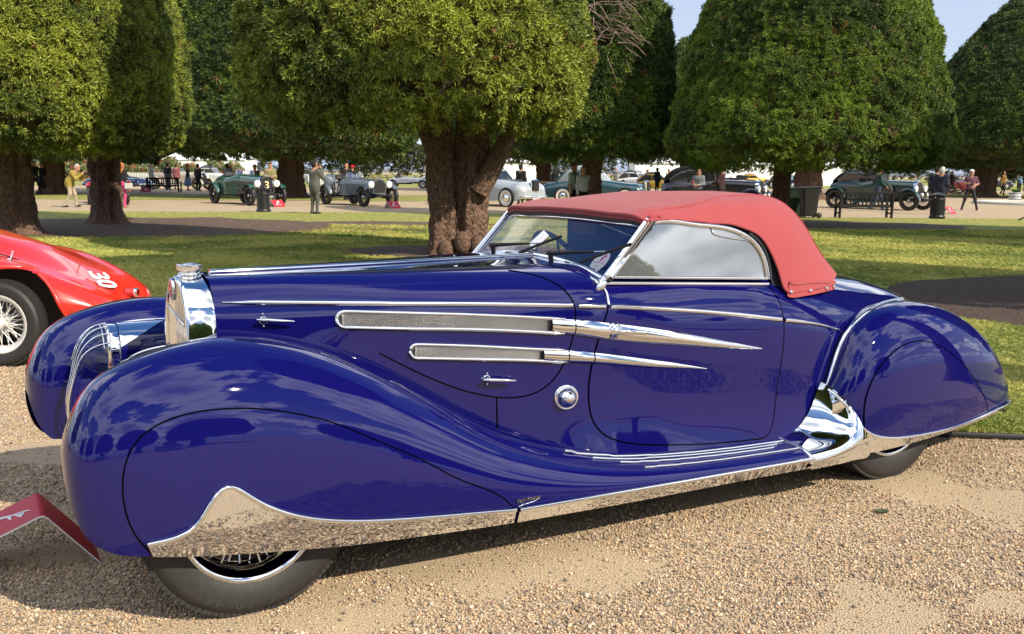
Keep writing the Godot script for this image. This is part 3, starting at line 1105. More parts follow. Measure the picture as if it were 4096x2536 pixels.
	ib.lathe([[0.056, 0.0], [0.056, 0.008], [0.050, 0.014], [0.046, 0.011], [0.044, 0.010], [0.040, 0.028], [0.030, 0.044], [0.016, 0.054], [0.006, 0.057], [0.0, 0.058]], 36, x)
	obj("indicator_lamp", ib, M.chrome, car)
	# bright sill under the side window and the door cap
	for q in [[1.058, 0.010, 0.004], [1.086, 0.008, 0.010]]:
		var l: Array = []
		for i in 25:
			var u := lerpf(1.65, 2.575, i / 24.0)
			var v: float = q[0] - 0.046 * i / 24.0 + 0.016
			l.append(Vector3(u, v, 0.60 + 0.030 * i / 24.0 + q[2]))
		var b := Buf.new()
		b.tube(l, q[1], 8, Vector3.UP, 1.3, 1.0)
		obj("window_sill_strip", b, M.chrome, car)
	var ds := Buf.new()
	ds.tube(on_side(PackedVector2Array([Vector2(1.650, 1.082), Vector2(1.656, 1.03), Vector2(1.652, 0.985)]), fb, 0.006), 0.006, 7)
	obj("door_edge_strip", ds, M.chrome, car)
	# bright strip down the middle of the bonnet
	var cs := Buf.new()
	var cp: Array = []
	for i in 31:
		var u := lerpf(0.14, 1.66, i / 30.0)
		cp.append(Vector3(u, lerpf(1.133, 1.150, pow(i / 30.0, 1.2)), 0))
	cs.tube(cp, 0.014, 8, Vector3.UP, 1.0, 0.7)
	obj("bonnet_hinge_strip", cs, M.chrome, car)

func hero_vent(car: Node, fb: Callable, top: Array, bot: Array, end: float) -> void:
	var t := curve2(top.slice(1), 30)
	var bt := curve2(bot, 30)
	var loop := rev(bt)
	var half: float = (t[0].y - bt[0].y) * 0.5
	for i in range(1, 12):
		var a := PI * i / 12.0
		loop.append(Vector2(t[0].x - sin(a) * half, t[0].y - half - cos(a) * half))
	loop.append_array(t)
	# rounded front end
	var nose := Vector2(t[0].x - half, 0)
	var base := Buf.new()
	patch(base, loop, fb, 0.002, 0.03, 0.0)
	var v := Node3D.new()
	v.name = "bonnet_vent"
	car.add_child(v, true)
	obj("vent_backing", base, M.dark, v)
	var fr := Buf.new()
	fr.tube(on_side(loop, fb, 0.005), 0.0085, 8, Vector3.UP, 1.0, 1.0, true)
	obj("vent_surround", fr, M.chrome, v)
	# expanded metal mesh: crossing zigzag wires
	var me := Buf.new()
	var nrow := 7
	for r in nrow:
		for s in [-1, 1]:
			var pts: Array = []
			var u := nose.x + 0.02
			var k := 0
			while u < end:
				var q: float = (r + 0.5 + 0.5 * s * (1 if k % 2 == 0 else -1)) / nrow
				var a := y_at(t, u)
				var c := y_at(bt, u)
				pts.append(lift(Vector2(u, lerpf(c, a, clampf(q, 0.03, 0.97))), fb, 0.006))
				u += 0.0085
				k += 1
			me.tube(pts, 0.0019, 3, Vector3.UP, 1, 1, false, false)
	var mo := obj("vent_mesh", me, M.satin, v)
	mo.set_meta("kind", "stuff")

func y_at(p: PackedVector2Array, x: float) -> float:
	for i in p.size() - 1:
		if p[i].x <= x and p[i + 1].x >= x: return lerpf(p[i].y, p[i + 1].y, (x - p[i].x) / maxf(p[i + 1].x - p[i].x, 1e-6))
	return p[0].y if x < p[0].x else p[-1].y

func hero_spear(car: Node, fb: Callable, top: Array, bot: Array) -> void:
	var t := curve2(top, 60)
	var bt := curve2(bot, 60)
	var rows: Array = []
	for i in 61:
		var a := t[i]
		var c := Vector2(a.x, y_at(bt, a.x))
		var row := PackedVector3Array()
		for j in 13:
			var q := j / 12.0
			var bulge := 0.003 + 0.017 * pow(sin(PI * (0.08 + 0.84 * q)), 0.8) * clampf((a.y - c.y) / 0.05, 0.15, 1.0)
			row.append(lift(a.lerp(c, q), fb, bulge))
		rows.append(row)
	var b := Buf.new()
	b.grid(rows, false, true)
	b.fan(Array(rows[0]), lift(t[0].lerp(bt[0], 0.5), fb, 0.004))
	obj("chrome_spear", b, M.chrome, car)

func shoe(v: float, front: bool) -> float:
	# half width of the radiator shell at a height
	var s := Spl.new([0.45, 0.62, 0.83, 0.90, 0.97, 1.03, 1.08, 1.11, 1.125], [0.215, 0.222, 0.214, 0.208, 0.192, 0.168, 0.128, 0.075, 0.0]) if front else Spl.new([0.45, 0.62, 0.88, 0.93, 0.975, 1.03, 1.075, 1.11, 1.130], [0.25, 0.255, 0.252, 0.247, 0.236, 0.212, 0.170, 0.100, 0.0])
	return s.at(v)

func shoe_ring(front: bool, u: float, inset: float) -> Array:
	var hs: Array = []
	var top := 1.125 if front else 1.130
	for i in 33:
		var a := PI / 2 * i / 32.0
		hs.append(0.5 + (top - 0.5) * sin(a))
	var l: Array = []
	for v in hs: l.append(Vector3(u, v - inset * smoothstep(0.9, top, v), maxf(shoe(v, front) - inset, 0.0)))
	var ring: Array = []
	for p in l: ring.append(p)
	for i in range(31, -1, -1): ring.append(Vector3(l[i].x, l[i].y, -l[i].z))
	return ring

func mix_ring(a: Array, b: Array, t: float) -> Array:
	var o: Array = []
	for i in a.size(): o.append(a[i].lerp(b[i], t))
	return o

func hero_front(car: Node) -> void:
	var g := Node3D.new()
	g.name = "radiator_grille"
	car.add_child(g, true)
	var sh := Buf.new()
	sh.grid([shoe_ring(true, 0.020, 0.022), shoe_ring(true, 0.004, 0.018), shoe_ring(true, -0.002, 0.010), shoe_ring(true, 0.004, 0.002), shoe_ring(true, 0.016, -0.001), mix_ring(shoe_ring(true, 0.05, 0.0), shoe_ring(false, 0.05, 0.0), 0.4), mix_ring(shoe_ring(true, 0.085, 0.0), shoe_ring(false, 0.085, 0.0), 0.8), shoe_ring(false, 0.116, 0.0), shoe_ring(false, 0.120, 0.004)], false, false)
	obj("grille_shell", sh, M.chrome, g)
	var edge := Buf.new()
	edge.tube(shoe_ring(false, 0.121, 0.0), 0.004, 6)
	obj("shell_seam", edge, M.gap_shade, g)
	var core := Buf.new()
	var ring := shoe_ring(true, 0.055, 0.03)
	core.fan(ring, Vector3(0.055, 0.7, 0))
	obj("radiator_core", core, mat(0.02, 0.015, 0.012, 0.6), g)
	for i in range(-10, 11):
		var w := i * 0.0185
		var top := 0.0
		for k in 60:
			var v := 0.5 + 0.62 * k / 60.0
			if shoe(v, true) - 0.022 > absf(w): top = v
		if top < 0.55: continue
		var bar := Buf.new()
		bar.tube([Vector3(0.016 - 0.012 * (1.0 - absf(w) / 0.2), 0.5, w), Vector3(0.016 - 0.012 * (1.0 - absf(w) / 0.2), top, w)], 0.0042, 6)
		obj("grille_bar", bar, M.chrome, g)
	var tie := Buf.new()
	tie.tube([Vector3(0.0, 0.99, -0.15), Vector3(-0.006, 0.975, 0.0), Vector3(0.0, 0.945, 0.16)], 0.003, 6)
	tie.tube([Vector3(0.0, 0.82, -0.19), Vector3(-0.006, 0.82, 0.0), Vector3(0.0, 0.82, 0.19)], 0.004, 6)
	obj("tie_bar", tie, M.chrome, g)
	var ba := Buf.new()
	var bx := Transform3D(Basis(Vector3.BACK, PI / 2 + 0.05).scaled_local(Vector3(1.0, 1, 1.0)), Vector3(-0.006, 1.070, 0.0))
	var el := Transform3D(bx.basis * Basis.from_scale(Vector3(1.12, 1.0, 0.85)), bx.origin)
	ba.lathe([[0.0, 0.010], [0.025, 0.009], [0.034, 0.006], [0.036, 0.0]], 28, el)
	obj("badge", ba, paint(0.45, 0.012, 0.02), g)
	var br := Buf.new()
	br.lathe([[0.0345, 0.0065], [0.0375, 0.009], [0.0405, 0.006], [0.0405, -0.004]], 28, el)
	br.box(el * Vector3(0, 0.0105, 0), Vector3(0.003, 0.010, 0.040), Basis.IDENTITY)
	obj("badge_rim", br, mat(0.75, 0.72, 0.7, 0.2, 1.0), g)
	var cap := Buf.new()
	cap.lathe([[0.042, 1.120], [0.044, 1.132], [0.036, 1.135], [0.036, 1.141], [0.047, 1.143], [0.049, 1.146], [0.049, 1.166], [0.046, 1.170], [0.0, 1.173]].map(func(p): return p), 40, Transform3D(Basis.IDENTITY, Vector3(0.062, 0, 0)))
	for k in 40:
		var a := TAU * k / 40
		cap.box(Vector3(0.062 + cos(a) * 0.049, 1.156, sin(a) * 0.049), Vector3(0.004, 0.016, 0.0035), Basis(Vector3.UP, -a))
	obj("filler_cap", cap, M.chrome, g)
	# front apron between the wings
	var ap := Buf.new()
	var rows: Array = []
	for q in [[0.14, 0.80], [0.0, 0.74], [-0.12, 0.66], [-0.22, 0.55], [-0.28, 0.42], [-0.27, 0.30]]:
		var row: Array = []
		for i in 7:
			var s := -1.0 + i / 3.0
			row.append(Vector3(q[0] + 0.10 * s * s - 0.05, q[1] - 0.10 * cos(s * PI / 2) * cos(s * PI / 2) + 0.02, s * 0.50))
		rows.append(row)
	ap.grid(net(rows, 24, 30), false, true)
	obj("front_apron", ap, M.blue, car)
	for s in [-1, 1]:
		var h := Node3D.new()
		h.name = "headlamp"
		car.add_child(h, true)
		var c := Vector3(-0.19, 0.775, 0.425 * s)
		var x := Transform3D(Basis(Vector3.BACK, PI / 2), c)   # axis towards the front (-u)
		var shell := Buf.new()
		shell.lathe([[0.104, 0.020], [0.109, 0.016], [0.111, 0.006], [0.111, -0.022], [0.109, -0.030]], 40, x)
		obj("lamp_rim", shell, M.chrome, h)
		var refl := Buf.new()
		refl.lathe([[0.104, 0.016], [0.095, -0.02], [0.07, -0.06], [0.03, -0.085], [0.0, -0.09]], 32, x)
		obj("reflector", refl, M.chrome, h)
		var bulb := Buf.new()
		bulb.sphere(x * Vector3(0, 0.0, 0), Vector3(0.018, 0.018, 0.018), 8, 10)
		obj("bulb", bulb, mat(0.5, 0.42, 0.25, 0.1), h)
		var lens := Buf.new()
		lens.lathe([[0.0, 0.125], [0.03, 0.121], [0.06, 0.106], [0.088, 0.075], [0.102, 0.035], [0.105, 0.015]], 36, x)
		obj("lens", lens, M.glass, h)
		var nac := Buf.new()
		nac.lathe([[0.109, -0.03], [0.112, -0.12], [0.110, -0.26], [0.10, -0.40], [0.07, -0.55], [0.02, -0.68]], 36, Transform3D(Basis(Vector3.BACK, PI / 2), c))
		obj("lamp_nacelle", nac, M.blue, h)
		var cap2 := Buf.new()
		var crow: Array = []
		for i in 15:
			var q := i / 14.0
			var cr := PackedVector3Array()
			var half := 1.35 * pow(1.0 - q, 0.7)
			for j in 13:
				var a := half * (j / 6.0 - 1.0)
				cr.append(c + Vector3(0.03 + 0.20 * q, cos(a) * 0.1145, sin(a) * 0.1145))
			crow.append(cr)
		cap2.grid(crow, false, true)
		obj("nacelle_cap", cap2, M.chrome, h)
		# stone guard: bars that rise from the apron over the lens to the rim
		for k in 7:
			var a := -1.2 + 0.4 * k
			var zz := sin(a) * 0.108
			var hy := cos(a) * 0.108
			var pts := spline_pts([Vector3(-0.20, 0.775 + hy + 0.006, 0.425 * s + zz), Vector3(-0.245, 0.775 + hy * 0.98, 0.425 * s + zz * 1.02), Vector3(-0.305, 0.775 + hy * 0.62 - 0.02, 0.425 * s + zz * 1.05), Vector3(-0.345, 0.69, 0.425 * s + zz * 1.05), Vector3(-0.37, 0.58, 0.425 * s + zz * 0.95), Vector3(-0.365, 0.47, 0.425 * s + zz * 0.8)], 22)
			var gb := Buf.new()
			gb.tube(pts, 0.0032, 6)
			obj("guard_bar", gb, M.chrome, h)
		for q in [[-0.20, 1.04], [-0.225, 1.02]]:
			var arc: Array = []
			for k in 25:
				var a := -1.35 + 2.7 * k / 24.0
				arc.append(Vector3(q[0], 0.775 + cos(a) * 0.108 * q[1], 0.425 * s + sin(a) * 0.108 * q[1]))
			var hb := Buf.new()
			hb.tube(arc, 0.003, 6)
			obj("guard_hoop", hb, M.chrome, h)
		var rail := Buf.new()
		rail.tube(spline_pts([Vector3(0.10, 0.80, 0.235 * s), Vector3(-0.02, 0.79, 0.29 * s), Vector3(-0.14, 0.745, 0.325 * s), Vector3(-0.25, 0.66, 0.335 * s), Vector3(-0.33, 0.55, 0.34 * s), Vector3(-0.36, 0.45, 0.345 * s)], 30), 0.006, 7)
		obj("guard_rail", rail, M.chrome, h)
func hero_top(car: Node, fb: Callable) -> void:
	var S: Array = [
		[Vector3(1.850, 1.372, 0), Vector3(1.850, 1.370, 0.22), Vector3(1.855, 1.364, 0.42), Vector3(1.868, 1.352, 0.57), Vector3(1.885, 1.336, 0.607)],
		[Vector3(1.92, 1.398, 0), Vector3(1.92, 1.395, 0.22), Vector3(1.925, 1.386, 0.42), Vector3(1.935, 1.368, 0.565), Vector3(1.95, 1.341, 0.602)],
		[Vector3(2.10, 1.424, 0), Vector3(2.10, 1.420, 0.22), Vector3(2.10, 1.408, 0.41), Vector3(2.11, 1.378, 0.55), Vector3(2.125, 1.334, 0.595)],
		[Vector3(2.36, 1.447, 0), Vector3(2.36, 1.442, 0.22), Vector3(2.36, 1.428, 0.40), Vector3(2.36, 1.385, 0.535), Vector3(2.37, 1.311, 0.592)],
		[Vector3(2.60, 1.455, 0), Vector3(2.60, 1.450, 0.22), Vector3(2.585, 1.434, 0.40), Vector3(2.56, 1.37, 0.54), Vector3(2.535, 1.255, 0.605)],
		[Vector3(2.80, 1.449, 0), Vector3(2.795, 1.444, 0.22), Vector3(2.77, 1.422, 0.41), Vector3(2.69, 1.315, 0.565), Vector3(2.605, 1.16, 0.63)],
		[Vector3(2.97, 1.420, 0), Vector3(2.96, 1.413, 0.22), Vector3(2.91, 1.37, 0.42), Vector3(2.78, 1.22, 0.585), Vector3(2.640, 1.065, 0.652)],
		[Vector3(3.12, 1.355, 0), Vector3(3.10, 1.34, 0.23), Vector3(3.01, 1.28, 0.43), Vector3(2.84, 1.12, 0.60), Vector3(2.655, 1.005, 0.668)],
		[Vector3(3.24, 1.245, 0), Vector3(3.21, 1.225, 0.24), Vector3(3.10, 1.165, 0.44), Vector3(2.92, 1.06, 0.60), Vector3(2.79, 0.990, 0.66)],
		[Vector3(3.33, 1.13, 0), Vector3(3.29, 1.115, 0.25), Vector3(3.18, 1.08, 0.45), Vector3(3.02, 1.03, 0.585), Vector3(2.93, 0.995, 0.638)],
		[Vector3(3.39, 1.04, 0), Vector3(3.35, 1.035, 0.26), Vector3(3.25, 1.03, 0.44), Vector3(3.12, 1.02, 0.548), Vector3(3.05, 1.005, 0.605)]]
	var rows := net(S, 80, 34)
	# the cloth sinks a little between its bows and puckers towards the side
	for r in rows:
		for i in r.size():
			var p: Vector3 = r[i]
			var q: float = 1.0 - pow(absf(p.z) / 0.62, 2.0)
			if p.x > 1.90 and p.x < 2.85: p.y -= 0.008 * q * pow(sin((p.x - 1.90) / 0.95 * PI * 2.0), 2.0)
			p += Vector3(0, 0.0022, 0.0015) * sin(p.x * 31.0 + p.z * 17.0) * smoothstep(0.30, 0.55, absf(p.z)) * smoothstep(1.95, 2.3, p.x)
			r[i] = p
	var b := Buf.new()
	# outer skin, both sides in one sheet
	var whole: Array = []
	for r in rows:
		var l: Array = []
		for i in range(r.size() - 1, 0, -1): l.append(r[i] * Vector3(1, 1, -1))
		for p in r: l.append(p)
		whole.append(l)
	b.grid(whole, false, true)
	# turned hem along the whole edge
	var hem: Array = []
	for r in rows: hem.append(r[r.size() - 1])
	b.tube(hem, 0.007, 7)
	var hem2: Array = []
	for p in hem: hem2.append(p * Vector3(1, 1, -1))
	b.tube(hem2, 0.007, 7)
	obj("fabric_hood", b, M.canvas, car)
	# inner lining, a hand's breadth of thickness less
	var lin_b := Buf.new()
	var inner: Array = []
	for r in whole:
		var l: Array = []
		for p in r: l.append(Vector3(1.9 + (p.x - 1.9) * 0.965, p.y - 0.030, p.z * 0.955))
		inner.append(l)
	lin_b.grid(inner, false, false)
	obj("hood_lining", lin_b, mat(0.012, 0.016, 0.035, 0.9), car)
	# front lip: rolled fabric with a stitched double edge, black seal and chrome bead under it
	var lip: Array = []
	for p in whole[0]: lip.append(p)
	var lb := Buf.new()
	var l1: Array = []
	var l2: Array = []
	var l3: Array = []
	var l4: Array = []
	for p in lip:
		l1.append(p + Vector3(-0.004, -0.006, 0))
		l2.append(p + Vector3(0.002, -0.021, 0))
		l3.append(p + Vector3(0.012, -0.036, 0))
		l4.append(p + Vector3(0.006, -0.050, 0))
	lb.tube(l1, 0.010, 8)
	lb.tube(l2, 0.009, 8)
	obj("hood_lip", lb, M.canvas, car)
	var s3 := Buf.new()
	s3.tube(l3, 0.012, 8)
	obj("hood_seal", s3, M.black, car)
	var s4 := Buf.new()
	s4.tube(l4, 0.0045, 7)
	obj("header_bead", s4, M.chrome, car)
	# stitched seams over the hoops
	for q in [[17, 12, 20], [50, 22, 0]]:
		var sp: Array = []
		if q[2] > 0:
			for i in range(9, 56):
				var t := (i - 9) / 46.0
				sp.append(rows[i][int(lerpf(30, 14, smoothstep(0, 1, t)))] + Vector3(0, 0.001, 0.0005))
		else:
			for i in range(54, 74): sp.append(rows[i][int(lerpf(14, 21, (i - 54) / 20.0))] + Vector3(0.001, 0.001, 0.001))
		var sm: Array = spline_pts(dec(sp, 5), 60)
		var sb := Buf.new()
		sb.tube(sm, 0.0028, 5)
		obj("hood_seam", sb, mat(0.30, 0.035, 0.04, 0.9), car)
	# leather tab that closes the front corner
	var tb := Buf.new()
	tb.box(Vector3(1.925, 1.352, 0.598), Vector3(0.075, 0.026, 0.014), Basis(Vector3.BACK, 0.05), 0.006)
	tb.sphere(Vector3(1.945, 1.352, 0.607), Vector3(0.007, 0.007, 0.004), 6, 8)
	obj("corner_tab", tb, M.canvas, car)
	# fastening flap with turn-button studs
	var fl := Buf.new()
	var frows: Array = []
	for i in range(57, 81):
		var e: Vector3 = rows[i][34]
		var row := PackedVector3Array()
		var q: Vector3 = (rows[i][34] - rows[i][30]).normalized()
		for k in 6:
			var d := k / 5.0
			var pp: Vector3 = e - q * 0.045 * (1.0 - d) + Vector3(0, -0.026 * d, 0)
			pp.z = maxf(pp.z, fb.call(pp.x, pp.y)) + 0.008
			row.append(pp)
		frows.append(row)
	fl.grid(frows, false, true)
	var t0: Array = []
	for r in frows: t0.append(r[0])
	fl.tube(t0, 0.006, 6)
	obj("hood_flap", fl, M.canvas, car)
	for i in [1, 9, 17, 22]:
		var st := Buf.new()
		var p: Vector3 = frows[i][3]
		st.sphere(p + Vector3(0, 0, 0.006), Vector3(0.009, 0.009, 0.007), 6, 10)
		st.box(p + Vector3(0, 0, 0.013), Vector3(0.016, 0.006, 0.005), Basis(Vector3.BACK, 0.5), 0.001)
		obj("hood_stud", st, M.chrome, car)
	# side window: chrome frame, tinted pane and the small vent outline
	var fw := func(u: float, v: float) -> float: return 0.632 - 0.16 * (v - 1.05) + 0.025 * (u - 1.7)
	var wf := curve2([[1.675, 1.098], [1.76, 1.175], [1.845, 1.262], [1.905, 1.322], [1.95, 1.332], [2.13, 1.317], [2.30, 1.299], [2.42, 1.267], [2.50, 1.215], [2.545, 1.14], [2.558, 1.062]], 70)
	var wp := Buf.new()
	var inn := wf.duplicate()
	patch(wp, inn, fw, -0.006, 0.08, 0.0)
	obj("side_window", wp, M.side_glass, car)
	var ff := Buf.new()
	ff.tube(on_side(wf, fw, 0.0), 0.011, 8, Vector3.UP, 1.0, 1.0)
	obj("window_frame", ff, M.chrome, car)
	var vl := Buf.new()
	vl.tube(on_side(curve2([[2.245, 1.305], [2.25, 1.275], [2.28, 1.262], [2.47, 1.235]], 16), fw, -0.002), 0.003, 5)
	obj("quarter_light_edge", vl, M.satin, car)
	var fs := Buf.new()
	fs.tube(on_side(curve2([[2.575, 1.062], [2.562, 1.15], [2.515, 1.23], [2.46, 1.268]], 30), fw, 0.003), 0.007, 6)
	obj("window_seal", fs, M.black, car)
	# far side window, wound down: its frame only
	var rf := Buf.new()
	var fpts: Array = []
	for p in wf: fpts.append(lift(p, fw, 0.0) * Vector3(1, 1, -1))
	rf.tube(fpts, 0.009, 8)
	obj("window_frame", rf, M.chrome, car)
	# windscreen
	var wn := Node3D.new()
	wn.name = "windscreen"
	car.add_child(wn, true)
	var bl: Array = []
	var tl: Array = []
	for i in 25:
		var s := -1.0 + i / 12.0
		var arch := 1.0 - s * s
		bl.append(Vector3(1.655 + 0.020 * arch, 1.092 + 0.058 * (1 - pow(absf(s), 2.4)), 0.592 * s))
		tl.append(Vector3(1.882 - 0.012 * arch, 1.326 + 0.014 * arch, 0.585 * s))
	var gp := Buf.new()
	gp.grid([bl, tl], false, false)
	obj("pane", gp, M.glass, wn)
	for q in [[bl, 0.013, "bottom_rail"], [tl, 0.010, "top_rail"]]:
		var rb := Buf.new()
		rb.tube(q[0], q[1], 8)
		obj(q[2], rb, M.chrome, wn)
	var cr := Buf.new()
	var cl: Array = []
	for p in bl: cl.append(p + Vector3(-0.028, -0.012, 0.0))
	cr.tube(cl, 0.009, 8)
	obj("cowl_bead", cr, M.chrome, wn)
	for s in [-1, 1]:
		var pb := Buf.new()
		pb.tube([Vector3(1.640, 1.072, 0.603 * s), Vector3(1.70, 1.135, 0.603 * s), Vector3(1.890, 1.336, 0.595 * s)], 0.016, 8, Vector3.UP, 0.8, 1.2)
		obj("pillar", pb, M.chrome, wn)
		var pk := Buf.new()
		pk.tube([Vector3(1.672, 1.085, 0.612 * s), Vector3(1.735, 1.15, 0.612 * s), Vector3(1.912, 1.334, 0.602 * s)], 0.012, 8)
		obj("pillar_seal", pk, M.black, wn)
	var foot := Buf.new()
	foot.sphere(Vector3(1.642, 1.066, 0.606), Vector3(0.035, 0.018, 0.018), 8, 12, Basis(Vector3.BACK, 0.7))
	obj("pillar_foot", foot, M.chrome, wn)
	# wipers
	for q in [[-0.30, -0.30, 0.10, 0.42], [0.24, 0.24, 0.62, 0.40]]:
		var wi := Node3D.new()
		wi.name = "wiper"
		car.add_child(wi, true)
		var z0: float = q[0]
		var arm := Buf.new()
		arm.tube([Vector3(1.618, 1.138, z0), Vector3(1.612, 1.172, z0)], 0.012, 8)
		arm.tube([Vector3(1.610, 1.175, z0 - 0.02), Vector3(1.640, 1.188, z0 + 0.12), Vector3(1.672, 1.20, z0 + 0.26)], [0.011, 0.008, 0.005], 8)
		obj("wiper_arm", arm, M.black, wi)
		var rod := Buf.new()
		rod.tube([Vector3(1.668, 1.199, z0 + 0.24), Vector3(1.690, 1.205, z0 + 0.32)], 0.004, 6)
		obj("wiper_rod", rod, M.satin, wi)
		var bd := Buf.new()
		bd.tube([Vector3(1.652, 1.15, z0 + 0.19), Vector3(1.692, 1.20, z0 + 0.32), Vector3(1.730, 1.245, z0 + 0.45)], 0.006, 6, Vector3.UP, 0.6, 1.3)
		obj("wiper_blade", bd, M.black, wi)

func dec(a: Array, k: int) -> Array:
	var o: Array = []
	for i in range(0, a.size(), k): o.append(a[i])
	if o[-1] != a[-1]: o.append(a[-1])
	return o

func disc_print(size: int, f: Callable) -> ImageTexture:
	var im := Image.create(size, size, true, Image.FORMAT_RGBA8)
	for y in size:
		for x in size: im.set_pixel(x, y, f.call((x + 0.5) / size, (y + 0.5) / size))
	im.generate_mipmaps()
	return ImageTexture.create_from_image(im)

func hero_cockpit(car: Node) -> void:
	var navy := mat(0.008, 0.014, 0.040, 0.85)
	var fl := Buf.new()
	fl.box(Vector3(2.3, 0.42, 0), Vector3(1.5, 0.06, 1.26))
	fl.box(Vector3(1.62, 0.75, 0), Vector3(0.04, 0.66, 1.14))
	obj("cockpit_floor", fl, M.dark, car)
	var da := Buf.new()
	da.box(Vector3(1.76, 1.02, 0), Vector3(0.12, 0.16, 1.10), Basis(Vector3.BACK, 0.25), 0.02)
	obj("dashboard", da, mat(0.015, 0.02, 0.05, 0.5), car)
	for s in [-1, 1]:
		var dr := Buf.new()
		dr.box(Vector3(2.15, 0.78, 0.60 * s), Vector3(1.0, 0.50, 0.03), Basis.IDENTITY, 0.01)
		obj("door_lining", dr, navy, car)
		var st := Node3D.new()
		st.name = "seat"
		car.add_child(st, true)
		var cu := Buf.new()
		cu.box(Vector3(2.36, 0.60, 0.30 * s), Vector3(0.52, 0.16, 0.50), Basis(Vector3.BACK, 0.08), 0.05)
		obj("seat_cushion", cu, navy, st)
		var bk := Buf.new()
		bk.box(Vector3(2.68, 0.86, 0.30 * s), Vector3(0.16, 0.60, 0.52), Basis(Vector3.BACK, -0.28), 0.06)
		obj("seat_back", bk, navy, st)
	# steering wheel on the right-hand side of the car
	var sw := Node3D.new()
	sw.name = "steering_wheel"
	car.add_child(sw, true)
	var bs := Basis(Vector3.BACK, -1.02)
	var c := Vector3(2.00, 1.06, -0.27)
	var ring: Array = []
	for i in 40:
		var a := TAU * i / 40
		ring.append(c + bs * Vector3(cos(a) * 0.205, 0, sin(a) * 0.205))
	var rb := Buf.new()
	rb.tube(ring, 0.013, 8, Vector3.UP, 1, 1, true)
	obj("wheel_rim", rb, M.black, sw)
	var sp := Buf.new()
	for a in [0.5, 2.6, 4.7]: sp.tube([c, c + bs * Vector3(cos(a) * 0.2, 0, sin(a) * 0.2)], 0.006, 6)
	sp.tube([c, c + Vector3(-0.28, -0.14, 0)], 0.018, 8)
	obj("wheel_spokes", sp, M.satin, sw)
	# mirror hung from the header
	var mi := Buf.new()
	mi.box(Vector3(1.93, 1.275, 0.04), Vector3(0.012, 0.062, 0.20), Basis(Vector3.BACK, 0.1), 0.005)
	mi.tube([Vector3(1.92, 1.33, 0.04), Vector3(1.925, 1.30, 0.04)], 0.006, 6)
	obj("rear_view_mirror", mi, mat(0.05, 0.06, 0.07, 0.12, 0.6), car)
	# linkage of the hood frame inside
	var lk := Buf.new()
	lk.tube([Vector3(1.95, 1.30, 0.16), Vector3(2.05, 1.25, 0.24), Vector3(2.12, 1.22, 0.36)], 0.009, 6)
	lk.tube([Vector3(2.06, 1.24, 0.25), Vector3(2.10, 1.10, 0.26)], 0.006, 6)
	obj("hood_linkage", lk, M.chrome, car)
	# curtain of the hood on the driver's blind side
	var cu2 := Buf.new()
	cu2.box(Vector3(2.74, 1.08, 0), Vector3(0.03, 0.44, 1.02), Basis(Vector3.BACK, -0.2), 0.01)
	cu2.box(Vector3(2.42, 1.16, -0.545), Vector3(0.40, 0.30, 0.012), Basis.IDENTITY, 0.004)
	obj("hood_curtain", cu2, navy, car)
	# oval pass and a folded note behind the glass
	var n := Vector3(-0.717, 0.697, 0).normalized()
	var xb := Basis(Vector3(0, 0, 1), Vector3(0.697, 0.717, 0).normalized(), n)
	var pass_m := mat(1, 1, 1, 0.5)
	pass_m.albedo_texture = disc_print(128, func(x: float, y: float) -> Color:
		var red := Color(0.72, 0.08, 0.12)
		var p := Vector2(x - 0.5, y - 0.34)
		# winged beast in red above, lines of text below
		var bodyd := Vector2(p.x * 1.0 + p.y * 0.5, p.y * 1.4 - p.x * 0.4)
		if bodyd.length() < 0.09: return red
		for k in 5:
			var a := -0.5 - 0.28 * k
			var q := p - Vector2(0.02, -0.02)
			var al := q.x * cos(a) + q.y * sin(a)
			var ac := absf(-q.x * sin(a) + q.y * cos(a))
			if al > 0 and al < 0.24 - 0.02 * k and ac < 0.016: return red
		for k in 3:
			var q := p - Vector2(-0.03 + 0.035 * k, 0.06)
			if q.y > 0 and q.y < 0.13 and absf(q.x + q.y * 0.5) < 0.013: return red
		if absf(y - 0.68) < 0.018 and absf(x - 0.5) < 0.16 and int(x * 64) % 3 != 0: return Color(0.75, 0.15, 0.18)
		for r in [0.50, 0.55]:
			if absf(y - r) < 0.012 and absf(x - 0.26) < 0.10 and int(x * 80) % 3 != 0: return Color(0.3, 0.3, 0.35)
			if absf(y - r) < 0.012 and absf(x - 0.76) < 0.09 and int(x * 80) % 3 != 0: return Color(0.75, 0.2, 0.2)
		return Color(0.80, 0.83, 0.86))
	var db := Buf.new()
	var at := Vector3(1.715, 1.155, 0.475)
	var pts: Array = []
	for i in 28:
		var a := TAU * i / 28
		pts.append(Vector2(cos(a) * 0.052, sin(a) * 0.062))
	for p in pts:
		var k := db.vert(at + xb * Vector3(p.x, p.y, 0) - n * 0.006)
		db.uv[k] = Vector2(0.5 + p.x / 0.11, 0.5 - p.y / 0.13)
	var mid := db.vert(at - n * 0.006)
	db.uv[mid] = Vector2(0.5, 0.5)
	for i in 28: db.tri(mid, (i + 1) % 28, i)
	obj("entry_pass", db, pass_m, car)
	var num := TextMesh.new()
	num.text = "44"
	num.font_size = 32
	num.pixel_size = 0.0007
	num.depth = 0.0005
	num.font = SystemFont.new()
	var nn := MeshInstance3D.new()
	nn.mesh = num
	nn.material_override = M.black
	nn.name = "pass_number"
	nn.transform = Transform3D(xb, at + xb * Vector3(0, -0.045, 0) - n * 0.004)
	car.add_child(nn, true)
	var pn := Buf.new()
	pn.box(Vector3(1.735, 1.215, -0.06), Vector3(0.001, 0.10, 0.085), Basis(Vector3.BACK, -0.75) * Basis(Vector3.RIGHT, 0.35))
	obj("paper_note", pn, mat(0.75, 0.76, 0.78, 0.8), car)
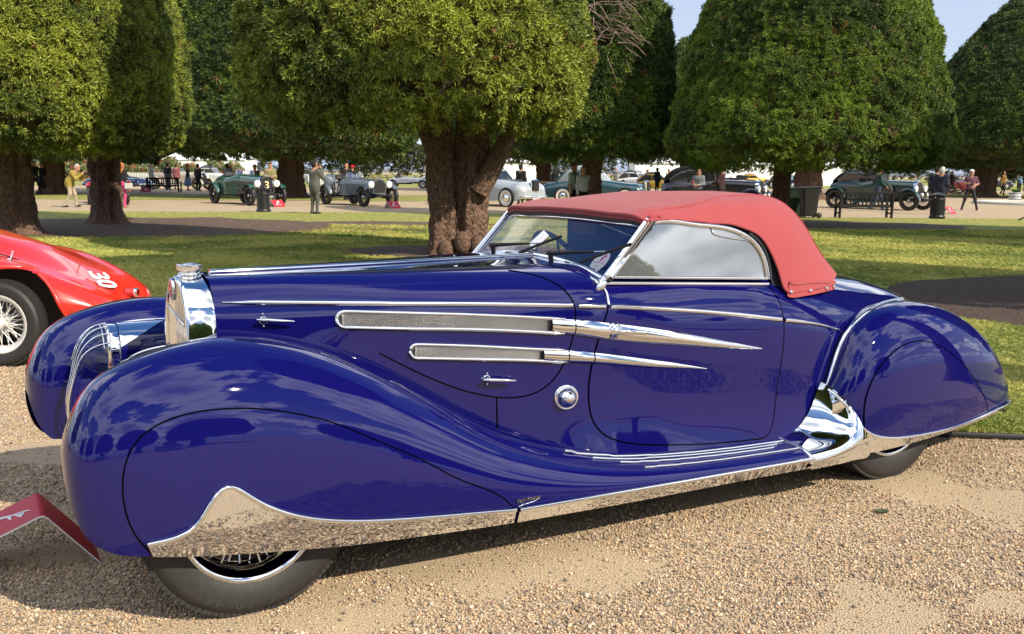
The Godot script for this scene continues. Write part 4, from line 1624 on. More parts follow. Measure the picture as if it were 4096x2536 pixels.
func sprig_mesh(leaves: int, seed_: int) -> ArrayMesh:
	# a spray of narrow leaflets fanning outwards (+y), about one unit long
	var r := RandomNumberGenerator.new()
	r.seed = seed_
	var b := Buf.new()
	b.use_col = true
	for k in leaves:
		var d := Vector3(r.randf_range(-1, 1), r.randf_range(-0.15, 1.15), r.randf_range(-1, 1)).normalized()
		var l := r.randf_range(0.4, 0.9)
		var s := d.cross(Vector3(r.randf_range(-1, 1), r.randf_range(-1, 1), r.randf_range(-1, 1))).normalized()
		var p0 := Vector3(r.randf_range(-0.25, 0.25), r.randf_range(-0.2, 0.3), r.randf_range(-0.25, 0.25))
		var w := l * 0.115
		var up := d.cross(s) * 0.1 * l
		var t := r.randf_range(0.7, 1.25)
		b.col = Color(t, t, t * r.randf_range(0.8, 1.1))
		var a := b.vert(p0)
		var c := b.vert(p0 + d * l * 0.55 + s * w + up)
		var e := b.vert(p0 + d * l)
		var f := b.vert(p0 + d * l * 0.5 - s * w + up)
		b.quad(a, c, e, f)
	return b.mesh()

var bark: StandardMaterial3D
var leaf_mat: StandardMaterial3D
var core_mat: StandardMaterial3D
var sprig: ArrayMesh

func tree_materials() -> void:
	bark = mat(1, 1, 1, 0.9)
	bark.albedo_texture = noise_tex(0.03, 61, [[0.0, lin(0.03, 0.017, 0.012)], [0.4, lin(0.12, 0.07, 0.047)], [0.65, lin(0.21, 0.125, 0.085)], [1.0, lin(0.38, 0.25, 0.17)]], 512, false, 4, 6)
	bark.normal_enabled = true
	bark.normal_texture = noise_tex(0.05, 62, [], 512, true, 16.0, 5)
	bark.normal_scale = 2.0
	bark.uv1_triplanar = true
	bark.uv1_scale = Vector3(1.5, 0.45, 1.5)
	leaf_mat = mat(1, 1, 1, 0.55)
	leaf_mat.vertex_color_use_as_albedo = true
	leaf_mat.backlight_enabled = true
	leaf_mat.backlight = Color(0.42, 0.46, 0.12)
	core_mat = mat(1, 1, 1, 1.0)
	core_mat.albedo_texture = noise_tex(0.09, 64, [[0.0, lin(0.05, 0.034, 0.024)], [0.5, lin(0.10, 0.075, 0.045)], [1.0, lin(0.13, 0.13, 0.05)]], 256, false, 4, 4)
	core_mat.uv1_triplanar = true
	sprig = sprig_mesh(22, 7)

# crown: profile of [height, radius]; trunk radius; pieces of foliage
func yew(label: String, at: Vector3, prof: Array, r_trunk: float, count: int, size: float, seed_: int, tone := 0.5, lean := Vector2.ZERO, group := "clipped yews on the lawn", called := "yew_tree", half := false) -> Node3D:
	var t := thing(called, label, "tree", at, 0.0, group)
	var rr := RandomNumberGenerator.new()
	rr.seed = seed_
	var f := FastNoiseLite.new()
	f.seed = seed_
	f.frequency = 1.0
	f.fractal_octaves = 3
	var hs: Array = []
	var rs: Array = []
	for q in prof:
		hs.append(q[0]); rs.append(q[1])
	var sp := Spl.new(hs, rs)
	var h0: float = hs[0]
	var h1: float = hs[-1]
	var top_r: float = 0.0
	for q in rs: top_r = maxf(top_r, q)
	var lump := clampf(top_r * 0.075, 0.12, 0.45)
	# dark inner mass of twigs
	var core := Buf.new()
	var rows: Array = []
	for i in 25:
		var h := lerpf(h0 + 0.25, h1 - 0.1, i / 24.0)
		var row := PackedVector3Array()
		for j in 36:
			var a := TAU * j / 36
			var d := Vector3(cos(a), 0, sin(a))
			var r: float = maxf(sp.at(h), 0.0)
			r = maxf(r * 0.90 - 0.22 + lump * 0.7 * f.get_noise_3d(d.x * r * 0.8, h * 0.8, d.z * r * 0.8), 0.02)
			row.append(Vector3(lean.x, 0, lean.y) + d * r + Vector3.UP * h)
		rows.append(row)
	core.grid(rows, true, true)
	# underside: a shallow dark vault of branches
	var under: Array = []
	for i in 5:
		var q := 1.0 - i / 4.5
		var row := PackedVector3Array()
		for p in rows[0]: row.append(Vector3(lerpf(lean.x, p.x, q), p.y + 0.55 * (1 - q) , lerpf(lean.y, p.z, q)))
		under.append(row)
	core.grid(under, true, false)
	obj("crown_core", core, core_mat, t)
	# foliage on and just inside the surface
	var xs: Array = []
	var cs: Array = []
	var acc := []
	var total := 0.0
	for i in 60:
		var h := lerpf(h0, h1, (i + 0.5) / 60.0)
		total += maxf(sp.at(h), 0.05) + 0.1
		acc.append(total)
	var n := 0
	var guard := 0
	while n < count and guard < count * 4:
		guard += 1
		var q := rr.randf() * total
		var lo := acc.bsearch(q)
		var h := lerpf(h0, h1, (mini(lo, 59) + rr.randf()) / 60.0)
		var a := rr.randf() * TAU
		# nothing is spent on the side no one can see
		var d := Vector3(cos(a), 0, sin(a))
		if half and d.dot(Vector3(-at.x, 0, -at.z).normalized()) < -0.45: continue
		var r: float = maxf(sp.at(h), 0.0)
		var g := f.get_noise_3d(d.x * r * 1.1, h * 1.1, d.z * r * 1.1)
		var fine := f.get_noise_3d(d.x * r * 3.1 + 40, h * 3.1, d.z * r * 3.1)
		if fine < -0.18 and rr.randf() < 0.85: continue
		var bottom := h - h0 < 0.5
		var rad := r + lump * 0.8 * g + 0.16 * fine - absf(rr.randfn(0, 0.075)) * (1.0 + top_r * 0.06)
		if bottom: rad -= rr.randf() * r * 0.35 * (1.0 - (h - h0) / 0.5)
		var slope_h: float = (sp.at(minf(h + 0.1, h1)) - sp.at(maxf(h - 0.1, h0))) / 0.2
		var out := (d + Vector3(0, clampf(-slope_h, -0.6, 3.0), 0)).normalized()
		out = (out + Vector3(rr.randfn(0, 0.4), rr.randfn(-0.1, 0.4), rr.randfn(0, 0.4))).normalized()
		var p := Vector3(lean.x, h, lean.y) + d * maxf(rad, 0)
		if bottom: p.y -= rr.randf() * 0.25 + 0.12 * g
		var s := size * rr.randf_range(0.65, 1.35)
		xs.append(Transform3D(Basis(Quaternion(Vector3.UP, out)) * Basis(Vector3.UP, rr.randf() * TAU) * Basis.from_scale(Vector3(s, s, s)), p))
		var y := clampf(tone + 0.55 * f.get_noise_3d(p.x * 0.5 + 90, p.y * 0.5, p.z * 0.5) + rr.randfn(0, 0.16), 0, 1)
		var c := Color(0.030, 0.066, 0.012).lerp(Color(0.38, 0.44, 0.055) if tone > 0.55 else Color(0.27, 0.38, 0.04), y * y * (1.7 - 0.7 * y))
		if rr.randf() < 0.012: c = Color(0.24, 0.12, 0.04)
		cs.append(c)
		n += 1
	var fo := scatter("foliage", sprig, leaf_mat, xs, cs, t)
	fo.name = "crown"
	if r_trunk > 0:
		var b := Buf.new()
		trunk_shape(b, Vector3.ZERO, r_trunk, h0 + 1.6, seed_, Vector2(lean.x * 0.12, lean.y * 0.12))
		for k in 5:
			var a := TAU * (k + rr.randf() * 0.5) / 5
			var d := Vector3(cos(a), 0, sin(a))
			var st := Vector3(lean.x * 0.4, h0 + rr.randf_range(-0.3, 0.4), lean.y * 0.4)
			b.tube(spline_pts([st, st + d * top_r * 0.25 + Vector3(0, 0.35, 0), st + d * top_r * 0.7 + Vector3(0, 0.9, 0)], 8), [r_trunk * 0.45, r_trunk * 0.4, r_trunk * 0.36, r_trunk * 0.32, r_trunk * 0.28, r_trunk * 0.24, r_trunk * 0.2, r_trunk * 0.16, r_trunk * 0.1], 8)
		obj("trunk", b, bark, t)
	return t

func trunk_shape(b: Buf, at: Vector3, r: float, h: float, seed_: int, lean := Vector2.ZERO, lobes := 5, k := 44) -> void:
	var f := FastNoiseLite.new()
	f.seed = seed_ + 100
	f.frequency = 1.0
	f.fractal_octaves = 4
	var rows: Array = []
	for i in k + 1:
		var y := h * i / k - 0.1
		var row := PackedVector3Array()
		var flare := 1.0 + 0.65 * exp(-maxf(y, 0) * 2.6 / maxf(r, 0.3)) 
		for j in 52:
			var a := TAU * j / 52
			var d := Vector3(cos(a), 0, sin(a))
			var flute := 0.13 * sin(lobes * a + 0.8 * sin(y * 1.3 + seed_)) + 0.06 * sin((lobes * 2 + 1) * a + y * 0.9)
			var nz := f.get_noise_3d(d.x * 1.6, y * 0.7 / maxf(r, 0.3), d.z * 1.6)
			var burr: float = exp(-maxf(y, 0) / maxf(r, 0.2)) * 0.30 * absf(f.get_noise_3d(d.x * 4.0 + 7, y * 4.0, d.z * 4.0))
			row.append(at + Vector3(lean.x * y / h, y, lean.y * y / h) + d * r * (flare + flute + 0.28 * nz + burr))
		rows.append(row)
	b.grid(rows, true, true)

func make_trees() -> void:
	tree_materials()
	# the big yew behind the bonnet: two fused stems and a limb to the right
	var mid := yew("great spreading clipped yew with forked gnarled trunk, directly behind the blue car's bonnet", Vector3(-0.95, 0.03, -18.0), [[2.35, 2.3], [2.6, 2.75], [3.0, 2.95], [3.7, 2.98], [4.3, 2.85], [4.8, 2.6], [5.2, 2.35], [6.4, 2.25], [8.4, 2.0], [10.4, 1.2], [11.6, 0.1]], 0.0, 36000, 0.115, 3, 0.64, Vector2(-0.75, 0.0), "", "yew_tree", true)
	var b := Buf.new()
	trunk_shape(b, Vector3(-0.27, 0, 0.05), 0.225, 3.4, 5, Vector2(-0.16, 0.0), 4, 60)
	trunk_shape(b, Vector3(0.17, 0, -0.08), 0.275, 3.4, 8, Vector2(0.10, 0.0), 5, 60)
	b.tube(spline_pts([Vector3(0.35, 1.15, 0.15), Vector3(0.62, 1.62, 0.2), Vector3(0.86, 2.15, 0.15), Vector3(1.0, 2.9, 0.0)], 12), [0.2, 0.19, 0.18, 0.17, 0.16, 0.15, 0.15, 0.14, 0.14, 0.13, 0.12, 0.11, 0.1], 12)
	b.tube(spline_pts([Vector3(-0.4, 1.7, 0.1), Vector3(-0.58, 2.2, 0.15), Vector3(-0.8, 2.9, 0.1)], 10), 0.15, 12)
	for k in 9:
		var a := 0.7 * k
		b.sphere(Vector3(cos(a) * 0.43, 0.10 + 0.08 * (k % 3), 0.02 + sin(a) * 0.36), Vector3(0.15, 0.20, 0.15), 7, 10)
	obj("trunk", b, bark, mid)
	yew("bright yellow-green clipped yew with thick trunk behind the red racing car at the left edge", Vector3(-11.2, 0.03, -22.8), [[2.0, 2.5], [2.3, 3.05], [3.0, 3.35], [4.2, 3.4], [5.2, 3.15], [6.2, 2.8], [7.6, 2.0], [9.0, 1.0], [9.8, 0.1]], 0.36, 27000, 0.13, 11, 0.64, Vector2.ZERO, "", "yew_tree", true)
	yew("clipped yew whose single trunk hides the kneeling woman's red car, second trunk from the left", Vector3(-10.95, 0.03, -27.3), [[2.1, 1.5], [2.5, 1.9], [3.5, 2.12], [5.0, 2.0], [6.5, 1.7], [8.5, 0.9], [9.5, 0.1]], 0.36, 14000, 0.135, 17, 0.6, Vector2(0.1, 0), "", "yew_tree", true)
	yew("tall dark yew standing farther back between the left yews and the forked yew", Vector3(-12.0, 0.0, -55.0), [[2.2, 5.2], [3.0, 6.5], [4.5, 6.85], [7.0, 6.7], [10.0, 5.9], [13.0, 4.9], [17.0, 3.0], [21.0, 0.2]], 0.62, 20000, 0.26, 23, 0.28, Vector2.ZERO, "", "yew_tree", true)
	var dark_yew := yew("dark yew with bare twiggy patches just right of the forked yew", Vector3(2.6, 0.03, -33.5), [[2.1, 1.9], [2.5, 2.35], [3.6, 2.6], [5.0, 2.55], [6.4, 2.3], [7.8, 1.7], [9.2, 0.9], [10.2, 0.1]], 0.30, 15000, 0.155, 29, 0.36, Vector2(0.0, 0), "", "yew_tree", true)
	yew("huge dense dome-shaped clipped yew behind the red fabric hood", Vector3(7.88, 0.03, -30.0), [[1.75, 3.2], [2.0, 3.75], [2.6, 3.95], [3.6, 3.75], [5.0, 3.42], [6.5, 2.95], [7.8, 2.2], [9.0, 1.25], [10.0, 0.1]], 0.235, 42000, 0.108, 37, 0.54, Vector2(0.72, 0), "", "yew_tree", true)
	yew("dark cone-shaped yew cut by the right edge of the view", Vector3(32.6, 0.0, -70.0), [[2.2, 4.6], [2.8, 5.8], [4.2, 6.5], [6.5, 6.1], [8.5, 5.1], [10.5, 3.5], [12.5, 1.7], [13.8, 0.2]], 0.55, 13000, 0.28, 41, 0.2, Vector2(2.0, 0), "", "yew_tree", true)
	yew("yew with pale fluted trunk far behind the dome-shaped yew", Vector3(17.4, 0.0, -60.0), [[2.4, 3.0], [3.0, 3.8], [5.0, 4.0], [8.0, 2.6], [10.5, 0.2]], 0.72, 4500, 0.28, 43, 0.3, Vector2.ZERO, "", "yew_tree", true)
	yew("distant yew whose trunk shows left of the three people talking", Vector3(2.3, 0.0, -75.0), [[2.2, 4.6], [3.0, 5.6], [5.0, 5.8], [8.0, 4.0], [11.0, 0.3]], 0.48, 5000, 0.33, 47, 0.3, Vector2(-1, 0), "", "yew_tree", true)
	yew("distant yew whose dark trunk stands behind the black tourer", Vector3(11.9, 0.0, -70.0), [[2.3, 3.6], [3.0, 4.4], [5.0, 4.5], [8.0, 3.0], [10.5, 0.3]], 0.42, 4500, 0.31, 53, 0.3, Vector2.ZERO, "", "yew_tree", true)
	yew("distant yew behind the man in the yellow jacket", Vector3(-25.8, 0.0, -57.0), [[2.0, 4.6], [2.8, 5.6], [4.5, 5.8], [7.5, 4.4], [10.5, 0.3]], 0.55, 6000, 0.29, 59, 0.3, Vector2.ZERO, "", "yew_tree", true)
	yew("distant yew behind the photographer in the white cap", Vector3(37.5, 0.0, -82.0), [[2.3, 3.6], [3.0, 4.6], [5.0, 4.8], [8.0, 3.0], [11.0, 0.3]], 0.60, 4500, 0.33, 61, 0.25, Vector2.ZERO, "", "yew_tree", true)
	# outside the picture: the yew whose bed of bark shows at the right, and those mirrored in the paintwork
	yew("yew standing in the round bark bed at the right, mostly out of view", Vector3(9.6, 0.03, -11.2), [[2.2, 1.7], [2.6, 2.2], [4.0, 2.5], [6.0, 2.2], [7.4, 1.3], [8.2, 0.1]], 0.35, 6000, 0.16, 67, 0.45)
	var src := yew("clipped yew across the gravel behind the photographer's right shoulder", Vector3(6.5, 0.0, 24.0), [[2.2, 3.4], [2.8, 4.2], [4.2, 4.5], [6.0, 4.0], [7.6, 2.6], [8.8, 0.3]], 0.5, 7000, 0.24, 71, 0.5)
	var k := 0
	for q in [[-4.5, 21.0, "clipped yew across the gravel straight behind the photographer"], [-15.5, 19.0, "clipped yew across the gravel behind the photographer's left shoulder"], [-27.0, 15.0, "clipped yew across the gravel far to the photographer's left"], [18.0, 22.0, "clipped yew across the gravel far to the photographer's right"], [30.0, 13.0, "clipped yew across the gravel right of the tail of the blue car"], [18.0, -21.5, "clipped yew beyond the right edge whose shadow crosses the far lawn"], [27.0, -25.0, "second clipped yew beyond the right edge, farther out"], [-24.0, -6.0, "clipped yew left of the red racing car, out of view"]]:
		copy_of(src, "yew_tree", q[2], Vector3(q[0], 0, q[1]), 0.9 * (k + 1), "clipped yews on the lawn")
		k += 1
	yew("added high-crowned tree, unseen beyond the right edge, placed to shade the lawn", Vector3(6.6, 0.03, -5.2), [[8.2, 2.2], [8.9, 2.9], [10.4, 3.0], [11.6, 2.2], [12.4, 0.2]], 0.30, 5000, 0.26, 83, 0.45, Vector2.ZERO, "", "broadleaf_tree")  # unseen tree, added and shaped so its crown shades the left lawn
	# bare dead twigs on the yew right of the forked one
	var tw := Buf.new()
	var tr := RandomNumberGenerator.new()
	tr.seed = 9
	for i in 90:
		var p := Vector3(2.2 + tr.randf_range(-0.9, 1.1), tr.randf_range(5.2, 7.0), -31.2 + tr.randf_range(-0.3, 0.2))
		var d := Vector3(tr.randf_range(-0.2, 1.0), tr.randf_range(-0.7, 0.2), 0.35).normalized()
		tw.tube([p, p + d * 0.45 + Vector3(0, 0.08, 0), p + d * tr.randf_range(0.8, 1.3)], [0.022, 0.014, 0.006], 4)
	var two := obj("dead_branches", tw, mat(0.22, 0.155, 0.12, 0.9), dark_yew)
	two.position = -dark_yew.position
	# woodland closing the view far off
	var f := RandomNumberGenerator.new()
	f.seed = 77
	for q in [[-62.0, -150.0, 27.0, "tall broad-leaved tree far off, left of the dark yew"], [-44.0, -165.0, 26.0, "tall broad-leaved tree far off, seen through the gap between the left yews"]]:
		yew(q[3], Vector3(q[0], 0, q[1]), [[3.0, 5.0], [6.0, 9.0], [12.0, 10.5], [19.0, 8.5], [24.0, 5.0], [q[2], 0.3]], 0.5, 6000, 0.75, int(-q[0]), 0.35, Vector2.ZERO, "", "broadleaf_tree", true)
	var xs: Array = []
	var cs: Array = []
	for i in 16000:
		var x := f.randf_range(-150, 170)
		var hh := 7.0 + 3.0 * sin(x * 0.11) + 2.0 * sin(x * 0.31 + 1.0)
		var y := hh * sqrt(f.randf())
		var z := -185.0 + f.randf_range(-5, 5) + 3.0 * sin(x * 0.2)
		var s := f.randf_range(0.7, 1.3)
		xs.append(Transform3D(Basis(Vector3(f.randf_range(-1, 1), f.randf_range(-1, 1), f.randf_range(-1, 1)).normalized(), f.randf() * TAU).scaled(Vector3(s, s, s)), Vector3(x, y, z)))
		cs.append(Color(0.024, 0.040, 0.012).lerp(Color(0.075, 0.085, 0.022), f.randf()))
	var wo := scatter("woodland", sprig, leaf_mat, xs, cs)
	tag(wo, "low belt of woodland closing the view behind the gardens", "woodland")
# ---- people: joints with radii, joined by a smooth minimum and meshed as surface nets
var pose_cache := {}

func pose_bones(pose: String) -> Array:
	# [a, b, ra, rb, part]; facing +z; parts: skin, top, bottom, shoes, hair
	var J := {"hipL": Vector3(0.085, 0.92, 0), "hipR": Vector3(-0.085, 0.92, 0), "kneeL": Vector3(0.10, 0.50, 0.02), "kneeR": Vector3(-0.10, 0.50, 0.02), "ankL": Vector3(0.11, 0.09, -0.02), "ankR": Vector3(-0.11, 0.09, -0.02),
		"pel": Vector3(0, 0.97, 0), "chest": Vector3(0, 1.32, 0.0), "neck": Vector3(0, 1.47, 0.0), "head": Vector3(0, 1.635, 0.02),
		"shL": Vector3(0.185, 1.41, 0), "shR": Vector3(-0.185, 1.41, 0), "elL": Vector3(0.235, 1.12, -0.02), "elR": Vector3(-0.235, 1.12, -0.02), "wrL": Vector3(0.235, 0.87, 0.05), "wrR": Vector3(-0.235, 0.87, 0.05)}
	var skirt := pose.ends_with("skirt")
	var coat := pose.ends_with("coat") or pose.begins_with("stoop") or pose.begins_with("camera")
	if pose.begins_with("camera"):
		J.elL = Vector3(0.24, 1.20, 0.20); J.wrL = Vector3(0.09, 1.50, 0.24); J.elR = Vector3(-0.25, 1.18, 0.18); J.wrR = Vector3(-0.08, 1.50, 0.25)
	elif pose.begins_with("hold"):
		J.elL = Vector3(0.25, 1.13, 0.02); J.wrL = Vector3(0.10, 1.10, 0.24); J.elR = Vector3(-0.25, 1.13, 0.02); J.wrR = Vector3(-0.08, 1.08, 0.24)
	elif pose.begins_with("walk"):
		J.kneeL = Vector3(0.09, 0.52, 0.16); J.ankL = Vector3(0.10, 0.10, 0.24); J.kneeR = Vector3(-0.09, 0.50, -0.06); J.ankR = Vector3(-0.10, 0.13, -0.34)
		J.elL = Vector3(0.23, 1.14, -0.12); J.wrL = Vector3(0.22, 0.93, 0.0); J.elR = Vector3(-0.23, 1.14, 0.06); J.wrR = Vector3(-0.20, 0.98, 0.24)
	elif pose.begins_with("stoop"):
		J.chest = Vector3(0, 1.22, 0.16); J.neck = Vector3(0, 1.35, 0.25); J.head = Vector3(0, 1.49, 0.33)
		J.shL = Vector3(0.18, 1.31, 0.18); J.shR = Vector3(-0.18, 1.31, 0.18); J.elL = Vector3(0.22, 1.07, 0.34); J.wrL = Vector3(0.08, 1.26, 0.52); J.elR = Vector3(-0.22, 1.07, 0.34); J.wrR = Vector3(-0.08, 1.26, 0.52)
		J.kneeL = Vector3(0.12, 0.50, 0.12); J.ankL = Vector3(0.16, 0.09, 0.14); J.kneeR = Vector3(-0.12, 0.50, 0.05); J.ankR = Vector3(-0.16, 0.09, -0.18)
	elif pose.begins_with("wide"):
		J.kneeL = Vector3(0.20, 0.50, 0.03); J.ankL = Vector3(0.30, 0.09, 0); J.kneeR = Vector3(-0.20, 0.50, 0.03); J.ankR = Vector3(-0.30, 0.09, 0)
		J.elL = Vector3(0.29, 1.16, 0.0); J.wrL = Vector3(0.12, 1.04, 0.20); J.elR = Vector3(-0.30, 1.17, 0.02); J.wrR = Vector3(-0.12, 1.17, 0.24)
	elif pose.begins_with("lean"):
		J.kneeL = Vector3(0.10, 0.52, 0.10); J.kneeR = Vector3(-0.12, 0.56, 0.20); J.ankR = Vector3(-0.11, 0.20, -0.08)
	elif pose.begins_with("sit"):
		J.kneeL = Vector3(0.12, 0.95, 0.42); J.kneeR = Vector3(-0.12, 0.95, 0.42); J.ankL = Vector3(0.12, 0.60, 0.5); J.ankR = Vector3(-0.12, 0.60, 0.5)
		J.elL = Vector3(0.24, 1.14, 0.14); J.wrL = Vector3(0.12, 1.12, 0.36); J.elR = Vector3(-0.24, 1.14, 0.14); J.wrR = Vector3(-0.12, 1.12, 0.36)
	var b: Array = []
	var out := 0.016 if coat else 0.0
	for s in ["L", "R"]:
		var sg := 1.0 if s == "L" else -1.0
		if not skirt:
			b.append([J["hip" + s], J["knee" + s], 0.092, 0.064, "bottom"])
			b.append([J["knee" + s], J["ank" + s], 0.062, 0.047, "bottom"])
		else:
			b.append([J["knee" + s], J["ank" + s], 0.052, 0.036, "skin"])
		var toe: Vector3 = J["ank" + s] + Vector3(0.015 * sg, -0.05, 0.15)
		b.append([J["ank" + s] + Vector3(0, -0.045, -0.03), toe, 0.040, 0.034, "shoes"])
		b.append([J["sh" + s], J["el" + s], 0.060 + out * 0.5, 0.047 + out * 0.5, "top"])
		b.append([J["el" + s], J["wr" + s], 0.046 + out * 0.5, 0.036 + out * 0.4, "skin" if pose.ends_with("tee") else "top"])
		var fw: Vector3 = (J["wr" + s] - J["el" + s]).normalized()
		b.append([J["wr" + s] + fw * 0.03, J["wr" + s] + fw * 0.075, 0.034, 0.030, "skin"])
		b.append([J.pel + Vector3(0.055 * sg, 0.02, 0), J.chest + Vector3(0.075 * sg, 0, 0.01), 0.105 + out, 0.108 + out, "top"])
		b.append([J.pel + Vector3(0.06 * sg, -0.04, -0.01), J.pel + Vector3(0.06 * sg, 0.0, -0.01), 0.108, 0.108, "bottom" if not coat else "top"])
		b.append([J.chest + Vector3(0.06 * sg, 0.04, 0), J["sh" + s], 0.085, 0.062 + out, "top"])
	if coat:
		b.append([J.pel + Vector3(0.06, -0.14, 0), J.pel + Vector3(0.055, 0.05, 0), 0.125, 0.12, "top"])
		b.append([J.pel + Vector3(-0.06, -0.14, 0), J.pel + Vector3(-0.055, 0.05, 0), 0.125, 0.12, "top"])
	if skirt:
		for q in [[0.06, 0.0], [-0.06, 0.0], [0, 0.05], [0, -0.06]]: b.append([Vector3(q[0], 0.90, q[1]), Vector3(q[0] * 2.2, 0.45, q[1] * 2.4), 0.11, 0.13, "bottom"])
	b.append([J.neck + Vector3(0, -0.04, -0.01), J.head + Vector3(0, -0.08, -0.01), 0.055, 0.052, "skin"])
	b.append([J.head + Vector3(0, -0.055, 0.02), J.head + Vector3(0, 0.03, 0.0), 0.068, 0.088, "skin"])
	b.append([J.head + Vector3(0, 0.055, -0.022), J.head + Vector3(0, 0.01, -0.040), 0.088, 0.084, "hair"])
	if pose.contains("long"): b.append([J.head + Vector3(0, 0.0, -0.05), J.neck + Vector3(0, -0.04, -0.05), 0.085, 0.07, "hair"])
	return [b, J]

func build_pose(pose: String, cell: float) -> Dictionary:
	if pose_cache.has(pose): return pose_cache[pose]
	var got := pose_bones(pose)
	var bones: Array = got[0]
	var J: Dictionary = got[1]
	var lo := Vector3(9, 9, 9)
	var hi := Vector3(-9, -9, -9)
	for q in bones:
		for e in 2:
			var r: float = q[2 + e] + 0.07
			lo = lo.min(q[e] - Vector3(r, r, r)); hi = hi.max(q[e] + Vector3(r, r, r))
	var nx := int((hi.x - lo.x) / cell) + 2
	var ny := int((hi.y - lo.y) / cell) + 2
	var nz := int((hi.z - lo.z) / cell) + 2
	var sum := PackedFloat32Array()
	sum.resize(nx * ny * nz)
	var best := PackedFloat32Array()
	best.resize(nx * ny * nz)
	best.fill(9.0)
	var lab := PackedInt32Array()
	lab.resize(nx * ny * nz)
	var parts := ["skin", "top", "bottom", "shoes", "hair"]
	var kk := 38.0
	for q in bones:
		var a: Vector3 = q[0]
		var d: Vector3 = q[1] - q[0]
		var l2 := maxf(d.length_squared(), 1e-6)
		var rm: float = maxf(q[2], q[3]) + 0.075
		var blo := (a.min(q[1]) - Vector3(rm, rm, rm) - lo) / cell
		var bhi := (a.max(q[1]) + Vector3(rm, rm, rm) - lo) / cell
		var li := parts.find(q[4])
		for z in range(maxi(int(blo.z), 0), mini(int(bhi.z) + 1, nz)):
			for y in range(maxi(int(blo.y), 0), mini(int(bhi.y) + 1, ny)):
				var base := (z * ny + y) * nx
				for x in range(maxi(int(blo.x), 0), mini(int(bhi.x) + 1, nx)):
					var p := lo + Vector3(x, y, z) * cell - a
					var t := clampf(p.dot(d) / l2, 0, 1)
					var dist: float = (p - d * t).length() - lerpf(q[2], q[3], t)
					if dist > 0.09: continue
					sum[base + x] += exp(-kk * dist)
					if dist < best[base + x]:
						best[base + x] = dist; lab[base + x] = li
	# field > 0 inside
	var ids := PackedInt32Array()
	ids.resize(nx * ny * nz)
	ids.fill(-1)
	var vs := PackedVector3Array()
	var vl := PackedInt32Array()
	var off := [0, 1, nx, nx + 1, nx * ny, nx * ny + 1, nx * ny + nx, nx * ny + nx + 1]
	for z in nz - 1:
		for y in ny - 1:
			for x in nx - 1:
				var i := (z * ny + y) * nx + x
				var m := 0
				for k in 8:
					if sum[i + off[k]] > 1.0: m |= 1 << k
				if m == 0 or m == 255: continue
				var acc := Vector3.ZERO
				var cnt := 0
				for e in [[0, 1], [2, 3], [4, 5], [6, 7], [0, 2], [1, 3], [4, 6], [5, 7], [0, 4], [1, 5], [2, 6], [3, 7]]:
					if ((m >> e[0]) & 1) != ((m >> e[1]) & 1):
						var fa := log(maxf(sum[i + off[e[0]]], 0.01))
						var fb := log(maxf(sum[i + off[e[1]]], 0.01))
						var t := fa / (fa - fb)
						var pa := Vector3(e[0] & 1, (e[0] >> 1) & 1, e[0] >> 2)
						var pb := Vector3(e[1] & 1, (e[1] >> 1) & 1, e[1] >> 2)
						acc += pa.lerp(pb, t); cnt += 1
				ids[i] = vs.size()
				vs.append(lo + (Vector3(x, y, z) + acc / cnt) * cell)
				var bd := 9.0
				var bl := 0
				for k in 8:
					if best[i + off[k]] < bd: bd = best[i + off[k]]; bl = lab[i + off[k]]
				vl.append(bl)
	# gradient normals are left to the shared vertices
	var tris: Array = [PackedInt32Array(), PackedInt32Array(), PackedInt32Array(), PackedInt32Array(), PackedInt32Array()]
	var strides := [1, nx, nx * ny]
	for z in range(1, nz - 1):
		for y in range(1, ny - 1):
			for x in range(1, nx - 1):
				var i := (z * ny + y) * nx + x
				var s0 := sum[i] > 1.0
				for ax in 3:
					var s1: bool = sum[i + strides[ax]] > 1.0
					if s0 == s1: continue
					var b1: int = strides[(ax + 1) % 3]
					var b2: int = strides[(ax + 2) % 3]
					var q := [ids[i], ids[i - b1], ids[i - b1 - b2], ids[i - b2]]
					if q.min() < 0: continue
					var lb: int = vl[q[0]]
					var ar: PackedInt32Array = tris[lb]
					if s0: ar.append_array(PackedInt32Array([q[0], q[2], q[1], q[0], q[3], q[2]]))
					else: ar.append_array(PackedInt32Array([q[0], q[1], q[2], q[0], q[2], q[3]]))
					tris[lb] = ar
	# smooth normals over the whole figure, so that clothes and skin meet without a crease
	var nm := PackedVector3Array()
	nm.resize(vs.size())
	for t in tris:
		for i in range(0, t.size(), 3):
			var f := (vs[t[i + 2]] - vs[t[i]]).cross(vs[t[i + 1]] - vs[t[i]])
			for k in 3: nm[t[i + k]] += f
	var res := {}
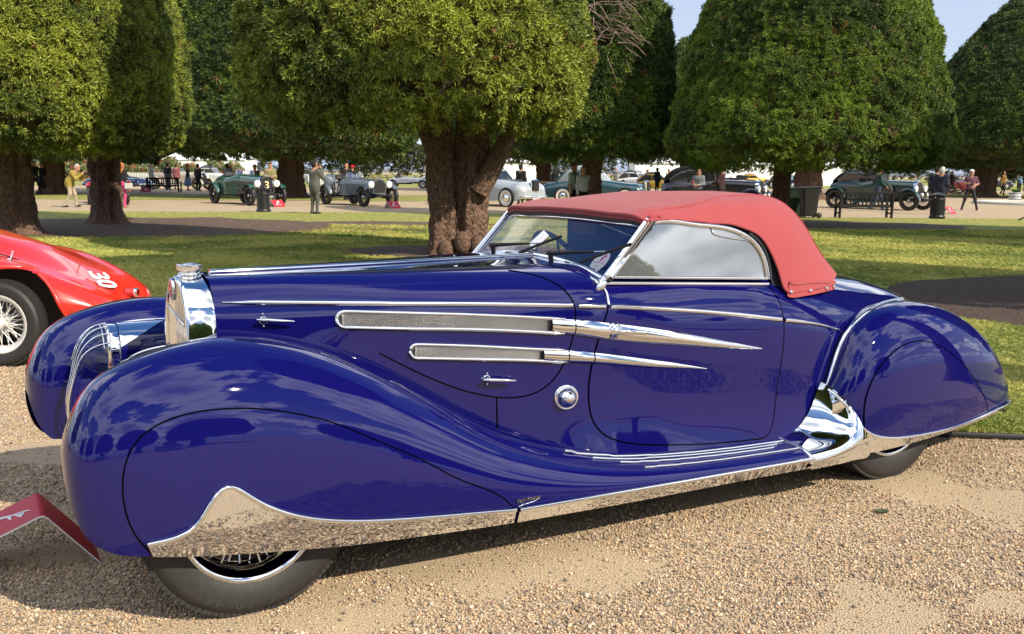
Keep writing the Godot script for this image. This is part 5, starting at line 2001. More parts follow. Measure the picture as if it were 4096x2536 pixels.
	for k in 5:
		var bf := Buf.new()
		var map := {}
		for i in tris[k]:
			if not map.has(i):
				map[i] = bf.vert(vs[i])
				bf.n[map[i]] = nm[i].normalized()
			bf.ix.append(map[i])
		if k == 0:
			var h: Vector3 = J.head
			bf.tube([h + Vector3(0, 0.005, 0.082), h + Vector3(0, -0.03, 0.105), h + Vector3(0, -0.038, 0.085)], [0.008, 0.014, 0.008], 6)
			for s in [-1, 1]:
				bf.sphere(h + Vector3(0.086 * s, -0.01, -0.005), Vector3(0.012, 0.030, 0.020), 5, 7)
			for s in ["L", "R"]:
				var fw: Vector3 = (J["wr" + s] - J["el" + s]).normalized()
				var pal: Vector3 = J["wr" + s] + fw * 0.085
				var sd := fw.cross(Vector3(0.2, 0.3, 0.9)).normalized()
				var cu := fw.cross(sd)
				for f in 4:
					var o := sd * (f - 1.5) * 0.018
					var ln: float = [0.068, 0.078, 0.072, 0.056][f]
					bf.tube([pal + o, pal + o + fw * ln * 0.55 + cu * 0.006, pal + o * 0.9 + fw * ln + cu * 0.024], [0.0095, 0.0085, 0.006], 5)
				bf.tube([pal - fw * 0.045 + sd * 0.028, pal - fw * 0.01 + sd * 0.052 + cu * 0.012, pal + fw * 0.02 + sd * 0.055 + cu * 0.024], [0.011, 0.010, 0.007], 5)
		if bf.ix.size() > 0: res[parts[k]] = bf.mesh()
	var ey := Buf.new()
	for s in [-1, 1]: ey.sphere(J.head + Vector3(0.032 * s, 0.008, 0.082), Vector3(0.013, 0.007, 0.008), 5, 7)
	ey.box(J.head + Vector3(0, -0.062, 0.085), Vector3(0.045, 0.006, 0.008))
	res["eyes"] = ey.mesh()
	res["J"] = J
	pose_cache[pose] = res
	return res

func tint(c: String, rough := 0.85) -> StandardMaterial3D:
	var key := "t_" + c
	if not M.has(key):
		var m := StandardMaterial3D.new()
		m.albedo_color = Color(c).darkened(0.14)
		m.roughness = rough
		M[key] = m
	return M[key]

# looks: [top, bottom, shoes, hair, skin]; hat: none, cap, flat, brim
func person(label: String, x: float, z: float, face: float, pose: String, looks: Array, scale := 1.0, hat := "", hat_col := "222222", group := "") -> Node3D:
	var t := thing("person", label, "person", Vector3(x, 0.012, z), face, group)
	t.scale = Vector3(scale, scale, scale)
	var p := build_pose(pose, 0.030)
	var names := {"skin": "body", "top": "jacket" if not pose.ends_with("tee") else "shirt", "bottom": "skirt" if pose.ends_with("skirt") else "trousers", "shoes": "shoes", "hair": "hair"}
	var cols := {"top": looks[0], "bottom": looks[1], "shoes": looks[2], "hair": looks[3], "skin": looks[4] if looks.size() > 4 else "b98a70"}
	for k in ["skin", "top", "bottom", "shoes", "hair"]:
		if p.has(k): obj(names[k], p[k], tint(cols[k]), t)
	obj("face", p["eyes"], tint("2a1a16"), t)
	var h: Vector3 = p["J"].head
	if hat != "":
		var b := Buf.new()
		var tilt: float = -0.15
		var hx := Transform3D(Basis(Vector3.RIGHT, tilt), h + Vector3(0, 0.055, -0.01))
		if hat == "brim":
			b.lathe([[0.0, 0.115], [0.07, 0.112], [0.092, 0.09], [0.10, 0.02], [0.165, 0.0], [0.165, -0.008], [0.0, -0.006]], 20, hx)
		elif hat == "flat":
			b.sphere(hx * Vector3(0, 0.025, 0.012), Vector3(0.108, 0.052, 0.122), 7, 14)
			b.sphere(hx * Vector3(0, 0.008, 0.11), Vector3(0.07, 0.012, 0.045), 5, 10)
		elif hat == "plume":
			b.lathe([[0.0, 0.07], [0.08, 0.05], [0.15, 0.0], [0.0, -0.01]], 16, hx)
			for k in 7: b.tube([hx * Vector3(0.05, 0.04, 0), hx * Vector3(0.10 - 0.05 * k, 0.13 + 0.02 * (k % 3), 0.05 * (k - 3))], [0.02, 0.012], 6)
		else:
			b.sphere(hx * Vector3(0, 0.012, 0), Vector3(0.103, 0.085, 0.112), 8, 14)
			b.sphere(hx * Vector3(0, -0.005, 0.125), Vector3(0.075, 0.010, 0.065), 5, 10)
		obj("hat", b, tint(hat_col), t)
	if pose.begins_with("camera") or pose.begins_with("stoop") or pose == "wide_tee":
		var cm := Buf.new()
		var w: Vector3 = (p["J"].wrL + p["J"].wrR) * 0.5
		cm.box(w + Vector3(0, 0.02, 0.06), Vector3(0.13, 0.085, 0.06), Basis.IDENTITY, 0.01)
		cm.lathe([[0.033, 0.0], [0.036, 0.09], [0.030, 0.09], [0.0, 0.08]], 14, Transform3D(Basis(Vector3.RIGHT, PI / 2), w + Vector3(0, 0.015, 0.09)))
		var co := obj("camera", cm, tint("121214", 0.4), self)
		co.transform = t.transform * co.transform
		tag(co, "black camera held by the " + " ".join(label.split(" ").slice(0, 9)), "camera")
	return t

func at_px(x: float, depth: float) -> float:
	# a sideways place from an angle of view: x in the 2442-wide survey of the photograph
	return (x - 1221.0) / 2400.0 * depth

func make_people() -> void:
	var P := [
		["stooping grey-haired man in mustard jacket and cream trousers photographing the red car", 172, 38.5, 1.55, "stoop", ["9c8a35", "b5a890", "1a1512", "b8b2ac"], 1.0, "", ""],
		["woman in black top and bright pink trousers with white handbag", 296, 38.6, 2.75, "stand_long", ["121316", "d0467c", "a08468", "a5602c"], 0.96, "", ""],
		["man in grey checked suit seen from behind, taking a picture", 751, 34.3, 2.6, "camera_coat", ["5a5c54", "54564f", "17161a", "17120f"], 1.02, "", ""],
		["man in tan jacket and flat cap behind the green racing car", 647, 46.5, 0.15, "hold", ["8f8458", "3a3a36", "15130f", "5a4a3a"], 1.02, "flat", "6a4a42"],
		["man in black overcoat beside the silver saloon's bonnet", 1239, 45.0, 2.4, "hold_coat", ["0b0b0d", "0d0d10", "08080a", "120e0c"], 1.02, "", ""],
		["man in pale mint shirt, left of the three people talking", 1364, 33.6, 0.9, "stand_tee", ["a9c2ba", "14161c", "101010", "1c1512"], 1.0, "", ""],
		["woman in white cardigan, middle of the three people talking", 1387, 33.2, 0.3, "stand_long", ["b9bdbb", "101114", "101010", "2a1a15"], 0.95, "", ""],
		["tall white-haired man in navy blazer, right of the three people talking", 1406, 33.9, -0.9, "stand", ["12182a", "1d2334", "101010", "d2cfca"], 1.05, "", ""],
		["woman with long dark hair and grey jacket holding an orange drink", 1659, 38.5, -0.6, "hold_long", ["7f868c", "16171b", "101010", "0d0a0a"], 0.95, "", ""],
		["man in maroon shirt with grey hair seen from behind", 1712, 36.5, -2.2, "hold", ["33121c", "2a2520", "101010", "77797c"], 1.03, "", ""],
		["man in bottle-green jacket and jeans walking past the bench with a phone", 2085, 42.0, 1.5, "walk_hold", ["1d3f3a", "33415e", "141414", "15110f"], 1.03, "", ""],
		["white-haired man in navy jacket beside the right-hand litter bin", 2233, 38.4, 2.4, "stand_coat", ["121a30", "15171c", "101010", "cfd0ce"], 1.02, "", ""],
		["dark-haired man in navy jacket, left of the white-haired man by the bin", 2221, 39.6, 2.7, "stand", ["10182c", "15171c", "101010", "2a2220"], 1.04, "", ""],
		["photographer in white cap, mauve shirt and black trousers, legs apart", 2303, 43.5, -0.4, "wide_tee", ["6b4453", "24242a", "101013", "3a2a22"], 0.98, "cap", "e2e4e8"],
		["man in mustard shirt leaning on a far trunk at the right", 2379, 76.0, 0.4, "lean", ["8a6320", "16161a", "101010", "2a2018"], 1.0, "", ""],
		["man in dark navy suit walking behind the leftmost trunk", 90, 56.0, 1.2, "walk_coat", ["131a30", "11162a", "0c0c0e", "231a14"], 1.02, "", ""],
		["woman in long navy dress walking behind the leftmost trunk", 108, 56.4, 1.3, "walk_skirt", ["1a2034", "161b2c", "0c0c0e", "4a2c1c"], 0.97, "", ""],
		["dark-suited man at the extreme left edge", 8, 50.0, 1.3, "walk_coat", ["11131c", "11131a", "0c0c0e", "1d1714"], 1.03, "", ""],
		["man in pale grey jacket behind the left-hand bench", 366, 70.0, 1.4, "stand_coat", ["9a958a", "6a665e", "141414", "171310"], 1.0, "", ""],
		["man in black polo shirt standing over the left-hand bench", 405, 68.5, 2.9, "stand_tee", ["101114", "4a4c52", "141414", "171310"], 1.04, "", ""],
		["man in dusty pink jacket behind the left-hand bench", 425, 70.5, 2.9, "stand_coat", ["93545a", "5a5256", "141414", "2a1c17"], 1.0, "", ""],
		["woman in black top, blue skirt and red feathered hat", 452, 67.5, 1.7, "stand_skirt", ["141318", "5a6b94", "6a5a4a", "201612"], 0.98, "plume", "c8141c"],
		["man in black tracksuit left of the green racing car", 476, 66.5, 2.8, "stand", ["0e0f14", "0f1016", "303032", "12100e"], 1.0, "", ""],
		["man in pale blue shirt behind the green racing car's cockpit", 545, 58.0, 2.6, "camera", ["aebfd8", "8a8a8c", "141414", "2a1c17"], 1.0, "", ""],
		["woman in dark dress and black hat behind the green racing car", 611, 52.0, 0.5, "stand_skirt", ["4a4a3e", "20201e", "101010", "15110f"], 0.95, "brim", "141212"],
		["man in black coat behind the grey racing car", 826, 50.5, 1.2, "stand_coat", ["0d0e14", "0d0e12", "0a0a0a", "15110f"], 1.03, "", ""],
		["woman in dark coat and glossy red hat behind the grey racing car", 842, 51.0, -1.0, "stand_coat", ["15141a", "141318", "0a0a0a", "201612"], 0.96, "brim", "c0141a"],
		["man in grey coat in front of the white tents", 1463, 92.0, 1.2, "stand_coat", ["5a5c60", "3a3c40", "141414", "6a5a4e"], 1.02, "", ""],
		["woman in black by the distant timber bench", 1320, 62.0, 2.8, "stand_long", ["0e0f12", "101114", "0a0a0a", "12100f"], 0.95, "", ""],
		["man in dark suit by the distant timber bench", 1340, 62.5, -2.6, "stand_coat", ["14161e", "14161c", "0a0a0a", "15110f"], 1.0, "", ""],
		["man in white shirt facing away beyond the black tourer", 1907, 96.0, 2.9, "stand", ["d8d6e0", "16181e", "101010", "5a3a26"], 1.02, "", ""],
		["woman in grey jacket before the white tents", 1538, 78.0, 0.4, "stand_long", ["4a4e50", "15161a", "0a0a0a", "2a201a"], 0.96, "", ""],
		["man in teal jacket before the white tents", 1561, 74.0, 2.2, "stand_coat", ["28404a", "1a1c20", "0a0a0a", "50463e"], 1.02, "", ""],
		["person in cream linen jacket before the white tents", 1588, 79.0, 0.6, "hold_coat", ["cfcabc", "b5ab96", "3a3228", "8a6a4a"], 0.98, "", ""],
		["person in pink and white stripes beyond the blue car's hood", 1608, 76.0, -0.8, "hold_coat", ["b59a9c", "c4c0c0", "3a3228", "c0a080"], 0.98, "", ""],
		["person in scarlet shirt beyond the right-hand litter bin", 2243, 84.0, 0.4, "stand_tee", ["b02a34", "d0c8c4", "3a3228", "b08060"], 1.0, "", ""],
		["woman in patterned dress beyond the deckchairs", 2257, 86.0, 0.2, "hold_skirt", ["4a4340", "5a2a34", "3a3228", "c0a890"], 1.0, "", ""],
		["man in black suit beside the far red roadster", 2325, 90.0, -0.5, "hold_coat", ["10111a", "12131a", "0a0a0a", "c9b8a8"], 1.0, "", ""],
		["woman in pale pink dress at the right edge", 2436, 74.0, -0.4, "stand_skirt", ["a88a9c", "c8b4c4", "6a5a50", "3a2a24"], 1.0, "", ""],
		["man in sky-blue shirt bending at the right edge", 2418, 82.0, -1.0, "stoop", ["6f98bc", "15161c", "101010", "2a221e"], 1.0, "", ""]]
	for q in P: person(q[0], at_px(q[1], q[2]), -q[2], q[3], q[4], q[5], q[6], q[7], q[8])
	var bag := Buf.new()
	bag.box(Vector3(0, 0, 0), Vector3(0.30, 0.22, 0.11), Basis.IDENTITY, 0.02)
	bag.tube(spline_pts([Vector3(-0.08, 0.10, 0), Vector3(-0.06, 0.20, 0), Vector3(0.06, 0.20, 0), Vector3(0.08, 0.10, 0)], 10), 0.008, 5)
	var bo := obj("handbag", bag, tint("b9bdb4", 0.5))
	bo.position = Vector3(at_px(311, 38.4), 0.83, -38.4)
	bo.rotation.y = 0.3
	tag(bo, "white handbag hanging from the arm of the woman in pink trousers", "handbag")
	var dr := Buf.new()
	dr.lathe([[0.0, -0.06], [0.028, -0.06], [0.036, 0.05], [0.0, 0.05]], 12)
	var dn := obj("drink", dr, tint("c8501e", 0.1))
	dn.position = Vector3(at_px(1646, 38.3), 1.17, -38.25)
	tag(dn, "glass of orange drink in the hand of the woman in grey", "glass")
# ---- cars in the background; x runs from the front axle to the rear, y up, z across
func plain_wheel(parent: Node, at: Vector3, r: float, rr: float, w: float, rim_m: Material, wall_m: Material, spokes := 16) -> void:
	for s in [1]:
		var x := Transform3D(Basis(Vector3.RIGHT, PI / 2), at)
		var h := w / 2
		var wn := Node3D.new()
		wn.name = "wheel"
		parent.add_child(wn, true)
		var b := Buf.new()
		b.lathe([[rr, -h * 0.8], [rr + (r - rr) * 0.5, -h], [r - 0.01, -h * 0.7], [r, -h * 0.3], [r, h * 0.3], [r - 0.01, h * 0.7], [rr + (r - rr) * 0.5, h], [rr, h * 0.8]], 40, x)
		for k in 44:
			var a := TAU * k / 44
			b.box(x * Vector3(cos(a) * r, 0, sin(a) * r), Vector3(0.012, w * 0.8, r * 0.09), x.basis * Basis(Vector3.UP, -a))
		obj("tyre", b, M.rubber, wn)
		if wall_m:
			for e in [-1, 1]:
				var wb := Buf.new()
				wb.lathe([[rr + 0.005, h * 0.86 * e], [rr + (r - rr) * 0.5, h * 1.03 * e], [rr + (r - rr) * 0.72, h * 0.99 * e]], 36, x)
				obj("white_wall", wb, wall_m, wn)
		var ri := Buf.new()
		ri.lathe([[rr + 0.012, -h * 0.85], [rr - 0.02, -h * 0.5], [rr - 0.02, h * 0.5], [rr + 0.012, h * 0.85]], 32, x)
		if spokes == 0:
			for e in [-1, 1]: ri.lathe([[rr - 0.01, h * 0.7 * e], [rr * 0.72, h * 0.55 * e], [rr * 0.6, h * 0.85 * e], [rr * 0.25, h * 1.05 * e], [0.0, h * 1.1 * e]], 28, x)
		obj("rim", ri, rim_m, wn)
		if spokes > 0:
			var sp := Buf.new()
			for k in spokes:
				var a := TAU * k / spokes
				for e in [-1, 1]: sp.tube([x * Vector3(cos(a) * 0.05, h * 0.8 * e, sin(a) * 0.05), x * Vector3(cos(a + 0.3) * (rr - 0.02), h * 0.1, sin(a + 0.3) * (rr - 0.02))], 0.006, 4)
			obj("spokes", sp, rim_m, wn).set_meta("kind", "stuff")
			var hb := Buf.new()
			hb.lathe([[0.0, -h * 1.1], [0.05, -h * 1.0], [0.06, 0], [0.05, h * 1.0], [0.0, h * 1.1]], 16, x)
			obj("hub", hb, M.chrome, wn)

func hull(called: String, keys: Array, m: Material, parent: Node, nv := 18, du := 0.06, hole := Vector3.ZERO) -> Array:
	# half sections mirrored into a closed shell
	var rows := loft_u(keys, keys[0][0], keys[-1][0], du, nv)
	var whole: Array = []
	for r in rows:
		var l: Array = []
		for i in range(r.size() - 1, 0, -1): l.append(r[i] * Vector3(1, 1, -1))
		for p in r: l.append(p)
		whole.append(l)
	var b := Buf.new()
	b.grid(whole, false, true)
	if hole.z > 0:
		var keep := PackedInt32Array()
		for i in range(0, b.ix.size(), 6):
			var m6 := (b.v[b.ix[i]] + b.v[b.ix[i + 2]]) * 0.5
			if m6.z > 0.3 and Vector2(m6.x - hole.x, m6.y - hole.y).length() < hole.z: continue
			keep.append_array(b.ix.slice(i, i + 6))
		b.ix = keep
	for e in [0, whole.size() - 1]:
		var c := Vector3.ZERO
		for p in whole[e]: c += p
		b.fan(whole[e], c / whole[e].size(), e == 0)
	obj(called, b, m, parent)
	return rows

func sec(u: float, v0: float, v1: float, w: float, r := 0.08, crown := 0.03) -> Array:
	return [u, [v1 + crown, 0], [v1 + crown * 0.7, w * 0.55], [v1 - r * 0.2, w - r * 0.55], [v1 - r, w], [lerpf(v0, v1 - r, 0.5), w * 1.005], [v0, w * 0.99]]

func cycle_wing(b: Buf, c: Vector3, r: float, w: float, a0: float, a1: float, thick := 0.02) -> void:
	# a curved blade over a wheel, dished across
	for s in [0.0, thick]:
		var rows: Array = []
		for i in 19:
			var a := lerpf(a0, a1, i / 18.0)
			var row := PackedVector3Array()
			for j in 9:
				var q := -1.0 + j / 4.0
				var rr: float = r - s - 0.05 * q * q
				row.append(c + Vector3(-cos(a) * rr, sin(a) * rr, q * w / 2))
			rows.append(row)
		b.grid(rows, false, s > 0)

func lamp(b: Buf, lens: Buf, at: Vector3, r: float, d := 0.16) -> void:
	var x := Transform3D(Basis(Vector3.BACK, PI / 2), at)
	b.lathe([[0.0, -d], [r * 0.6, -d * 0.8], [r * 0.95, -d * 0.2], [r * 1.06, 0.0], [r * 1.06, 0.02], [r * 0.97, 0.025]], 24, x)
	lens.lathe([[r * 0.97, 0.022], [r * 0.6, 0.04], [0.0, 0.05]], 20, x)

func text_on(parent: Node, called: String, txt: String, size: float, m: Material, x: Transform3D, font := "Droid Sans") -> void:
	var t := TextMesh.new()
	t.text = txt
	t.font_size = 64
	t.pixel_size = size / 46.0
	t.depth = 0.004
	t.curve_step = 3.0
	var f := SystemFont.new()
	f.font_names = PackedStringArray([font])
	f.font_weight = 700
	t.font = f
	var o := MeshInstance3D.new()
	o.mesh = t
	o.material_override = m
	o.name = called
	o.transform = x
	parent.add_child(o, true)

# open or closed tall cars of the twenties and thirties
func vintage(label: String, x: float, z: float, heading: float, P: Dictionary) -> Node3D:
	var c := thing(P.get("name", "vintage_car"), label, "car", Vector3(x, 0.012, z), heading)
	var col: Material = P.paint
	var wb: float = P.get("wb", 3.2)
	var r: float = P.get("r", 0.40)
	var tr: float = P.get("track", 0.71)
	var bw: float = P.get("bw", 0.30)
	var gh: float = P.get("gh", 1.18)
	var tail: float = P.get("tail", wb + 0.35)
	var dark: Material = M.dark
	hull("bonnet", [sec(0.02, 0.55, gh - 0.06, bw, 0.12), sec(0.6, 0.5, gh - 0.03, bw + 0.06, 0.12), sec(1.35, 0.45, gh, bw + 0.15, 0.12)], col, c)
	var hw := bw + 0.30
	var body: Array = [sec(1.36, 0.42, gh, bw + 0.16, 0.12), sec(1.65, 0.42, gh + 0.02, hw - 0.08, 0.1), sec(1.9, 0.42, gh - 0.05, hw, 0.07), sec(wb - 0.35, 0.42, gh - 0.06, hw, 0.07), sec(wb + 0.05, 0.46, gh - 0.08, hw - 0.04, 0.10)]
	if P.get("point", false): body.append_array([sec(tail - 0.25, 0.48, gh - 0.25, hw * 0.6, 0.1), sec(tail, 0.52, gh - 0.5, 0.06, 0.02)])
	else: body.append(sec(tail, 0.5, gh - 0.16, hw - 0.10, 0.12))
	hull("body", body, col, c)
	var fr := Buf.new()
	fr.box(Vector3(wb * 0.5, 0.44, 0.33), Vector3(wb + 0.9, 0.11, 0.06))
	fr.box(Vector3(wb * 0.5, 0.44, -0.33), Vector3(wb + 0.9, 0.11, 0.06))
	fr.tube([Vector3(0, r, -tr), Vector3(0, r, tr)], 0.035, 8)
	fr.tube([Vector3(wb, r, -tr), Vector3(wb, r, tr)], 0.05, 8)
	fr.box(Vector3(-0.42, 0.46, 0), Vector3(0.08, 0.07, 0.8))
	fr.tube([Vector3(1.0, 0.36, hw * 0.8), Vector3(wb + 0.4, 0.36, hw * 0.8)], 0.05, 8)
	for s in [-1, 1]: fr.tube(spline_pts([Vector3(-0.5, 0.46, 0.33 * s), Vector3(0, r - 0.05, 0.33 * s), Vector3(0.5, 0.46, 0.33 * s)], 8), 0.035, 6)
	obj("chassis", fr, dark, c)
	for q in [[0.0, tr], [0.0, -tr], [wb, tr], [wb, -tr]]:
		plain_wheel(c, Vector3(q[0], r, q[1]), r, r * 0.66, P.get("tw", 0.15), P.get("rim", M.black), null, 20)
	# wings
	for s in [-1, 1]:
		var w := Buf.new()
		if P.get("swept", false):
			var path := spline_pts([Vector3(-0.50, 0.42, tr * s), Vector3(-0.36, 0.72, tr * s), Vector3(-0.02, 0.92, tr * s), Vector3(0.42, 0.80, tr * s), Vector3(0.85, 0.48, (tr + 0.01) * s), Vector3(1.25, 0.38, (tr + 0.01) * s), Vector3(wb - 0.75, 0.38, (tr + 0.01) * s)], 40)
			for o in [0.0, -0.02]:
				var rows: Array = []
				for p in path:
					var row := PackedVector3Array()
					for j in 7:
						var q := -1.0 + j / 3.0
						row.append(p + Vector3(0, o - 0.06 * q * q, q * 0.13))
					rows.append(row)
				w.grid(rows, false, o < 0)
		else: cycle_wing(w, Vector3(0, r, tr * s), r + 0.09, 0.24, 0.75, 2.75)
		obj("front_wing", w, col, c)
		var rw := Buf.new()
		cycle_wing(rw, Vector3(wb, r, tr * s), r + 0.10, 0.26, 0.15, 2.9)
		obj("rear_wing", rw, col, c)
	# radiator
	var g := Buf.new()
	var rg: Array = []
	for i in 13:
		var a := PI * i / 12.0
		rg.append(Vector2(cos(a) * bw, gh - bw * 0.75 + sin(a) * bw * 0.75 + 0.02))
	var poly := PackedVector2Array(rg)
	poly.append(Vector2(-bw, 0.52)); poly.append(Vector2(bw, 0.52))
	var xg := Transform3D(Basis(Vector3(0, 0, -1), Vector3.UP, Vector3(1, 0, 0)), Vector3(-0.12, 0, 0))
	g.slab(poly, xg, 0.14)
	obj("radiator_shell", g, P.get("shell", M.chrome), c)
	var gi := Buf.new()
	var p2 := PackedVector2Array()
	for p in poly: p2.append(Vector2(p.x * 0.86, 0.56 + (p.y - 0.52) * 0.84))
	gi.slab(p2, Transform3D(xg.basis, Vector3(-0.132, 0, 0)), 0.02)
	obj("radiator_core", gi, M.black, c)
	var cap := Buf.new()
	cap.lathe([[0.03, 0], [0.03, 0.05], [0.045, 0.06], [0.0, 0.08]], 12, Transform3D(Basis.IDENTITY, Vector3(-0.05, gh, 0)))
	obj("filler_cap", cap, M.chrome, c)
	# lamps
	for s in [-1, 1]:
		var l := Buf.new()
		var le := Buf.new()
		lamp(l, le, Vector3(-0.18, 0.90, (bw + 0.13) * s), 0.145)
		var hl := Node3D.new()
		hl.name = "headlamp"
		c.add_child(hl, true)
		obj("lamp_shell", l, M.chrome, hl)
		obj("lamp_lens", le, M.lens, hl)
		if P.get("spots", false):
			var l2 := Buf.new()
			var le2 := Buf.new()
			lamp(l2, le2, Vector3(-0.36, 0.66, 0.26 * s), 0.085, 0.1)
			obj("spot_lamp", l2, M.chrome, c)
			obj("spot_lens", le2, M.lens, c)
	# cockpit, screens
	if not P.has("roof"):
		var ck := Buf.new()
		ck.box(Vector3((1.95 + wb) * 0.5 - 0.05, gh - 0.03, 0), Vector3(wb - 2.1, 0.06, hw * 1.5), Basis.IDENTITY, 0.03)
		ck.box(Vector3(wb - 0.25, gh + 0.03, 0), Vector3(0.15, 0.26, hw * 1.3), Basis(Vector3.BACK, -0.2), 0.05)
		obj("cockpit", ck, M.black, c)
		for s in [-1, 1]:
			var ws := Buf.new()
			ws.box(Vector3(1.72, gh + 0.15, 0.25 * s), Vector3(0.008, 0.20, 0.32), Basis(Vector3.BACK, -0.35))
			obj("aero_screen", ws, M.glass, c)
			var wf := Buf.new()
			var bs := Basis(Vector3.BACK, -0.35)
			var o := Vector3(1.72, gh + 0.15, 0.25 * s)
			wf.tube([o + bs * Vector3(0, -0.1, -0.16), o + bs * Vector3(0, 0.06, -0.16), o + bs * Vector3(0, 0.1, -0.12), o + bs * Vector3(0, 0.1, 0.12), o + bs * Vector3(0, 0.06, 0.16), o + bs * Vector3(0, -0.1, 0.16)], 0.008, 6)
			obj("screen_frame", wf, M.chrome, c)
		var st := Buf.new()
		var ring: Array = []
		for i in 20: ring.append(Vector3(2.0, gh + 0.06, -0.25) + Basis(Vector3.BACK, -1.0) * Vector3(cos(TAU * i / 20) * 0.2, 0, sin(TAU * i / 20) * 0.2))
		st.tube(ring, 0.014, 6, Vector3.UP, 1, 1, true)
		obj("steering_wheel", st, M.black, c)
	else:
		var rm: Material = P.roof
		var rh: float = P.get("rh", 1.62)
		hull("roof", [sec(1.50, gh + 0.36, rh - 0.08, hw - 0.12, 0.06, 0.02), sec(1.9, gh + 0.34, rh - 0.02, hw - 0.04, 0.08, 0.03), sec(wb - 0.5, gh + 0.30, rh - 0.03, hw - 0.04, 0.09, 0.03), sec(wb, gh + 0.05, rh - 0.20, hw - 0.06, 0.10, 0.03), sec(wb + 0.25, gh - 0.14, rh - 0.42, hw - 0.10, 0.08, 0.02)], rm, c)
		hull("window", [sec(1.56, gh - 0.05, gh + 0.36, hw - 0.13, 0.02, 0.0), sec(1.9, gh - 0.08, gh + 0.35, hw - 0.06, 0.02, 0.0), sec(wb - 0.35, gh - 0.08, gh + 0.32, hw - 0.06, 0.02, 0.0), sec(wb, gh - 0.08, gh + 0.05, hw - 0.08, 0.02, 0.0)], M.cabin, c)
		for s in [-1, 1]:
			for u in [1.55, 2.02, wb - 0.55]:
				var pl := Buf.new()
				pl.tube([Vector3(u - 0.03, gh - 0.06, (hw - 0.07) * s), Vector3(u + 0.05, gh + 0.36, (hw - 0.09) * s)], 0.03, 6)
				obj("pillar", pl, col, c)
		for s in [-1, 1]:
			var sw := Buf.new()
			sw.lathe([[0.22, -0.07], [0.36, -0.08], [0.39, 0], [0.36, 0.08], [0.22, 0.07]], 28, Transform3D(Basis(Vector3.RIGHT, PI / 2), Vector3(1.15, 0.78, (bw + 0.30) * s)))
			if P.get("spare", false): obj("spare_wheel", sw, M.rubber, c)
	if P.has("number"):
		var nm: Material = P.get("number_col", tint("e6dfae"))
		if P.has("roundel"):
			for s in [-1, 1]:
				var rd := Buf.new()
				rd.lathe([[0.0, 0.004], [0.27, 0.004], [0.275, -0.01]], 32, Transform3D(Basis(Vector3.RIGHT, PI / 2 * s), Vector3(2.25, 0.80, (hw + 0.004) * s)))
				obj("roundel", rd, tint("e8e6dc"), c)
		text_on(c, "race_number", P.number, 0.42, nm, Transform3D(Basis(Vector3.UP, PI), Vector3(2.25, 0.78, -hw - 0.012)))
		text_on(c, "race_number", P.number, 0.42, nm, Transform3D(Basis.IDENTITY, Vector3(2.25, 0.78, hw + 0.008)))
		if P.get("front_number", true): text_on(c, "race_number", P.number, 0.30, nm, Transform3D(Basis(Vector3.UP, -PI / 2), Vector3(-0.16, 0.84, 0)))
	if P.has("plate"):
		var pb := Buf.new()
		pb.box(Vector3(-0.44, 0.36, P.get("plate_z", 0.0)), Vector3(0.015, 0.12, 0.52))
		obj("number_plate", pb, M.black, c)
		text_on(c, "plate_text", P.plate, 0.09, tint("f0f0f0"), Transform3D(Basis(Vector3.UP, -PI / 2), Vector3(-0.452, 0.36, P.get("plate_z", 0.0))))
	return c

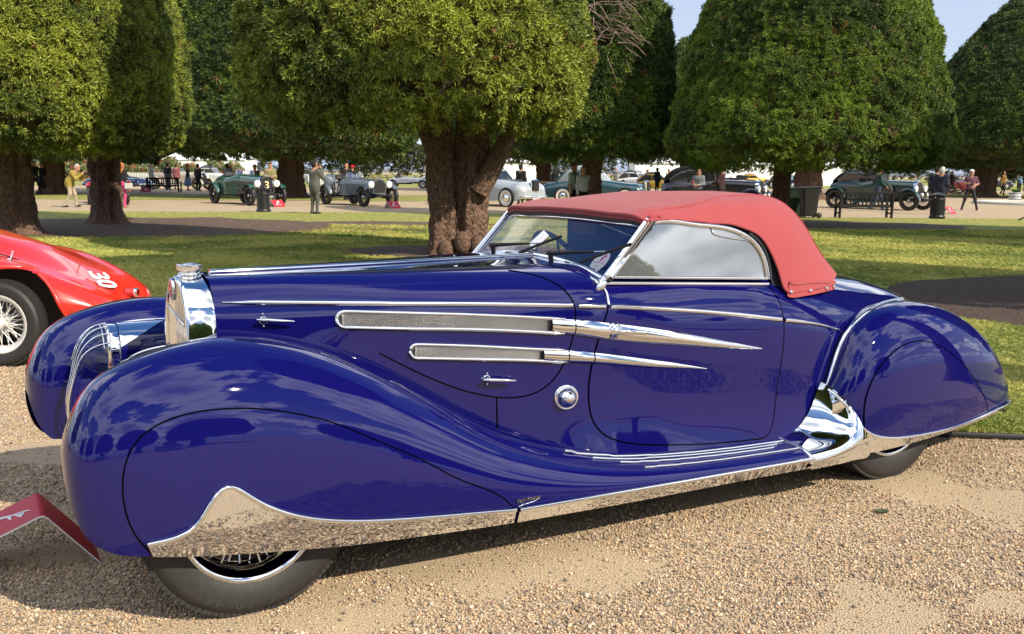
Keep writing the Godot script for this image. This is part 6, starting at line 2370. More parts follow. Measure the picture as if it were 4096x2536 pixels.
# rounded post-war shapes: keys for the lower body, then roof and glass
func saloon(label: String, x: float, z: float, heading: float, P: Dictionary) -> Node3D:
	var c := thing(P.get("name", "classic_car"), label, "car", Vector3(x, 0.012, z), heading)
	var L: float = P.get("len", 4.6)
	var wb: float = P.get("wb", 2.8)
	var w: float = P.get("w", 0.84)
	var hb: float = P.get("belt", 0.95)
	var hr: float = P.get("top", 1.5)
	var f: float = -P.get("fo", 0.75)
	var rr: float = P.get("r", 0.35)
	var e := f + L
	hull("body", [sec(f, 0.42, hb - 0.36, w * 0.72, 0.1, 0.02), sec(f + 0.12, 0.32, hb - 0.22, w * 0.86, 0.14, 0.05), sec(f + 0.5, 0.28, hb - 0.10, w * 0.96, 0.2, 0.08), sec(f + 1.4, 0.26, hb, w, 0.16, 0.05), sec(e - 1.6, 0.26, hb, w, 0.14, 0.05), sec(e - 0.6, 0.30, hb - 0.10, w * 0.96, 0.2, 0.06), sec(e - 0.1, 0.36, hb - 0.32, w * 0.80, 0.14, 0.03), sec(e, 0.42, hb - 0.45, w * 0.70, 0.06, 0.0)], P.paint, c, 20)
	if P.has("glass0"):
		var g0: float = P.glass0
		var g1: float = P.glass1
		hull("window", [sec(g0, hb - 0.04, hb, w * 0.78, 0.01, 0.0), sec(g0 + 0.45, hb - 0.04, hr - 0.07, w * 0.74, 0.06, 0.0), sec(g1 - 0.55, hb - 0.04, hr - 0.07, w * 0.74, 0.06, 0.0), sec(g1, hb - 0.04, hb, w * 0.72, 0.01, 0.0)], P.get("glass", M.cabin), c)
		hull("roof", [sec(g0 + 0.38, hr - 0.12, hr - 0.10, w * 0.72, 0.02, 0.02), sec(g0 + 0.6, hr - 0.11, hr - 0.03, w * 0.755, 0.06, 0.03), sec(g1 - 0.7, hr - 0.11, hr - 0.03, w * 0.755, 0.06, 0.03), sec(g1 - 0.42, hr - 0.14, hr - 0.12, w * 0.72, 0.02, 0.02)], P.get("roof", P.paint), c)
		for s in [-1, 1]:
			var pl := Buf.new()
			pl.tube([Vector3(g0 + 0.02, hb - 0.02, w * 0.78 * s), Vector3(g0 + 0.44, hr - 0.09, w * 0.735 * s)], 0.022, 6)
			pl.tube([Vector3((g0 + g1) / 2, hb - 0.02, w * 0.79 * s), Vector3((g0 + g1) / 2, hr - 0.09, w * 0.75 * s)], 0.022, 6)
			pl.tube([Vector3(g1 - 0.04, hb - 0.02, w * 0.74 * s), Vector3(g1 - 0.5, hr - 0.09, w * 0.735 * s)], 0.05, 6)
			obj("pillars", pl, P.paint, c)
	else:
		var ws := Buf.new()
		ws.box(Vector3(1.15, hb + 0.16, 0), Vector3(0.012, 0.34, w * 1.35), Basis(Vector3.BACK, -0.6))
		obj("windscreen", ws, M.glass, c)
		var ck := Buf.new()
		ck.box(Vector3(1.95, hb + 0.01, 0), Vector3(1.1, 0.10, w * 1.4), Basis.IDENTITY, 0.04)
		ck.box(Vector3(2.05, hb + 0.10, 0.3), Vector3(0.14, 0.25, 0.42), Basis(Vector3.BACK, -0.2), 0.04)
		ck.box(Vector3(2.05, hb + 0.10, -0.3), Vector3(0.14, 0.25, 0.42), Basis(Vector3.BACK, -0.2), 0.04)
		obj("cockpit", ck, M.black, c)
	for q in [0.0, wb]:
		for s in [-1, 1]:
			var ar := Buf.new()
			ar.lathe([[0.0, 0.0], [rr + 0.06, 0.0], [rr + 0.07, 0.012]], 28, Transform3D(Basis(Vector3.RIGHT, PI / 2 * s), Vector3(q, rr, (w - 0.005) * s)))
			obj("wheel_arch", ar, M.black, c)
			plain_wheel(c, Vector3(q, rr, (w - 0.055) * s), rr, rr * 0.62, 0.17, P.get("rim", M.chrome), P.get("wall", null), P.get("spokes", 0))
	for s in [-1, 1]:
		var l := Buf.new()
		var le := Buf.new()
		lamp(l, le, Vector3(f + 0.10, hb - 0.30, w * 0.66 * s), 0.085, 0.1)
		obj("headlamp", l, M.chrome, c)
		obj("headlamp_lens", le, M.lens, c)
	if P.get("bumper", true):
		for q in [f - 0.10, e + 0.06]:
			var bb := Buf.new()
			var sg := 1.0 if q < 0 else -1.0
			bb.tube(spline_pts([Vector3(q + 0.22 * sg, 0.42, -w * 1.0), Vector3(q + 0.02 * sg, 0.42, -w * 0.7), Vector3(q, 0.42, 0), Vector3(q + 0.02 * sg, 0.42, w * 0.7), Vector3(q + 0.22 * sg, 0.42, w * 1.0)], 16), 0.05, 8, Vector3.UP, 0.6, 1.3)
			obj("bumper", bb, M.chrome, c)
	if P.get("grille", false):
		var g := Buf.new()
		g.box(Vector3(f + 0.02, hb - 0.18, 0), Vector3(0.14, 0.52, 0.44), Basis.IDENTITY, 0.05)
		obj("grille_shell", g, M.chrome, c)
		var gi := Buf.new()
		gi.box(Vector3(f - 0.055, hb - 0.20, 0), Vector3(0.012, 0.42, 0.36), Basis.IDENTITY, 0.003)
		obj("grille_core", gi, M.black, c)
	if P.has("plate"):
		var pb := Buf.new()
		pb.box(Vector3(f - 0.17, 0.33, P.get("plate_z", 0.0)), Vector3(0.012, 0.12, 0.52))
		obj("number_plate", pb, tint("e8e8ee"), c)
		text_on(c, "plate_text", P.plate, 0.085, tint("8a1420"), Transform3D(Basis(Vector3.UP, -PI / 2), Vector3(f - 0.18, 0.33, P.get("plate_z", 0.0))))
	return c

func make_cars() -> void:
	M.lens = mat(0.78, 0.80, 0.80, 0.08, 0.35)
	M.cabin = mat(0.02, 0.024, 0.028, 0.04)
	M.cabin.metallic_specular = 0.8
	var green := paint(0.010, 0.060, 0.040)
	var bottle := paint(0.008, 0.030, 0.026)
	var grey := paint(0.075, 0.095, 0.115)
	var silver := paint(0.30, 0.34, 0.37)
	var teal := paint(0.006, 0.040, 0.052)
	var black := paint(0.006, 0.006, 0.008)
	var white := paint(0.72, 0.73, 0.74)
	var cream := tint("e8e2d4")
	var head := func(d: float) -> float: return PI + deg_to_rad(d) * -1.0
	# nearer row along the far path
	vintage("dark green open racing car with a cream number 3", at_px(634, 42.2), -42.2, head.call(48), {"paint": green, "wb": 3.2, "number": "3", "plate": "8511", "plate_z": 0.0, "bw": 0.31, "gh": 1.22, "r": 0.41})
	vintage("slate grey open racing car with white roundel and cream wheels' dusty tyres", at_px(901, 42.3), -42.3, head.call(48), {"paint": grey, "wb": 2.9, "number": "47", "number_col": M.black, "roundel": true, "front_number": false, "shell": grey, "bw": 0.32, "gh": 1.12, "point": true, "r": 0.40})
	var sv := saloon("silver grey saloon with white-wall tyres, partly behind the forked yew", at_px(1238, 43.6), -43.6, head.call(42), {"paint": silver, "len": 5.3, "wb": 3.1, "fo": 0.85, "w": 0.92, "belt": 1.08, "top": 1.62, "glass0": 1.0, "glass1": 3.5, "wall": cream, "grille": true, "plate": "1-CYJ-464", "plate_z": -0.1, "r": 0.37})
	saloon("dark teal saloon with chrome grille beyond the three people talking", at_px(1500, 46.5), -46.5, head.call(24), {"paint": teal, "len": 5.1, "wb": 3.0, "fo": 0.75, "w": 0.90, "belt": 1.05, "top": 1.58, "glass0": 1.1, "glass1": 3.5, "wall": cream, "grille": true, "r": 0.37, "glass": mat(0.25, 0.28, 0.30, 0.05)})
	vintage("black tourer with raised black hood and big chrome headlamps", at_px(1800, 39.0), -39.0, head.call(30), {"paint": black, "wb": 3.4, "roof": tint("101012"), "swept": true, "spots": true, "bw": 0.32, "gh": 1.22, "rh": 1.75, "r": 0.40})
	vintage("dark green low-roofed coupe with spare wheel, behind the right-hand bench", at_px(2176, 43.2), -43.2, head.call(45), {"paint": bottle, "wb": 3.35, "roof": tint("16171a"), "swept": true, "spare": true, "spots": true, "bw": 0.33, "gh": 1.24, "rh": 1.66, "r": 0.42})
	vintage("red vintage car half hidden by the second trunk from the left", at_px(262, 41.5), -41.5, head.call(70), {"paint": paint(0.30, 0.012, 0.016), "wb": 3.0, "bw": 0.30, "gh": 1.12, "r": 0.42, "shell": paint(0.30, 0.012, 0.016)})
	# farther rows, small in the picture
	saloon("deep blue sports car with its hood folded, left of the left-hand bench", at_px(330, 66.0), -66.0, head.call(20), {"name": "sports_car", "paint": paint(0.008, 0.02, 0.11), "len": 4.6, "wb": 2.7, "w": 0.92, "belt": 0.85, "top": 1.28, "glass0": 1.0, "glass1": 3.0})
	vintage("cream and black tourer beyond the left-hand bench", at_px(486, 72.0), -72.0, head.call(15), {"paint": tint("b8b0a0", 0.2), "wb": 3.3, "swept": true, "gh": 1.2})
	vintage("white stripped racing car on wire wheels beside the forked yew", at_px(1008, 84.0), -84.0, head.call(2), {"paint": white, "wb": 2.45, "track": 0.6, "bw": 0.26, "gh": 0.86, "r": 0.34, "point": true, "rim": white, "shell": white, "tail": 2.9})
	saloon("yellow coupe far off, left of the tall dome-shaped yew's trunk", at_px(1818, 112.0), -112.0, head.call(8), {"name": "sports_car", "paint": paint(0.62, 0.36, 0.012), "len": 4.2, "wb": 2.3, "fo": 0.9, "w": 0.82, "belt": 0.88, "top": 1.30, "glass0": 0.75, "glass1": 3.0, "bumper": false})
	saloon("black roadster far off, left of the yellow coupe", at_px(1782, 106.0), -106.0, head.call(10), {"name": "sports_car", "paint": black, "len": 4.2, "wb": 2.4, "w": 0.80, "belt": 0.82})
	saloon("white saloon far off, behind the black tourer's screen", at_px(1742, 98.0), -98.0, head.call(12), {"paint": white, "len": 4.4, "wb": 2.6, "belt": 0.95, "top": 1.5, "glass0": 0.9, "glass1": 3.4})
	saloon("navy coupe far off between two trunks, facing the camera", at_px(1897, 98.0), -98.0, head.call(55), {"name": "sports_car", "paint": paint(0.012, 0.014, 0.05), "len": 4.5, "wb": 2.6, "w": 0.9, "belt": 0.9, "top": 1.35, "glass0": 0.9, "glass1": 3.1, "glass": mat(0.10, 0.16, 0.17, 0.1)})
	saloon("white coupe far off beside the white tents", at_px(1548, 92.0), -92.0, head.call(40), {"name": "sports_car", "paint": white, "len": 4.3, "wb": 2.5, "belt": 0.95, "top": 1.45, "glass0": 0.8, "glass1": 3.3})
	saloon("white open sports car above the distant timber bench", at_px(1378, 80.0), -80.0, head.call(6), {"name": "sports_car", "paint": white, "len": 4.2, "wb": 2.4, "w": 0.82, "belt": 0.78})
	saloon("pale grey sports car beyond the silver saloon", at_px(1352, 108.0), -108.0, head.call(10), {"name": "sports_car", "paint": silver, "len": 4.2, "wb": 2.4, "w": 0.8, "belt": 0.85, "top": 1.25, "glass0": 0.9, "glass1": 3.0})
	saloon("olive yellow saloon low beyond the blue car's hood", at_px(1610, 78.0), -78.0, head.call(4), {"paint": paint(0.24, 0.17, 0.02), "len": 4.2, "wb": 2.5, "belt": 0.85, "top": 1.35, "glass0": 0.9, "glass1": 3.2})
	vintage("black open tourer seen from behind beside the white tents", at_px(1640, 58.0), -58.0, head.call(170), {"paint": black, "wb": 3.2, "gh": 1.22})
	saloon("crimson sports car behind the right-hand yew trunk", at_px(2015 + 110, 92.0), -92.0, head.call(14), {"name": "sports_car", "paint": paint(0.20, 0.008, 0.02), "len": 4.4, "wb": 2.5, "belt": 0.92, "top": 1.35, "glass0": 0.9, "glass1": 3.1})
	saloon("dark red roadster right of the photographer in the white cap", at_px(2318, 88.0), -88.0, head.call(5), {"name": "sports_car", "paint": paint(0.17, 0.008, 0.014), "len": 4.2, "wb": 2.4, "belt": 0.84})
	vintage("navy roadster with wire wheels behind the deckchairs", at_px(2292, 94.0), -94.0, head.call(2), {"paint": paint(0.01, 0.014, 0.05), "wb": 2.6, "gh": 0.95, "r": 0.36, "rim": white, "swept": true})
	saloon("dark coupe far off between the right-hand trunks", at_px(2385, 104.0), -104.0, head.call(20), {"paint": black, "len": 4.4, "wb": 2.6, "belt": 0.9, "top": 1.35, "glass0": 0.9, "glass1": 3.2})
	saloon("silver saloon far off behind the grey racing car", at_px(770, 100.0), -100.0, head.call(35), {"paint": silver, "len": 4.6, "wb": 2.7, "belt": 0.95, "top": 1.5, "glass0": 0.9, "glass1": 3.4})
	saloon("pale saloon far off behind the woman with the red feathered hat", at_px(545, 104.0), -104.0, head.call(8), {"paint": tint("c8ccd0", 0.2), "len": 4.6, "wb": 2.7, "belt": 0.95, "top": 1.5, "glass0": 0.9, "glass1": 3.4})
	# mirrored in the paintwork, behind the photographer
	copy_of(sv, "classic_car", "silver saloon across the gravel behind the photographer", Vector3(-6.0, 0.012, 16.0), head.call(-160))
	copy_of(sv, "classic_car", "silver saloon across the gravel to the photographer's right", Vector3(9.0, 0.012, 17.5), head.call(-170))
func make_red_car() -> void:
	# red racing car at the left edge: x from its front axle to the tail, which points right
	var red := paint(0.62, 0.024, 0.014, 1.0, 0.25)
	var c := thing("racing_car", "bright red racing car with wire wheels and white number 30, cut by left edge", "car", Vector3(-6.22, 0, -8.58), -0.06)
	var wb := 2.30
	var rows := hull("body", [
		[-0.55, [0.55, 0], [0.55, 0.1], [0.52, 0.2], [0.48, 0.25], [0.40, 0.27], [0.30, 0.2]],
		[-0.2, [0.78, 0], [0.77, 0.25], [0.74, 0.45], [0.66, 0.62], [0.45, 0.68], [0.25, 0.6]],
		[0.5, [0.86, 0], [0.86, 0.3], [0.82, 0.52], [0.70, 0.68], [0.45, 0.72], [0.22, 0.66]],
		[1.2, [0.90, 0], [0.91, 0.35], [0.88, 0.55], [0.78, 0.70], [0.45, 0.74], [0.22, 0.68]],
		[1.6, [1.05, 0], [1.03, 0.22], [0.93, 0.45], [0.84, 0.68], [0.50, 0.75], [0.24, 0.70]],
		[1.95, [0.99, 0], [0.97, 0.20], [0.88, 0.42], [0.84, 0.66], [0.52, 0.76], [0.26, 0.70]],
		[2.2, [0.915, 0], [0.895, 0.20], [0.83, 0.42], [0.81, 0.64], [0.54, 0.755], [0.28, 0.69]],
		[2.45, [0.80, 0], [0.785, 0.20], [0.755, 0.42], [0.74, 0.61], [0.53, 0.725], [0.31, 0.65]],
		[2.7, [0.665, 0], [0.66, 0.20], [0.655, 0.40], [0.64, 0.55], [0.49, 0.66], [0.34, 0.58]],
		[2.9, [0.55, 0], [0.55, 0.18], [0.555, 0.36], [0.54, 0.47], [0.45, 0.56], [0.37, 0.48]],
		[3.0, [0.48, 0], [0.48, 0.16], [0.485, 0.29], [0.475, 0.38], [0.43, 0.45], [0.38, 0.38]],
		[3.06, [0.42, 0], [0.42, 0.12], [0.425, 0.2], [0.42, 0.26], [0.41, 0.29], [0.40, 0.25]]], red, c, 60, 0.02, Vector3(wb + 0.03, 0.34, 0.424))
	var sd := side_of(rows)
	# wheel opening: a dark well set into the flank with a rolled lip
	for s in [1]:
		var well := Buf.new()
		well.lathe([[0.0, -0.35], [0.425, -0.35], [0.425, -0.16]], 48, Transform3D(Basis(Vector3.RIGHT, PI / 2 * s), Vector3(wb + 0.03, 0.34, 0.735 * s)))
		obj("wheel_arch", well, M.black, c)
		var lip := Buf.new()
		var arc: Array = []
		for i in 40:
			var a := -0.25 + (PI + 0.5) * i / 39.0
			arc.append(Vector3(wb + 0.03 - cos(a) * 0.43, 0.34 + sin(a) * 0.43, sd.at(wb + 0.03 - cos(a) * 0.43, 0.34 + sin(a) * 0.43) + 0.002))
		lip.tube(arc, 0.019, 8)
		obj("arch_lip", lip, red, c)
	var silver := mat(0.66, 0.66, 0.64, 0.4, 0.35)
	for q in [[wb, 0.70], [0.0, 0.70]]:
		for s in [1, -1]: wire_wheel(c, Vector3(q[0], 0.335, q[1] * s), 0.335, 0.222, 0.16, M.rubber, silver, 48 if s > 0 else 0, 0.0 if s > 0 else PI)
	# boot lid seam and its strap hooks
	var sm := Buf.new()
	sm.tube(spline_pts([Vector3(1.6, 0.945, 0.43), Vector3(1.95, 0.885, 0.425), Vector3(2.2, 0.836, 0.42), Vector3(2.34, 0.79, 0.39), Vector3(2.38, 0.785, 0.30)], 30), 0.004, 6)
	obj("boot_seam", sm, M.gap_shade, c)
	for u in [1.80, 2.27]:
		var h := Buf.new()
		var v: float = 0.895 if u < 2.0 else 0.81
		h.tube([Vector3(u, v - 0.02, 0.50), Vector3(u + 0.01, v + 0.06, 0.46)], 0.007, 6)
		h.box(Vector3(u, v, 0.492), Vector3(0.04, 0.025, 0.02), Basis.IDENTITY, 0.005)
		h.sphere(Vector3(u + 0.01, v + 0.06, 0.46), Vector3(0.012, 0.012, 0.012), 6, 8)
		obj("boot_catch", h, M.chrome, c)
	var dg := mat(0.80, 0.80, 0.78, 0.4)
	text_on(c, "race_number", "30", 0.165, dg, Transform3D(Basis(Vector3(0.50, -0.34, 0.36).normalized(), Vector3(-0.35, 0.30, -0.62).normalized(), Vector3(0.42, 0.80, 0.42).normalized()).orthonormalized(), Vector3(2.84, 0.622, 0.12)))
	var tl := Buf.new()
	tl.lathe([[0.035, -0.02], [0.035, 0.07], [0.0, 0.075]], 16, Transform3D(Basis(Vector3.BACK, -PI / 2), Vector3(3.0, 0.505, 0.0)))
	obj("tail_lamp", tl, paint(0.40, 0.010, 0.012), c)
	var tr := Buf.new()
	tr.lathe([[0.037, 0.055], [0.040, 0.062], [0.037, 0.078], [0.03, 0.08]], 16, Transform3D(Basis(Vector3.BACK, -PI / 2), Vector3(3.0, 0.505, 0.0)))
	obj("tail_lamp_rim", tr, M.chrome, c)
	var fc := Buf.new()
	fc.tube([Vector3(2.62, 0.70, 0.1), Vector3(2.64, 0.745, 0.1)], 0.008, 6)
	obj("filler_lever", fc, M.chrome, c)
func bench(label: String, at: Vector3, turn: float, w: float, m: Material, group := "") -> Node3D:
	# a garden bench seen from behind: local +z is the back
	var t := thing("park_bench", label, "bench", at, turn, group)
	for s in [-1, 1]:
		var l := Buf.new()
		l.box(Vector3(w / 2 * s, 0.44, 0.25), Vector3(0.075, 0.92, 0.07), Basis(Vector3.RIGHT, 0.10), 0.008)
		obj("leg", l, m, t)
		var f := Buf.new()
		f.box(Vector3(w / 2 * s, 0.32, -0.25), Vector3(0.075, 0.64, 0.07), Basis.IDENTITY, 0.008)
		obj("leg", f, m, t)
		var a := Buf.new()
		a.box(Vector3(w / 2 * s, 0.65, -0.02), Vector3(0.085, 0.035, 0.58), Basis.IDENTITY, 0.008)
		obj("armrest", a, m, t)
		var st := Buf.new()
		st.box(Vector3(w / 2 * s, 0.16, 0.0), Vector3(0.05, 0.05, 0.5))
		obj("stretcher", st, m, t)
	var tr := Buf.new()
	tr.box(Vector3(0, 0.86, 0.285), Vector3(w, 0.09, 0.045), Basis.IDENTITY, 0.008)
	obj("top_rail", tr, m, t)
	var br := Buf.new()
	br.box(Vector3(0, 0.40, 0.235), Vector3(w, 0.085, 0.045), Basis.IDENTITY, 0.008)
	obj("back_rail", br, m, t)
	var n := int(w / 0.135)
	for k in n:
		var s := Buf.new()
		s.box(Vector3(-w / 2 + w * (k + 0.5) / n, 0.63, 0.262), Vector3(0.055, 0.42, 0.022), Basis(Vector3.RIGHT, 0.10), 0.004)
		obj("back_slat", s, m, t)
	for k in 5:
		var s := Buf.new()
		s.box(Vector3(0, 0.44, -0.24 + 0.11 * k), Vector3(w - 0.08, 0.025, 0.085), Basis.IDENTITY, 0.004)
		obj("seat_slat", s, m, t)
	return t

func litter_bin(label: String, at: Vector3, fluted: bool) -> Node3D:
	var m := mat(0.010, 0.010, 0.012, 0.42)
	var t := thing("litter_bin", label, "litter bin", at, 0.0)
	var b := Buf.new()
	b.lathe([[0.0, 0.0], [0.262, 0.0], [0.262, 0.07], [0.245, 0.10], [0.225, 0.12], [0.222, 0.62], [0.240, 0.64], [0.240, 0.68], [0.22, 0.70], [0.0, 0.69]], 40)
	if fluted:
		for k in 24: b.tube([Vector3(cos(TAU * k / 24) * 0.224, 0.13, sin(TAU * k / 24) * 0.224), Vector3(cos(TAU * k / 24) * 0.224, 0.62, sin(TAU * k / 24) * 0.224)], 0.012, 5)
	obj("drum", b, m, t)
	for k in 6:
		var p := Buf.new()
		p.box(Vector3(cos(TAU * k / 6) * 0.2, 0.74, sin(TAU * k / 6) * 0.2), Vector3(0.04, 0.12, 0.05), Basis(Vector3.UP, -TAU * k / 6), 0.006)
		obj("post", p, m, t)
	var l := Buf.new()
	l.lathe([[0.0, 0.90], [0.04, 0.895], [0.10, 0.868], [0.20, 0.83], [0.275, 0.815], [0.28, 0.80], [0.25, 0.785], [0.0, 0.79]], 40)
	obj("lid", l, m, t)
	return t

func wheelie_bin(label: String, at: Vector3, turn: float, m: Material) -> void:
	var t := thing("wheelie_bin", label, "wheelie bin", at, turn)
	var b := Buf.new()
	var rows: Array = []
	for q in [[0.06, 0.22, 0.23], [0.55, 0.255, 0.27], [0.93, 0.285, 0.31], [0.98, 0.30, 0.33], [1.0, 0.30, 0.33]]:
		var r := PackedVector3Array()
		for a in 16:
			var th := TAU * (a + 0.5) / 16
			r.append(Vector3(signf(cos(th)) * pow(absf(cos(th)), 0.3) * q[1], q[0], signf(sin(th)) * pow(absf(sin(th)), 0.3) * q[2]))
		rows.append(r)
	b.grid(rows, true, true)
	b.fan(Array(rows[0]), Vector3(0, 0.06, 0))
	obj("tub", b, m, t)
	var l := Buf.new()
	l.box(Vector3(0, 1.025, 0.0), Vector3(0.63, 0.05, 0.68), Basis(Vector3.RIGHT, -0.04), 0.02)
	l.tube([Vector3(-0.2, 1.0, 0.38), Vector3(0.2, 1.0, 0.38)], 0.018, 8)
	obj("lid", l, m, t)
	for s in [-1, 1]:
		var w := Buf.new()
		w.lathe([[0.0, -0.03], [0.09, -0.03], [0.10, 0.0], [0.09, 0.03], [0.0, 0.03]], 18, Transform3D(Basis(Vector3.BACK, PI / 2), Vector3(0.27 * s, 0.10, 0.28)))
		obj("wheel", w, M.rubber, t)

func wedge_sign(label: String, at: Vector3, turn: float, w: float, l0: float, l1: float, ang: float, big := false) -> Node3D:
	# a folded panel standing like a tent: face one on -x, face two on +x
	var t := thing("exhibit_sign", label, "sign", at, turn)
	var h := l0 * sin(ang)
	var red := mat(0.42, 0.020, 0.034, 0.5)
	var white := mat(0.72, 0.72, 0.74, 0.6)
	var a1 := asin(clampf(h / l1, 0, 1))
	var out: Array = []
	var ridge := Vector3(0, h, 0)
	var d0 := Vector3(-cos(ang), -sin(ang), 0)
	var d1 := Vector3(cos(a1), -sin(a1), 0)
	var rr := 0.02
	out.append(ridge + d0 * l0)
	out.append(ridge + d0 * rr)
	out.append(ridge + (d0 + d1) * rr * 0.25)
	out.append(ridge + d1 * rr)
	out.append(ridge + d1 * l1)
	var face := Buf.new()
	var core := Buf.new()
	var r0 := PackedVector3Array()
	var r1 := PackedVector3Array()
	for p in out:
		r0.append(p + Vector3(0, 0, w / 2)); r1.append(p - Vector3(0, 0, w / 2))
	face.grid([r0, r1], false, true)
	obj("printed_face", face, red, t)
	var q0 := PackedVector3Array()
	var q1 := PackedVector3Array()
	for p in out:
		q0.append(p + Vector3(0, -0.007, w / 2 + 0.001)); q1.append(p + Vector3(0, -0.007, -w / 2 - 0.001))
	core.grid([q0, q1], false, false)
	core.grid([q0, r0], false, false)
	core.grid([q1, r1], false, true)
	obj("board", core, white, t)
	# emblem and lines of print on face one
	var bx := Basis(Vector3(0, 0, 1), -d0, Vector3(0, 0, 1).cross(-d0))
	var sc := w / 0.30
	var pr := Buf.new()
	var x := Transform3D(bx, ridge + d0 * l0 * (0.17 if big else 0.36) + bx.z * 0.0015)
	# a rearing winged beast: body, legs, tail and fanned feathers
	for k in 6:
		var a := 0.5 + 0.17 * k
		var tip := Vector2(cos(a), sin(a)) * (0.062 - 0.005 * k)
		pr.slab(PackedVector2Array([Vector2(-0.004, 0.0) * sc, (tip + Vector2(0.006, -0.006)) * sc, (tip + Vector2(-0.004, 0.002)) * sc]), x, 0.001)
	for q in [[-0.055, -0.065, -0.01, -0.005, 0.010], [-0.012, -0.01, 0.008, 0.042, 0.008], [-0.01, -0.02, 0.028, -0.012, 0.006], [-0.05, -0.06, -0.085, -0.075, 0.004], [-0.04, -0.05, -0.02, -0.072, 0.006], [0.005, 0.035, 0.03, 0.062, 0.004]]:
		var p := Vector2(q[0], q[1])
		var e := Vector2(q[2], q[3])
		var nn: Vector2 = (e - p).orthogonal().normalized() * q[4]
		pr.slab(PackedVector2Array([(p + nn) * sc, (e + nn * 0.7) * sc, (e - nn * 0.7) * sc, (p - nn) * sc]), x, 0.001)
	obj("emblem", pr, white, t)
	if big:
		for q in [["CONCOURS", 0.30, 0.022], ["OF ELEGANCE", 0.35, 0.018], ["44", 0.42, 0.024]]:
			text_on(t, "print", q[0], q[2], white, Transform3D(bx, ridge + d0 * l0 * q[1] + bx.z * 0.0005))
	else:
		for q in [0.62, 0.72]:
			var li := Buf.new()
			li.box(ridge + d0 * l0 * q + bx.z * 0.001, Vector3(w * 0.5, 0.008, 0.001), bx)
			obj("print", li, white, t)
	return t

func deckchair(label: String, at: Vector3, turn: float, cloth: Material, group := "", stripe: Material = null) -> Node3D:
	var t := thing("deckchair", label, "deckchair", at, turn, group)
	var wood := tint("a8753c", 0.6)
	for s in [-1, 1]:
		var f := Buf.new()
		f.box(Vector3(0.26 * s, 0.48, 0.08), Vector3(0.035, 1.22, 0.045), Basis(Vector3.RIGHT, -0.72), 0.004)
		obj("back_rail", f, wood, t)
		var l := Buf.new()
		l.box(Vector3(0.30 * s, 0.24, 0.0), Vector3(0.03, 1.0, 0.045), Basis(Vector3.RIGHT, 1.22), 0.004)
		obj("leg_rail", l, wood, t)
	var rows: Array = []
	for i in 13:
		var q := i / 12.0
		var y := 0.92 - 0.66 * q - 0.16 * sin(PI * q)
		var z := -0.34 + 0.80 * q
		rows.append(PackedVector3Array([Vector3(-0.24, y, z), Vector3(0.24, y, z)]))
	var c := Buf.new()
	c.grid(rows, false, true)
	obj("sling", c, cloth, t)
	if stripe:
		for k in 3:
			var sr: Array = []
			for r in rows:
				var x := -0.16 + 0.16 * k
				sr.append(PackedVector3Array([Vector3(x - 0.03, r[0].y + 0.004, r[0].z + 0.002), Vector3(x + 0.03, r[0].y + 0.004, r[0].z + 0.002)]))
			var sb := Buf.new()
			sb.grid(sr, false, true)
			obj("stripe", sb, stripe, t)
	return t

